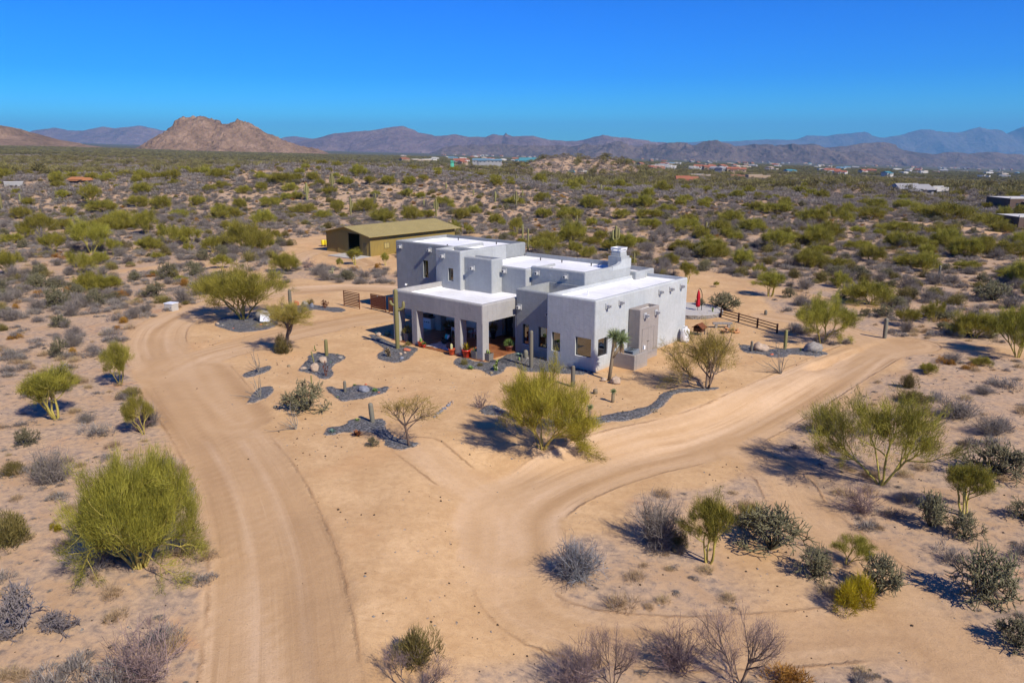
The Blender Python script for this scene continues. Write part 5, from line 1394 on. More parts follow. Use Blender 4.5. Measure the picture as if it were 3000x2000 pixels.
def barrel(px, py, wpx, hpx, label, mat='saguarogrey', name='barrel_cactus'):
    P, k = at3(px, py); m = column(hpx * k * 1.05, wpx * k / 2, 15, (0, 0, -.05)); return tag(m.obj(name, M[mat], None, True, P), label, 'cactus')
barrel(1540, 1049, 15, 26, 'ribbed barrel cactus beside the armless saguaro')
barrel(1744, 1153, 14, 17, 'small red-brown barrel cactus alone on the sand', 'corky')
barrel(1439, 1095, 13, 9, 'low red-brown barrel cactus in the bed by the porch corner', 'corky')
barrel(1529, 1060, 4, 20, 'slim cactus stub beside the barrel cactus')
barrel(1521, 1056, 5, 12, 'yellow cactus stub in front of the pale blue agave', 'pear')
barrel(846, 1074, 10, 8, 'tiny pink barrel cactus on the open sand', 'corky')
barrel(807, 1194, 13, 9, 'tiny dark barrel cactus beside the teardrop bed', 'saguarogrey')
for i, (dx, dy) in enumerate(((-8, 0), (0, 3), (8, 1), (-3, -4), (5, -4))):
    barrel(1916 + dx, 1205 + dy, 9, 7, 'little red-brown cactus clustered in the gravel strip', 'corky', 'hedgehog_cactus')['group'] = 'cactus cluster in the gravel strip'

def pear(px, py, hpx, label, mat='pear', n=9, name='prickly_pear'):
    P, k = at3(px, py); h = hpx * k; m = MB()
    spots = [(0, 0, 0, 0.0)]
    for i in range(n):
        b = spots[R.randrange(min(len(spots), 4))] if i else spots[0]
        az = R.uniform(0, 6.28); tilt = R.uniform(-.6, .6); s = h * R.uniform(.24, .34)
        base = np.array(b[:3]); d = np.array([math.sin(tilt) * math.cos(az), math.sin(tilt) * math.sin(az), math.cos(tilt)])
        c = base + d * s; side = unit(np.cross(d, [math.sin(az), -math.cos(az), .1])); nn = np.cross(d, side)
        a = np.arange(14) * 2 * np.pi / 14
        ring = lambda f, t: c + (np.cos(a)[:, None] * side * s * .72 + np.sin(a)[:, None] * d * s) * f + nn * t
        V = np.vstack([ring(.8, s * .12), ring(1, 0), ring(.8, -s * .12)])
        j = np.arange(14); F = np.vstack([np.stack([j + o, (j + 1) % 14 + o, (j + 1) % 14 + 14 + o, j + 14 + o], -1) for o in (0, 14)])
        off = m.n; m.add(V, F, R.random()); m.F.setdefault(14, []).append(np.array([off + j])); m.F[14].append(np.array([off + 28 + j[::-1]]))
        spots.append(tuple(c + d * s * .9) + (tilt,))
    return tag(m.obj(name, M[mat], None, True, P), label, 'cactus')
pear(1454, 1087, 20, 'green prickly pear in the bed by the porch corner')
pear(1457, 1062, 15, 'narrow prickly pear behind the bed by the porch corner', n=4)
pear(2085, 922, 14, 'bright green prickly pear at the end of the round stone wall', n=10)
pear(2346, 1030, 12, 'small prickly pear beside the pointed boulder', n=4)
pear(1141, 1046, 24, 'dried brown prickly pear skeleton in front of the armed saguaro', 'corky', 14)
pear(923, 1028, 12, 'green prickly pear behind the leaning cactus spear', n=5)
mound('porch_bush', M['creosote'], 700, .5, .8, .16, .018); 
at('porch_bush', 1357, 1068, 1345, 1374, 1045, 'brittle_bush', 'golden-green bush in front of the red flower pot', 'shrub')
at('porch_bush', 1405, 1072, 1395, 1418, 1060, 'brittle_bush', 'low golden bush at the foot of the porch corner column', 'shrub')
at('porch_bush', 1198, 1010, 1186, 1210, 998, 'brittle_bush', 'low golden-green bush between the armed saguaro and the porch', 'shrub')
at('porch_bush', 1183, 1018, 1174, 1192, 1010, 'brittle_bush', 'tiny golden bush at the foot of the armed saguaro', 'shrub')
at('porch_bush', 909, 892, 897, 922, 867, 'creosote_bush', 'small bare-stemmed bush behind the loop bed', 'shrub')

# rusty flower sculptures
def rust_branch(px, py, hpx, wpx, label, n=9, leaf=True):
    P, k = at3(px, py); m = MB(); h = hpx * k; w = wpx * k
    for i in range(n):
        f = (i + .5) / n * 2 - 1; e = np.array([f * w / 2, rng.normal() * .08, h * (1 - .45 * abs(f))])
        m.tube([[0, 0, -.05], e * .55 + [f * .05, 0, 0], e], [.02, .016, .01], 5, .5, False)
        if leaf:
            for q in np.linspace(.45, 1.0, 5):
                u = rng.normal(size=(2, 3)) + [f, 0, .8]; m.quads(np.tile(e * q, (2, 1)), u, .17, .09, rng.uniform(0, 1, 2), .2)
    return tag(m.obj('metal_sculpture', M['rustleaf'], None, False, P), label, 'sculpture')
rust_branch(952, 903, 25, 24, 'rusty branching metal plant sculpture in the loop bed')
rust_branch(955, 1103, 44, 15, 'rusty metal torch-flower sculpture in front of the boulder bed', 3)

# ------------------------------------------------------------------ boulders and stones
def rock(px, py, wpx, hpx, label, mat='granite', name='boulder', seed=None, group=None, dep=.8, cat='boulder', tilt=0):
    P, k = at3(px, py); seed = R.randrange(999) if seed is None else seed
    bm = bmesh.new(); bmesh.ops.create_icosphere(bm, subdivisions=3 if wpx > 9 else 2, radius=1)
    w = wpx * k / 2; h = hpx * k
    for v in bm.verts:
        n1 = mnoise.noise(v.co * 1.1 + Vector((seed, 0, 0))); n2 = mnoise.noise(v.co * 2.7 + Vector((0, seed, 0)))
        n3 = mnoise.noise(v.co * 5.5 + Vector((seed, seed, 0)))
        q = v.co * (1 + .34 * n1 + .20 * n2 + .07 * n3); q = Vector([round(c_ * 3.2 + .25 * n2) / 3.2 * .35 + c_ * .65 for c_ in q])
        q.x += tilt * q.z
        v.co = Vector((q.x * w, q.y * w * dep, max(q.z, -.55) * h * .62 + h * .40))
    me = bpy.data.meshes.new(name); bm.to_mesh(me); bm.free(); me.materials.append(M[mat])
    for p in me.polygons: p.use_smooth = True
    return tag(link(name, me, None, P, (0, 0, R.uniform(-.3, .3))), label, cat, group)
rock(775, 940, 50, 30, 'large grey boulder behind the white sign in the loop bed', 'granite2')
rock(922, 1088, 26, 25, 'round tan boulder at the front of the boulder bed')
rock(946, 1062, 24, 17, 'flatter round tan boulder in the middle of the boulder bed')
rock(997, 1049, 15, 7, 'small pale stone slab at the corner of the boulder bed', 'granite2')
rock(888, 1081, 20, 7, 'half-buried flat tan stone in the boulder bed')
rock(1804, 1123, 30, 20, 'round tan boulder at the foot of the two-headed yucca')
rock(1768, 1116, 18, 9, 'low tan stone beside the two-headed yucca')
rock(2228, 1027, 44, 24, 'long pale boulder beside the short grey cactus column', tilt=-.3)
rock(2381, 1030, 50, 27, 'pointed granite boulder at the end of the far gravel bed', 'granite2', tilt=.35)
rock(1065, 1148, 30, 19, 'grey rock with a dark shaded side in its own gravel bed', 'bluerock')
rock(1109, 984, 16, 10, 'tan stone at the edge of the porch shade')
rock(893, 895, 20, 14, 'white and brown rock behind the leaning mesquite', 'granite2')
rock(868, 895, 16, 14, 'reddish rock beside the grey cactus column in the loop bed', 'redrock')
rock(914, 900, 10, 12, 'blue-grey standing stone in the loop bed', 'bluerock')
rock(765, 953, 10, 5, 'flat orange stone in front of the white sign', 'redrock')
rock(781, 955, 9, 6, 'pale stone in front of the white sign', 'granite2')
rock(638, 951, 11, 7, 'tan stone at the rounded end of the loop bed')
rock(652, 954, 8, 5, 'paler stone beside another at the end of the loop bed', 'granite2')
rock(684, 963, 6, 3, 'little brown stone at the front edge of the loop bed', 'redrock')
rock(1192, 1028, 22, 8, 'flat red stone slab beside the armed saguaro', 'redrock')
rock(1174, 1040, 10, 8, 'tan stone in front of the armed saguaro')
rock(1186, 1036, 10, 7, 'second tan stone in front of the armed saguaro, beside the red slab')
rock(1177, 1052, 12, 8, 'dark round stone in front of the armed saguaro', 'bluerock')
rock(1110, 1151, 9, 4, 'orange stone by the bright green agave', 'redrock')
rock(1072, 1127, 8, 4, 'orange stone behind the grey rock', 'redrock')
rock(2260, 1041, 11, 6, 'small reddish stone at the front of the far gravel bed', 'redrock')
rock(1545, 1052, 10, 6, 'pale stone beside the barrel cactus', 'granite2')
rock(1450, 1082, 20, 10, 'pale boulder behind the green prickly pear', 'granite2')
rock(1600, 1217, 26, 18, 'pale boulder in the shade of the bright green palo verde', 'granite2')
rock(1625, 1228, 20, 14, 'round tan boulder in the shade of the bright green palo verde')
for i in range(26):   # line of river stones
    f = i / 25; rock(1274 + f * 52 + R.uniform(-5, 5), 1222 - f * 44 + R.uniform(-4, 4), R.uniform(5, 9), R.uniform(3, 6), 'river stone in the loose row of stones on the sand', R.choice(['bluerock', 'granite2', 'granite']), 'river_stone', group='row of river stones', cat='stone')

# ------------------------------------------------------------------ desert scrub scattered over the natural ground
def sector(r0, r1, per, seed, half=.74):
    g = np.random.default_rng(seed); n = int(.5 * (r1 ** 2 - r0 ** 2) * 2 * half / per)
    r = np.sqrt(g.uniform(r0 ** 2, r1 ** 2, n)); a = g.uniform(-half, half, n)
    return r * np.sin(a), r * np.cos(a), g

def free(x, y, lim=.22):
    ok = np.ones(x.shape, bool); nr = np.hypot(x, y - 60) < 255
    if nr.any():
        m = masks(x[nr], y[nr]); ok[nr] = (m[3] < lim) & (m[4] < .35)
    # house and barn footprints
    du = (x - HO[0]) * EU[0] + (y - HO[1]) * EU[1]; dv = (x - HO[0]) * EV[0] + (y - HO[1]) * EV[1]
    ok &= ~((du > -31) & (du < 4) & (dv > -6) & (dv < 26)); ok &= ~((du > -78) & (du < -62) & (dv > 27) & (dv < 53))
    return ok

def gn_scatter(name, kinds, pts, scl, var, label, cat):
    """one object: thousands of small plants too far or too many to count"""
    me = bpy.data.meshes.new(name); me.vertices.add(len(pts)); me.vertices.foreach_set('co', np.asarray(pts, np.float32).ravel())
    g = np.random.default_rng(len(pts))
    for nm, v in (('scl', scl), ('rot', g.uniform(0, 6.283, len(pts)))):
        a = me.attributes.new(nm, 'FLOAT', 'POINT'); a.data.foreach_set('value', np.asarray(v, np.float32))
    a = me.attributes.new('idx', 'INT', 'POINT'); a.data.foreach_set('value', np.asarray(var, np.int32))
    o = link(name, me)
    ng = bpy.data.node_groups.new(name, 'GeometryNodeTree')
    ng.interface.new_socket('Geometry', in_out='INPUT', socket_type='NodeSocketGeometry')
    ng.interface.new_socket('Geometry', in_out='OUTPUT', socket_type='NodeSocketGeometry')
    N = ng.nodes.new; L = ng.links.new
    gi = N('NodeGroupInput'); go = N('NodeGroupOutput'); jn = N('GeometryNodeJoinGeometry'); L(jn.outputs[0], go.inputs[0])
    def named(t, n_): q = N('GeometryNodeInputNamedAttribute'); q.data_type = t; q.inputs['Name'].default_value = n_; return q.outputs[0]
    s_ = named('FLOAT', 'scl'); r_ = named('FLOAT', 'rot'); i_ = named('INT', 'idx')
    cs = N('ShaderNodeCombineXYZ'); [L(s_, cs.inputs[k]) for k in range(3)]
    crz = N('ShaderNodeCombineXYZ'); L(r_, crz.inputs[2])
    for k, meshes in enumerate(kinds):
        cp = N('FunctionNodeCompare'); cp.data_type = 'INT'; cp.operation = 'EQUAL'; L(i_, cp.inputs[2]); cp.inputs[3].default_value = k
        for m_ in meshes:
            src = bpy.data.objects.new('source_' + m_.name, m_)
            oi = N('GeometryNodeObjectInfo'); oi.inputs['Object'].default_value = src; oi.inputs['As Instance'].default_value = True
            ip = N('GeometryNodeInstanceOnPoints'); L(gi.outputs[0], ip.inputs['Points']); L(cp.outputs[0], ip.inputs['Selection'])
            L(oi.outputs['Geometry'], ip.inputs['Instance']); L(crz.outputs[0], ip.inputs['Rotation']); L(cs.outputs[0], ip.inputs['Scale'])
            L(ip.outputs[0], jn.inputs[0])
    md = o.modifiers.new('scatter', 'NODES'); md.node_group = ng
    return tag(o, label, cat, kind='stuff')

def in_view(x, y):
    z = terrain(x, y) - CAMH; fw = y * CP - z * SP; up = y * SP + z * CP
    px = 1500 + PXF * x / fw; py = 1000 - PXF * up / fw
    return (px > -40) & (px < 3040) & (py < 2060) & (fw > 0)

def scatter(kind, name, label, cat, group, per, r0, r1, smin, smax, seed, n_ind, stuff_label, clump=.0, cl_scale=30, near_thin=None):
    x, y, g = sector(r0, r1, per, seed)
    if clump: 
        k = fbm(x / cl_scale, y / cl_scale, 3, seed); p = sstep(clump - .35, clump + .35, k + .15); m = g.uniform(size=len(x)) < p; x, y = x[m], y[m]
    if near_thin:
        m = g.uniform(size=len(x)) < np.maximum(near_thin[1], sstep(near_thin[0] * .6, near_thin[0] * 1.3, np.hypot(x, y))); x, y = x[m], y[m]
    if r1 > 500:   # the two rocky knolls carry little scrub
        e = np.minimum(((x - 24) / 30) ** 2 + ((y - 560) / 60) ** 2, ((x - 76) / 36) ** 2 + ((y - 580) / 60) ** 2); m = (e > 1) | (g.uniform(size=len(x)) < .55); x, y = x[m], y[m]
    m = free(x, y)
    if kind in ('palo_verde_bush', 'creosote'):   # the scrub island before the barn and the ground by the tracks carry no further trees
        du = (x - HO[0]) * EU[0] + (y - HO[1]) * EU[1]; dv = (x - HO[0]) * EV[0] + (y - HO[1]) * EV[1]; m &= ~((du > -72) & (du < -28) & (dv > 0) & (dv < 30)) & ~((du > -8) & (du < 12) & (dv > 12) & (dv < 36))
    x, y = x[m], y[m]
    z = terrain(x, y) - .03; s = g.uniform(smin, smax, len(x)) * g.uniform(.8, 1.15, len(x)); vs = PLANTS[kind]; v = g.integers(0, len(vs), len(x))
    order = np.argsort(-(s / np.hypot(x, y)) * in_view(x, y)); ind = order[:n_ind]; rest = order[n_ind:]
    for i in ind: plant(kind, x[i], y[i], name=name, label=label, cat=cat, group=group, var=int(v[i]), z=z[i], s=float(s[i]))
    if len(rest): gn_scatter(name.replace('_bush', '').replace('_tree', '').replace('_cactus', '').replace('_shrub', '') + '_scrub', [[m_ for _, m_ in p[0]] for p in vs], np.stack([x, y, z], -1)[rest], s[rest], v[rest], stuff_label, cat)

scatter('palo_verde_bush', PVN, LG, 'tree', G, 120, 88, 420, .55, 1.6, 101, 130, 'palo verde trees too far off to count in the desert', .12, 45)
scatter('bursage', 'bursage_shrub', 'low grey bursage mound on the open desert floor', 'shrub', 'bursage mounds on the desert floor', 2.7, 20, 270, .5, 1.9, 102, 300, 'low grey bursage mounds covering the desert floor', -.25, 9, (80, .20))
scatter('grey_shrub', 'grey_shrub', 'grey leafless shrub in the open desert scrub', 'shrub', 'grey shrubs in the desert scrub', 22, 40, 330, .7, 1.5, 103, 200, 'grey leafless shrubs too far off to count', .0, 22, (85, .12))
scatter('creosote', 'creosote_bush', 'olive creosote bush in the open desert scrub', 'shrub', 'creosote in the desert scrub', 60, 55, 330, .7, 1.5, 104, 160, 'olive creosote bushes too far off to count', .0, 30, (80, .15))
scatter('orange_bush', 'brittle_bush', 'rust-orange bush in the open desert scrub', 'shrub', 'orange bushes in the desert scrub', 150, 60, 300, .7, 1.5, 105, 150, 'rust-orange bushes too far off to count', .0, 25)
scatter('cholla', 'cholla_cactus', 'dark cholla thicket in the desert scrub', 'cactus', 'cholla in the desert scrub', 150, 75, 270, .7, 1.3, 106, 120, 'dark cholla too far off to count', .0, 25)
scatter('dry_grass', 'dry_grass', 'dry grass', 'grass', 'dry grass', 5.0, 19, 300, .5, 1.35, 107, 0, 'tan dry grass and litter on the desert floor', .05, 7)
scatter('far_bursage', 'bursage', '', 'shrub', '', 5.5, 250, 650, .9, 1.8, 108, 0, 'grey low scrub covering the far desert', .0, 14)
scatter('far_grey', 'grey', '', 'shrub', '', 19, 300, 900, .8, 1.5, 109, 0, 'grey leafless thickets of the far desert', .05, 40)
scatter('far_creosote', 'creosote', '', 'shrub', '', 19, 300, 900, .8, 1.7, 110, 0, 'olive scrub of the far desert', .1, 40)
scatter('far_palo_verde', 'palo_verde', '', 'tree', '', 62, 330, 1000, .7, 1.4, 111, 0, 'palo verde woodland of the far desert', .1, 60)
scatter('far_palo_verde', 'plain_palo_verde', '', 'tree', '', 105, 900, 2900, .6, 1.15, 112, 0, 'dark green woodland covering the far plain', -.12, 160)
scatter('far_grey', 'plain_grey', '', 'shrub', '', 260, 900, 2200, .8, 1.5, 113, 0, 'grey purple thickets in bands across the far plain', .12, 260)
scatter('bursage', 'litter', '', 'shrub', '', 2.6, 19, 75, .12, .45, 114, 0, 'small dry sprigs and litter on the desert floor', -.1, 6)

# loose stones and clods on the cleared sand
def pebbles():
    x, y, g = sector(19, 75, .26, 115); m = fbm(x / 6, y / 6, 3, 12) + g.uniform(-.5, .6, len(x)) > .25; x, y = x[m], y[m]
    mk = masks(x, y); k = (mk[0] < .4) | (g.uniform(size=len(x)) < .12); x, y = x[k], y[k]; vs = []
    for s in range(3):
        b = MB(); q = 1 + .3 * rng.normal(size=(6,))
        b.add(np.array([[1, 0, 0], [-1, 0, 0], [0, 1, 0], [0, -1, 0], [0, 0, .8], [0, 0, -.5]]) * q[:, None], [[0, 2, 4], [2, 1, 4], [1, 3, 4], [3, 0, 4], [2, 0, 5], [1, 2, 5], [3, 1, 5], [0, 3, 5]])
        vs.append([b.mesh('stone', M[('granite', 'granite2', 'soil')[s]])])
    z = terrain(x, y) - .05 * masks(x, y)[0]
    gn_scatter('loose_stones', vs, np.stack([x, y, z], -1), g.uniform(.015, .065, len(x)) * g.uniform(.7, 1.3, len(x)), g.choice(3, len(x), p=[.45, .25, .30]), 'loose small stones and clods on the sand', 'stones')
pebbles()

# ------------------------------------------------------------------ barn
def hthing(name, u, v, label, cat, group=None, z=None, rz=0.0):
    p = hw(u, v); o = empty(name, (p[0], p[1], gz(*p) if z is None else z), HROT + rz); return tag(o, label, cat, group)
def ribs(a0, a1, step=.30, w=.05, d=.03):
    """corrugated outline along one axis"""
    P = [(a0, 0)]; a = a0 + step
    while a < a1 - w * 2: P += [(a - w, 0), (a - w * .4, d), (a + w * .4, d), (a + w, 0)]; a += step
    return P + [(a1, 0)]
def sheet(mb, P, z0f, z1f, axis, c, sgn):
    """ribbed sheet standing on a line; axis 'u' runs along u at v=c, axis 'v' runs along v at u=c"""
    V = []
    for a, d in P:
        for z in (z0f(a), z1f(a)): V.append((a, c + sgn * d, z) if axis == 'u' else (c + sgn * d, a, z))
    n = len(P); F = [[2 * i, 2 * i + 2, 2 * i + 3, 2 * i + 1] for i in range(n - 1)]
    mb.add(V, F)
barn = hthing('metal_barn', -64.0, 30.45, 'long olive metal barn with an open dark doorway', 'barn')
BW, BL, EH, RH = 11.3, 19.0, 3.32, 4.45
zr = lambda a: EH + (RH - EH) * (1 - abs(a + BW / 2) / (BW / 2)) - .03
def wallpart(fn, lab='wall'):
    mb = MB(); fn(mb); return mb.obj(lab, M['barn'], barn)
wallpart(lambda m: sheet(m, ribs(-BW, -5.35), lambda a: -.4, zr, 'u', 0, -1))
wallpart(lambda m: sheet(m, ribs(-2.55, 0), lambda a: -.4, zr, 'u', 0, -1))
wallpart(lambda m: sheet(m, ribs(-5.35, -2.55), lambda a: 3.35, zr, 'u', 0, -1))
wallpart(lambda m: sheet(m, ribs(0, BL), lambda a: -.4, lambda a: EH, 'v', 0, 1))
wallpart(lambda m: sheet(m, ribs(0, BL), lambda a: -.4, lambda a: EH, 'v', -BW, -1))
wallpart(lambda m: sheet(m, ribs(-BW, 0), lambda a: -.4, zr, 'u', BL, 1))
for s in (0, 1):
    mb = MB(); e = -BW / 2
    if s == 0: V = [(e, -.7, RH), (.75, -.7, EH - .14), (.75, BL + .7, EH - .14), (e, BL + .7, RH)]
    else: V = [(-BW - .75, -.7, EH - .14), (e, -.7, RH), (e, BL + .7, RH), (-BW - .75, BL + .7, EH - .14)]
    V = V + [(x, y, z - .10) for x, y, z in V]
    mb.add(V, [[0, 1, 2, 3], [7, 6, 5, 4], [0, 4, 5, 1], [1, 5, 6, 2], [2, 6, 7, 3], [3, 7, 4, 0]]); rf = mb.obj('roof', M['barnroof'], barn)
    sm = MB()
    for k in np.arange(-.4, BL + .6, .6):
        x0, z0, x1, z1 = (e, RH, .75, EH - .14) if s == 0 else (e, RH, -BW - .75, EH - .14)
        sm.tube([(x0, k, z0 + .012), (x1, k, z1 + .012)], .018, 4, .5, False)
    sm.obj('roof_seams', M['barnroof'], rf)['kind'] = 'stuff'
tr = MB()
for q in ((-5.47, -5.35, -.06, .02, -.2, 3.47), (-2.55, -2.43, -.06, .02, -.2, 3.47), (-5.35, -2.55, -.06, .02, 3.35, 3.47), (-.06, .05, -.06, .04, -.3, EH), (-BW - .05, -BW + .06, -.06, .04, -.3, EH)): tr.box(*q)
tr.obj('trim', M['barntrim'], barn)
dl = MB(); sheet(dl, ribs(-8.4, -5.5, .3, .05, .03), lambda a: 0.0, lambda a: 3.45, 'u', -.09, -1); dl.obj('sliding_door', M['barn'], barn)
dr = MB(); dr.box(-1.66, -.78, -.05, -.01, .02, 2.05); do = dr.obj('side_door', M['barntrim'], barn)
kb = MB(); kb.box(-.9, -.84, -.10, -.05, .95, 1.08); kb.obj('handle', M['black'], do)
wn_ = MB()
for q in ((.031, .06, 2.85, 2.93, 1.0, 1.95), (.031, .06, 3.87, 3.95, 1.0, 1.95), (.031, .06, 2.93, 3.87, 1.0, 1.07), (.031, .06, 2.93, 3.87, 1.88, 1.95), (.031, .055, 3.37, 3.43, 1.07, 1.88)): wn_.box(*q)
wo_ = wn_.obj('window', M['barntrim'], barn); pn = MB(); pn.box(.032, .04, 2.93, 3.87, 1.07, 1.88); pn.obj('shutter', M['barnroof'], wo_)
fl = MB(); fl.box(-BW + .05, -.05, .05, BL - .05, -.4, .02); fl.obj('floor', M['concrete'], barn)
ap = MB(); ap.box(-6.6, .4, -3.4, -.08, -.3, .025); ap.obj('concrete_apron', M['concrete'], barn)
for (px, w) in ((947, 10), (957, 8)):
    P, k = at3(px, 722); m = MB(); m.lathe([(.28, .25), (.33, .3), (.34, .55), (.33, .6), (.34, .9), (.32, 1.1), (.27, 1.14)], 16, (0, 0, 0)); o = empty('plastic_drum', P); m.obj('drum', M['yellow'], o, True)
    l = MB(); [l.box(a - .03, a + .03, b - .03, b + .03, -.1, .27) for a, b in ((.2, .2), (-.2, .2), (.2, -.2), (-.2, -.2))]
    l.obj('stand', M['black'], o); tag(o, 'yellow plastic drum on a black stand beside the barn', 'drum', 'yellow drums')

# ------------------------------------------------------------------ rusty gates in line with the garage front
def gate(u0, u1, v0, v1, h, slats, gap, label, latch=False):
    p0, p1 = hw(u0, v0), hw(u1, v1); d = p1 - p0; L = float(np.hypot(*d)); o = empty('steel_gate', (p0[0], p0[1], gz(*p0)), math.atan2(d[1], d[0]))
    for a in (0, L - .07):
        m = MB(); m.box(a, a + .07, -.035, .035, -.3, h); m.obj('post', M['rust'], o)
    m = MB(); m.box(.07, L - .07, -.03, .03, h - .07, h); m.obj('top_rail', M['rust'], o)
    hs_ = (h - .07 - .22) / slats
    for k in range(slats):
        m = MB(); z = .20 + k * hs_; m.box(.072, L - .072, -.015, .015, z, z + hs_ - gap); m.obj('slat', M['rust'], o)
    if latch: m = MB(); m.box(L * .46, L * .5, -.06, -.031, h - .2, h - .08); m.obj('latch', M['galv'], o)
    return tag(o, label, 'gate')
gate(-35.5, -32.75, 3.5, 3.5, 1.72, 8, .075, 'rusty steel gate with open gaps between its slats')
gate(-31.75, -29.35, 4.2, 4.25, 1.72, 8, .02, 'rusty steel gate of tight boards with a latch', True)
gate(-28.85, -28.2, 4.2, 4.3, 1.72, 8, .02, 'narrow rusty steel gate against the house corner')

# ------------------------------------------------------------------ rail fence
FP = [at3(1960 + a / 4.3556, 780 + b / 4.3556)[0] for a, b in ((660, 648), (885, 710), (1125, 780), (1375, 855))]
fo = empty('rail_fence', FP[0]); tag(fo, 'low rusty three-rail fence on the sand behind the house', 'fence')
for i, p in enumerate(FP):
    q = p - FP[0]; m = MB(); m.box(q[0] - .07, q[0] + .07, q[1] - .07, q[1] + .07, q[2] - .3, q[2] + .92); m.obj('post', M['rustdark'], fo)
    if i:
        a = FP[i - 1] - FP[0]
        for z in (.30, .56, .82):
            m = MB(); m.tube([a + [0, 0, z], q + [0, 0, z]], .05, 4, .5); m.obj('rail', M['rustdark'], fo)

# ------------------------------------------------------------------ round terrace with umbrella, bench, firewood
tc = np.array([18.6, 78.4]); tz = gz(*tc)
ter = empty('round_terrace', (tc[0], tc[1], tz)); tag(ter, 'raised round terrace with a low dry-stone edge', 'terrace')
m = MB(); m.lathe([(3.2, -.4), (3.2, .36), (.01, .37)], 40); m.obj('terrace_floor', M['concrete'], ter)
m = MB()
for c in range(3):
    n_ = 46
    for k in range(n_):
        a = (k + .5 * (c % 2)) * 2 * math.pi / n_; T_ = Matrix.Rotation(a, 4, 'Z') @ Matrix.Translation((3.28 + R.uniform(-.03, .05), 0, 0))
        m.box(-.12, .12, -.205 + R.uniform(0, .03), .205 - R.uniform(0, .03), c * .13 + R.uniform(-.01, .01) - .02, c * .13 + .112, R.random(), T_)
o = m.obj('stone_edge', M['granite2'], ter); o['kind'] = 'stuff'
m = MB(); m.lathe([(3.12, .375), (3.12, .42), (3.45, .42), (3.45, .375)], 40, caps=False); m.obj('cap_stone', M['concrete'], ter)
up_, uk = at3(2043, 919); um = empty('patio_umbrella', (up_[0], up_[1], tz + .37)); tag(um, 'closed red patio umbrella hanging from a curved dark pole', 'umbrella')
m = MB(); n_ = 14; prof = [(.05, .35), (.17, .38), (.20, .7), (.16, 1.05), (.13, 1.22), (.17, 1.3), (.14, 1.7), (.08, 2.0), (.03, 2.15)]
a = np.arange(28) * 2 * np.pi / 28; V = np.concatenate([np.stack([r_ * (1 + .22 * np.cos(7 * a + z_)) * np.cos(a), r_ * (1 + .22 * np.cos(7 * a + z_)) * np.sin(a), np.full(28, z_)], -1) for r_, z_ in prof])
i_ = np.arange(len(prof) - 1)[:, None] * 28; j_ = np.arange(28)[None]; F = np.stack([i_ + j_, i_ + (j_ + 1) % 28, i_ + 28 + (j_ + 1) % 28, i_ + 28 + j_], -1).reshape(-1, 4)
m.add(V, F); m.obj('canopy', M['redcloth'], um, True)
m = MB(); m.tube([(0, 0, -.02), (0, 0, 2.2)], .025, 8); m.obj('pole', M['black'], um)
m = MB(); m.tube(cr([(.42, .1, -.02), (.42, .1, 1.4), (.34, .08, 1.9), (.15, .03, 2.25), (0, 0, 2.3)], 4), .035, 8); m.obj('curved_arm', M['black'], um)
bp, bk = at3(2116, 960); bo = empty('stone_bench', (bp[0], bp[1], bp[2]), -.02); tag(bo, 'long grey stone slab bench beside the firewood', 'bench')
m = MB(); m.box(-.92, .92, -.2, .2, .36, .52); m.obj('seat', M['granite2'], bo)
for x_ in (-.6, .6): m = MB(); m.box(x_ - .11, x_ + .11, -.16, .16, -.15, .36); m.obj('leg', M['granite2'], bo)
lp, lk = at3(2146, 976)
for i in range(17):
    m = MB(); L_ = R.uniform(.35, .55); r_ = R.uniform(.055, .10)
    m.tube([(0, 0, 0), (L_, 0, 0)], r_, 6, .5)
    T_ = Matrix.Translation((lp[0] + R.uniform(-.75, .55), lp[1] + R.uniform(-.35, .35), lp[2] + r_ + (.16 * (i // 6) + .02))) @ Matrix.Rotation(R.uniform(0, 3.1), 4, 'Z') @ Matrix.Rotation(R.uniform(-.25, .25), 4, 'Y')
    o = m.obj('firewood_log', M['firewood'] if i % 3 else M['bark']); o.matrix_world = T_; tag(o, 'split log in the loose firewood heap in front of the stone bench', 'log', 'firewood heap')

# ------------------------------------------------------------------ propane tank, kennel, air conditioner, boxes
t_ = hthing('propane_tank', .62, 13.15, 'upright white propane tank against the end of the right wing', 'tank')
m = MB(); m.lathe([(.24, .0), (.34, .04), (.385, .16), (.39, .55), (.39, .95), (.36, 1.12), (.25, 1.24), (.12, 1.28)], 24); m.obj('tank_body', M['palewhite'], t_, True)
m = MB(); m.lathe([(.17, 1.22), (.18, 1.42), (.16, 1.42), (.15, 1.22)], 20, caps=False); m.obj('collar', M['palewhite'], t_)
m = MB(); m.lathe([(.3, -.1), (.33, .03), (.28, .06)], 20); m.obj('foot_ring', M['galv'], t_)
m = MB(); m.tube([(0, 0, 1.25), (0, 0, 1.4)], .03, 8); m.box(-.05, .05, -.03, .03, 1.36, 1.43); m.obj('valve', M['galv'], t_)
k_ = hthing('wooden_kennel', .35, 16.4, 'small brown gabled wooden hutch behind the propane tank', 'hutch')
for sx in (-1, 1):
    m = MB(); m.add([(sx * .55, -.5, .72), (0, -.5, 1.1), (0, .5, 1.1), (sx * .55, .5, .72), (sx * .55, -.5, .66), (0, -.5, 1.04), (0, .5, 1.04), (sx * .55, .5, .66)], [[0, 1, 2, 3], [7, 6, 5, 4], [0, 4, 5, 1], [3, 2, 6, 7], [0, 3, 7, 4], [1, 5, 6, 2]]); m.obj('roof', M['rust'], k_)
m = MB(); m.box(-.4, .4, -.4, .4, .35, .74); m.obj('box', M['rustdark'], k_)
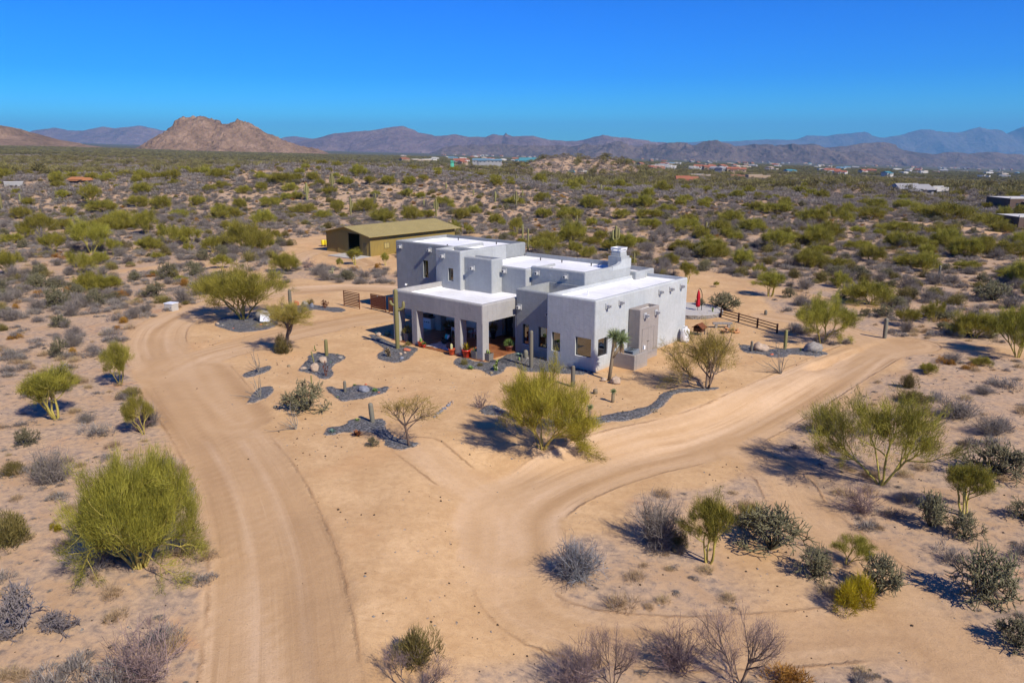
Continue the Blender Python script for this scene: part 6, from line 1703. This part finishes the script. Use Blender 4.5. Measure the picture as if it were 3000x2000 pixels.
for x_ in (-.36, .36):
    for y_ in (-.36, .36): m = MB(); m.box(x_ - .04, x_ + .04, y_ - .04, y_ + .04, -.1, .35); m.obj('leg', M['greywood'], k_)
a_ = hthing('air_conditioner', .98, 3.62, 'blue-grey outdoor air conditioner behind the low screen wall', 'air conditioner', z=.22)
m = MB(); m.box(-.46, .46, -.46, .46, -.35, .98); m.obj('casing', M['galv'], a_)
m = MB(); m.box(-.49, .49, -.49, .49, .982, 1.05); tp_ = m.obj('top_cover', M['galv'], a_)
m = MB(); [m.lathe([(r_, 1.052), (r_, 1.075), (r_ - .02, 1.075), (r_ - .02, 1.052)], 24, caps=False) for r_ in (.14, .28, .42)]
m.obj('fan_grille', M['black'], tp_)
for z_ in np.arange(.15, .9, .12):
    m = MB(); m.box(-.40, .40, -.475, -.461, z_, z_ + .05); m.obj('louvre', M['black'], a_)
m = MB(); m.box(.60, .72, .75, .95, 1.0, 1.3); m.obj('disconnect_box', M['palewhite'], a_)
P, k = at3(503, 908); b_ = empty('utility_box', P, math.radians(-20)); tag(b_, 'pale square utility box at the outer edge of the driveway bend', 'utility box')
m = MB(); m.box(-.52, .52, -.45, .45, -.1, .72); m.obj('cabinet', M['concrete'], b_)
m = MB(); m.box(-.57, .57, -.5, .5, .722, .80); m.obj('lid', M['palewhite'], b_)
m = MB(); m.box(-.45, .45, -.47, -.452, .05, .66); dd_ = m.obj('cabinet_door', M['concrete'], b_)
m = MB(); m.box(.3, .36, -.49, -.47, .32, .42); m.obj('handle', M['black'], dd_)
P, k = at3(776, 947); s_ = empty('yard_sign', P, math.radians(-6)); tag(s_, 'white board sign with a grey curl leaning before the large boulder', 'sign')
w_, h_ = 30 * k / 2, 22 * k
M_ = Matrix.Translation((0, 0, .16)) @ Matrix.Rotation(math.radians(-18), 4, 'X')
m = MB(); m.box(-w_, w_, -.012, .012, 0, h_, .5, M_); m.obj('board', M['palewhite'], s_)
m = MB(); m.tube([M_ @ Vector(q) for q in cr([(.12, -.02, h_ * .78), (.14, -.02, h_ * .62), (-.02, -.02, h_ * .52), (-.12, -.02, h_ * .36), (-.10, -.02, h_ * .2)], 4)], np.array([.02] * 8 + [.05] + [.03] * 8), 5); m.obj('grey_curl', M['greywood'], s_)
m = MB(); m.tube([M_ @ Vector(q) for q in cr([(.0, -.02, h_ * .30), (.08, -.02, h_ * .28), (.14, -.02, h_ * .34)], 4)], .014, 4); m.obj('red_mark', M['redcloth'], s_)
for x_ in (-.08, .28): m = MB(); m.tube([M_ @ Vector((x_, 0, .1)), (x_, -.05, -.1)], .015, 5); m.obj('stake', M['galv'], s_)

# ------------------------------------------------------------------ porch furniture and pots
FZ = .05
def pot(u, v, r, h, label, mat, plant_kind=None, z=FZ, name='plant_pot', taper=.72, pm='agaveg', ph=.5, square=False):
    o = hthing(name, u, v, label, 'pot', z=z)
    m = MB()
    if square:
        m.add([(-r * .9, -r * .9, 0), (r * .9, -r * .9, 0), (r * .9, r * .9, 0), (-r * .9, r * .9, 0), (-r, -r, h), (r, -r, h), (r, r, h), (-r, r, h)], [[3, 2, 1, 0], [0, 1, 5, 4], [1, 2, 6, 5], [2, 3, 7, 6], [3, 0, 4, 7], [4, 5, 6, 7]])
    else: m.lathe([(r * taper * .9, 0), (r * taper, .02), (r * .95, h * .82), (r * 1.04, h * .83), (r * 1.04, h), (r * .9, h), (r * .86, h * .9)], 20)
    m.obj('pot', M[mat], o, not square)
    s = MB(); s.lathe([(r * .85, h * .9), (r * .84, h * .92), (.005, h * .94)], 16) if not square else s.box(-r * .9, r * .9, -r * .9, r * .9, h - .02, h + .004); s.obj('soil', M['soil'], o)
    pl = MB()
    if plant_kind == 'cactus':
        for k in range(3): q = column(ph * R.uniform(.5, 1), r * .22, 7, (R.uniform(-.4, .4) * r, R.uniform(-.4, .4) * r, h * .9)); pl.add(q.V[0], q.F[4][0], q.S[0])
    elif plant_kind == 'bush':
        n = 260; u_ = rng.normal(size=(n, 3)); u_ /= np.linalg.norm(u_, axis=1, keepdims=True); u_[:, 2] = np.abs(u_[:, 2]); pl.blades(np.array([[0, 0, h]]) + u_ * [r * .8, r * .8, ph * .6], u_ + [0, 0, .3], ph * .5, .05, rng.uniform(0, 1, n))
    elif plant_kind == 'spiky':
        n = 26; a = np.arange(n) * 2.4; el = np.linspace(1.4, .4, n); pl.quads(np.tile([[0, 0, h * .9]], (n, 1)), np.stack([np.cos(a) * np.cos(el), np.sin(a) * np.cos(el), np.sin(el)], -1), ph, .06, rng.uniform(0, 1, n), .3)
    if plant_kind: pl.obj('plant', M[pm], o)
    return o
pot(-15.85, -3.3, .26, .42, 'terracotta pot with a yellow cactus beside a tiny red pot', 'terracotta', 'cactus', pm='pear', ph=.55)
pot(-15.38, -3.38, .16, .28, 'tiny red pot at the foot of the wide porch opening', 'redglaze', 'bush', ph=.2, pm='agaveg')
pot(-11.9, -3.48, .27, .5, 'terracotta pot with a pale cactus in front of the porch column', 'terracotta', 'cactus', pm='chollapale', ph=.5)
pot(-10.45, -3.25, .36, .62, 'large red glazed pot with yellow spiky leaves', 'redglaze', 'spiky', pm='yellowb', ph=.75)
pot(-10.05, -2.6, .25, .4, 'round clay pot behind the large red glazed pot', 'terracotta', None)
pot(-9.62, -3.0, .28, .62, 'weathered square planter inside the narrow porch opening', 'greywood', 'cactus', pm='pear', ph=.35, square=True, name='planter_box')
pot(-8.42, -2.75, .28, .6, 'weathered square planter beside the porch corner column', 'greywood', 'cactus', pm='pear', ph=.35, square=True, name='planter_box', z=.02)
pot(-18.15, -2.75, .26, .75, 'tall weathered planter behind the armed saguaro', 'greywood', 'bush', pm='creosote', ph=.7, square=True, name='planter_box')
pot(-17.5, -2.2, .25, .35, 'dark pot of green leaves behind the narrow left porch opening', 'black', 'bush', pm='agaveg', ph=.5)
pot(-9.1, .55, .34, .45, 'brown glazed pot full of green leaves beside the recessed bay', 'claypot', 'bush', pm='agaveg', ph=.6)
pot(-12.9, 2.75, .28, .75, 'tall dark pot with a bushy plant by the entry', 'black', 'bush', pm='creosote', ph=.8, taper=.6)
pot(-17.6, 2.0, .55, .5, 'wide terracotta trough with a thorny plant against the white porch wall', 'claypot', 'bush', pm='creosote', ph=.7)
rg = MB(); n = 18; XX, YY = np.meshgrid(np.linspace(-1.5, 1.3, n), np.linspace(-.95, .85, n)); I = np.arange(n * n).reshape(n, n)
rg.add(np.stack([XX + .1 * np.sin(YY * 7), YY + .08 * np.sin(XX * 6), np.full(XX.shape, .008)], -1).reshape(-1, 3), np.stack([I[:-1, :-1], I[:-1, 1:], I[1:, 1:], I[1:, :-1]], -1).reshape(-1, 4))
ro = rg.obj('area_rug', simple('cowhide_rug', (.62, .56, .52), .95, .55, 2.2, .1)); p = hw(-14.2, -1.85); ro.location = (p[0], p[1], FZ); ro.rotation_euler = (0, 0, HROT); tag(ro, 'pale mottled rug on the porch floor under the wicker chair', 'rug')
ch = hthing('wicker_chair', -14.95, -1.15, 'black rounded wicker armchair on the porch', 'chair', z=FZ + .01, rz=math.radians(-25))
m = MB(); a = np.linspace(math.radians(-35), math.radians(215), 22)
hh = .42 + .42 * np.clip(np.sin(a), 0, 1) ** .8
V = []
for rr_ in (.46, .40):
    for zf in (0, 1): V.append(np.stack([rr_ * np.cos(a), rr_ * np.sin(a), np.where(zf, hh, .12)], -1))
V = np.concatenate(V); n = 22; j = np.arange(n - 1)
m.add(V, np.vstack([np.stack([j, j + 1, n + j + 1, n + j], -1), np.stack([2 * n + j + 1, 2 * n + j, 3 * n + j, 3 * n + j + 1], -1), np.stack([n + j, n + j + 1, 3 * n + j + 1, 3 * n + j], -1)])); m.obj('shell', M['wicker'], ch, True)
m = MB(); m.lathe([(.36, .1), (.42, .14), (.42, .34), (.36, .38)], 20); m.obj('seat', M['wicker'], ch)
m = MB(); m.lathe([(.30, .0), (.34, .03), (.30, .12)], 16); m.obj('base', M['wicker'], ch)
for (x, y, mt, lb, rz) in ((-.12, .12, 'cushion', 'turquoise cushion in the wicker chair', .3), (.16, .18, 'cushionw', 'pale blue cushion in the wicker chair', -.3)):
    bm = bmesh.new(); bmesh.ops.create_cube(bm, size=1); bmesh.ops.subdivide_edges(bm, edges=bm.edges, cuts=3, use_grid_fill=True)
    for v in bm.verts: e = (1 - (abs(v.co.x) * 2) ** 3) * (1 - (abs(v.co.z) * 2) ** 3); v.co = Vector((v.co.x * .44, v.co.y * (.05 + .16 * e), v.co.z * .42))
    me = bpy.data.meshes.new('throw_cushion'); bm.to_mesh(me); bm.free(); me.materials.append(M[mt]); [setattr(q, 'use_smooth', True) for q in me.polygons]
    o = link('throw_cushion', me); o.matrix_world = ch.matrix_basis @ Matrix.Translation((x, y, .58)) @ Matrix.Rotation(rz, 4, 'Z') @ Matrix.Rotation(-.35, 4, 'X'); tag(o, lb, 'cushion')
ot = hthing('ottoman', -13.5, -2.0, 'brown leather ottoman on the rug', 'ottoman', z=FZ + .01)
m = MB(); m.lathe([(.36, .04), (.40, .1), (.40, .32), (.36, .40), (.01, .43)], 18); m.obj('seat', M['leather'], ot, True)
m = MB(); [m.box(x - .03, x + .03, y - .03, y + .03, -.01, .05) for x, y in ((.2, .2), (-.2, .2), (.2, -.2), (-.2, -.2))]; m.obj('feet', M['black'], ot)['kind'] = 'stuff'
sd_ = hthing('side_table', -13.75, -1.15, 'small dark side table with a plant beside the wicker chair', 'table', z=FZ + .01)
m = MB(); m.lathe([(.26, .5), (.26, .54), (.01, .545)], 16); m.obj('table_top', M['black'], sd_)
for k in range(3): m = MB(); m.tube([(.18 * math.cos(k * 2.09), .18 * math.sin(k * 2.09), 0), (.1 * math.cos(k * 2.09), .1 * math.sin(k * 2.09), .5)], .015, 6); m.obj('leg', M['black'], sd_)
pot(-13.75, -1.15, .12, .16, 'little leafy plant on the side table', 'claypot', 'bush', z=FZ + .555, pm='agaveg', ph=.3)
tb = hthing('dining_table', -15.6, 1.9, 'brown dining table against the white porch wall', 'table', z=FZ)
m = MB(); m.box(-.8, .8, -.45, .45, .70, .75); m.obj('table_top', M['tabletop'], tb)
for x in (-.7, .7):
    for y in (-.36, .36): m = MB(); m.box(x - .035, x + .035, y - .035, y + .035, 0, .70); m.obj('leg', M['tabletop'], tb)
for (du, dv, rz, lb) in ((.1, -.75, 0, 'white slim dining chair in front of the brown table'), (1.15, 0, math.pi / 2, 'white slim dining chair at the end of the brown table'), (-.6, -.72, 0, 'white slim dining chair, second one in front of the brown table')):
    c = hthing('dining_chair', -15.6 + du, 1.9 + dv, lb, 'chair', z=FZ, rz=rz)
    m = MB(); m.box(-.2, .2, -.2, .2, .43, .46); m.obj('seat', M['redrock'], c)
    m = MB(); m.box(-.2, .2, -.215, -.19, .6, .9); m.obj('backrest', M['palewhite'], c)
    for x in (-.18, .18):
        for y in (-.19, .18): m = MB(); m.tube([(x * 1.1, y * 1.1, 0), (x, y, .43 if y > 0 else .62)], .014, 5); m.obj('leg', M['palewhite'], c)
bb = hthing('barbecue_island', -20.75, 2.2, 'white plastered barbecue island with a black grill beside the porch', 'barbecue', z=.0)
m = MB(); m.box(-.8, .75, -.4, .38, -.3, 1.05); m.obj('base', M['plaster_white'], bb)
m = MB(); m.box(-.85, .8, -.45, .38, 1.052, 1.12); m.obj('counter', M['tabletop'], bb)
m = MB(); m.box(-.5, .4, -.3, .3, 1.121, 1.35); m.obj('grill', M['black'], bb)
for x in np.arange(-.7, .7, .28): m = MB(); m.box(x, x + .16, -.415, -.401, .62, .70); m.obj('vent', M['black'], bb)
for (u, v, lb) in ((-7.55, -2.0, 'dark square stepping paver nearest the porch'), (-6.95, -2.35, 'dark square stepping paver between two others'), (-7.75, -2.75, 'dark square stepping paver nearest the prickly pear')):
    p = hw(u, v); m = MB(); m.box(-.33, .33, -.25, .25, -.05, .10); o = m.obj('stepping_paver', M['flag']); o.location = (p[0], p[1], gz(*p)); o.rotation_euler = (0, 0, HROT + .05); tag(o, lb, 'paver')

# ------------------------------------------------------------------ houses of the town and far neighbours
def fcol(name, c, r=.8): return simple(name, c, r, .08, .4, .02)
FC = dict(white=fcol('far_white_wall', (.50, .47, .42)), tan=fcol('far_tan_wall', (.36, .26, .17)), sand=fcol('far_sand_wall', (.42, .33, .24)), terra=fcol('far_terracotta_wall', (.30, .15, .09)), brown=fcol('far_brown_wall', (.10, .065, .05)), greyw=fcol('far_grey_wall', (.30, .29, .28)),
          teal=fcol('far_teal_roof', (.07, .22, .25), .5), blue=fcol('far_blue_roof', (.13, .22, .28), .5), red=fcol('far_red_tile_roof', (.30, .11, .06)), greyr=fcol('far_grey_roof', (.28, .27, .27)), whiter=fcol('far_white_roof', (.52, .50, .47)), orange=fcol('far_orange_tile', (.36, .15, .06)), green=fcol('far_green_wall', (.10, .45, .30)))
DARKW = fcol('far_window_dark', (.03, .035, .04), .3)

def house_parts(W, D, H, wall, roof, style, seed):
    """list of (name, mesh, children) for a small far house"""
    r = random.Random(seed); out = []
    vols = [(-W / 2, W * .12, -D / 2, D * .35, H), (W * .0, W / 2, -D * .35, D / 2, H * .82), (-W * .30, -W * .02, -D * .62, -D * .3, H * .74)]
    for i, (x0, x1, y0, y1, h) in enumerate(vols):
        m = MB(); m.box(x0, x1, y0, y1, -6, h)
        wins = []
        nw = max(2, int((x1 - x0) / 4))
        for k in range(nw):
            a = x0 + (x1 - x0) * (k + .5) / nw; q = MB(); q.box(a - .8, a + .8, y0 - .06, y0 + .02, h * .28, h * .62); wins.append(('window', q.mesh('window', DARKW), []))
        q = MB(); q.box(x1 - .02, x1 + .06, (y0 + y1) / 2 - 1, (y0 + y1) / 2 + 1, h * .28, h * .62); wins.append(('window', q.mesh('window', DARKW), []))
        out.append(('wall', m.mesh('wall', FC[wall]), wins))
        m = MB()
        if style == 'flat': m.box(x0 + .3, x1 - .3, y0 + .3, y1 - .3, h, h + .05); m.box(x0 - .05, x1 + .05, y0 - .05, y0 + .25, h - .02, h + .4); m.box(x1 - .25, x1 + .06, y0 + .25, y1, h - .02, h + .4)
        else:
            rh = h + (y1 - y0) * .20; e = .7; ym = (y0 + y1) / 2
            m.add([(x0 - e, y0 - e, h - .1), (x1 + e, y0 - e, h - .1), (x1 + e, y1 + e, h - .1), (x0 - e, y1 + e, h - .1), (x0 - e * .2, ym, rh), (x1 + e * .2, ym, rh)], [[0, 1, 5, 4], [2, 3, 4, 5]])
            m.add([(x0 - e, y0 - e, h - .1), (x0 - e, y1 + e, h - .1), (x0 - e * .2, ym, rh), (x1 + e, y0 - e, h - .1), (x1 + e, y1 + e, h - .1), (x1 + e * .2, ym, rh)], [[0, 2, 1], [3, 4, 5]])
        out.append(('roof', m.mesh('roof', FC[roof]), []))
    return out

def build_parts(o, parts):
    for nm, me, ch in parts:
        p = link(nm, me, o)
        for n2, m2, _ in ch: link(n2, m2, p)

STY = [('white', 'whiter', 'flat', 'white flat-roofed house'), ('sand', 'whiter', 'flat', 'sand-coloured flat-roofed house'), ('tan', 'red', 'gable', 'tan house with a red tiled roof'), ('white', 'red', 'gable', 'white house with a red tiled roof'), ('sand', 'blue', 'gable', 'pale house with a blue metal roof'), ('greyw', 'greyr', 'gable', 'grey house with a grey roof'), ('terra', 'whiter', 'flat', 'terracotta flat-roofed house'), ('white', 'teal', 'gable', 'white house with a teal roof')]
HP = [house_parts(22, 13, 5.0, w, r_, s, i) for i, (w, r_, s, _) in enumerate(STY)]
def town(n, seed):
    g = random.Random(seed); k = 0
    for i in range(n * 3):
        if k >= n: break
        px = 1180 + 1900 * g.random() ** .9
        base = 448 + (px - 1200) / 1800 * 42
        py = base + g.random() ** 1.4 * 34 + 2
        P, t = hit([px], [py]); x, y, z = P[0]; d = math.hypot(x, y)
        if d < 650 or d > 6500 or not np.isfinite(d): continue
        s = g.choices(range(8), (7, 6, 4, 4, 1, 3, 3, 1))[0]
        o = empty('town_house', (x, y, z + .6), g.uniform(-.9, .9), (g.uniform(.6, 1.15), g.uniform(.8, 1.2), g.uniform(.8, 1.15)))
        tag(o, STY[s][3] + ' in the far-off town on the plain', 'house', STY[s][3] + 's of the far-off town'); build_parts(o, HP[s]); k += 1
town(190, 5)

def near_house(px0, px1, py, hpx, wall, roof, style, label, name='desert_house', D=11, rz=0.0, extra=0.0, dist=None, cat='house', zb=None):
    px = (px0 + px1) / 2
    if dist is None: P, t = hit([px], [py]); x, y, z = P[0]
    else:
        dx, dy, dz = rays(px, py); t = dist / dy; x, y = t * dx, dist; z = CAMH + t * dz
    k = math.hypot(y, 0) / 2304.0 * 1.0
    W_ = (px1 - px0) * k; H_ = hpx * k
    o = empty(name, (x, y, z), rz); tag(o, label, cat); build_parts(o, house_parts(W_, min(D, W_ * .8), H_, wall, roof, style, int(px0))); return o
near_house(1522, 1600, 487, 16, 'sand', 'teal', 'gable', 'pale hilltop house with a long teal roof', dist=640, D=14)
near_house(1596, 1634, 484, 9, 'sand', 'blue', 'gable', 'low blue-roofed annex of the hilltop house', dist=655, D=9)
near_house(1978, 2044, 537, 13, 'white', 'red', 'gable', 'white house with an orange tiled roof at the edge of the desert')
near_house(2186, 2252, 527, 15, 'tan', 'sand', 'flat', 'ochre flat-roofed house with a square tower')
near_house(2136, 2182, 523, 11, 'terra', 'terra', 'flat', 'low terracotta house beside the ochre one')
near_house(2020, 2080, 520, 10, 'sand', 'greyr', 'flat', 'low dusty flat house behind the orange tiled one')
near_house(2720, 2770, 571, 24, 'white', 'whiter', 'flat', 'white flat-roofed villa with a covered terrace')
near_house(2616, 2720, 568, 17, 'greyw', 'greyr', 'gable', 'long grey villa with tan roof edges beside the white one')
near_house(2790, 2845, 562, 12, 'tan', 'tan', 'flat', 'tan house half hidden by trees behind the white villa')
near_house(2912, 3080, 612, 34, 'brown', 'whiter', 'flat', 'large brown house with white roof edges', D=16)
near_house(2935, 3110, 668, 38, 'brown', 'whiter', 'flat', 'dark brown flat-roofed house with a rooftop unit', D=14)
near_house(214, 264, 537, 12, 'gold' if False else 'tan', 'orange', 'gable', 'ochre cottage with a brown shingle roof behind the low ridge')
near_house(472, 507, 459, 7, 'brown', 'brown', 'gable', 'long dark-roofed shed on the far plain', dist=1500)
near_house(660, 676, 463, 4, 'brown', 'brown', 'gable', 'small dark shed on the far plain', dist=1600)
near_house(1320, 1330, 478, 6, 'green', 'green', 'flat', 'small bright green shed on the far plain', dist=900)
near_house(1700, 1770, 480, 8, 'white', 'whiter', 'flat', 'bright white sprawling house beyond the knolls', dist=1200)
near_house(1770, 1800, 476, 6, 'white', 'whiter', 'flat', 'second bright white house beyond the knolls', dist=1300)
near_house(1385, 1470, 477, 8, 'greyw', 'blue', 'gable', 'grey cluster house with blue roofs left of the hilltop house', dist=1000)

# vehicles parked between the knolls
def vehicle(px, py, L, body, label, pickup):
    P, t = hit([px], [py]); x, y, z = P[0]; o = empty('pickup_truck' if pickup else 'parked_car', (x, y, z), .1); tag(o, label, 'truck' if pickup else 'car')
    m = MB(); m.box(-L / 2, L / 2, -.95, .95, .45, 1.15)
    if pickup: m.box(L * .1, L / 2 - .05, -.9, .9, 1.15, 1.25)
    m.obj('body', FC[body], o)
    m = MB(); c0, c1 = (-L * .22, L * .10) if pickup else (-L * .32, L * .36)
    m.add([(c0 - .5, -.9, 1.15), (c1 + .15, -.9, 1.15), (c1 + .15, .9, 1.15), (c0 - .5, .9, 1.15), (c0, -.8, 1.85), (c1, -.8, 1.85), (c1, .8, 1.85), (c0, .8, 1.85)], [[0, 1, 5, 4], [1, 2, 6, 5], [2, 3, 7, 6], [3, 0, 4, 7], [4, 5, 6, 7]]); cb = m.obj('cab', FC[body], o)
    m = MB(); m.box(c0 - .1, c1 - .1, -.915, -.86, 1.25, 1.7); m.obj('side_window', DARKW, cb)
    for a in (-L * .3, L * .3):
        for b in (-.85, .85):
            m = MB(); m.tube([(a, b - .12, .38), (a, b + .12, .38)], .38, 12); m.obj('wheel', DARKW, o)
vehicle(1674, 507, 4.6, 'teal', 'teal car parked between the two rocky knolls', False)
vehicle(1706, 506, 5.8, 'white', 'white pickup truck parked between the two rocky knolls', True)
P, t = hit([42], [549]); o = empty('travel_trailer', P[0], .5); tag(o, 'pale camper half hidden behind the low ridge', 'trailer')
m = MB(); m.box(-2.6, 2.6, -1.1, 1.1, .3, 1.7); m.obj('body', FC['greyw'], o); m = MB(); m.box(-2.7, 2.7, -1.2, 1.2, 1.702, 1.85); m.obj('roof', FC['whiter'], o)
for a in (-.6, .6): m = MB(); m.tube([(a, -1.2, .4), (a, -1.0, .4)], .4, 12); m.obj('wheel', DARKW, o)
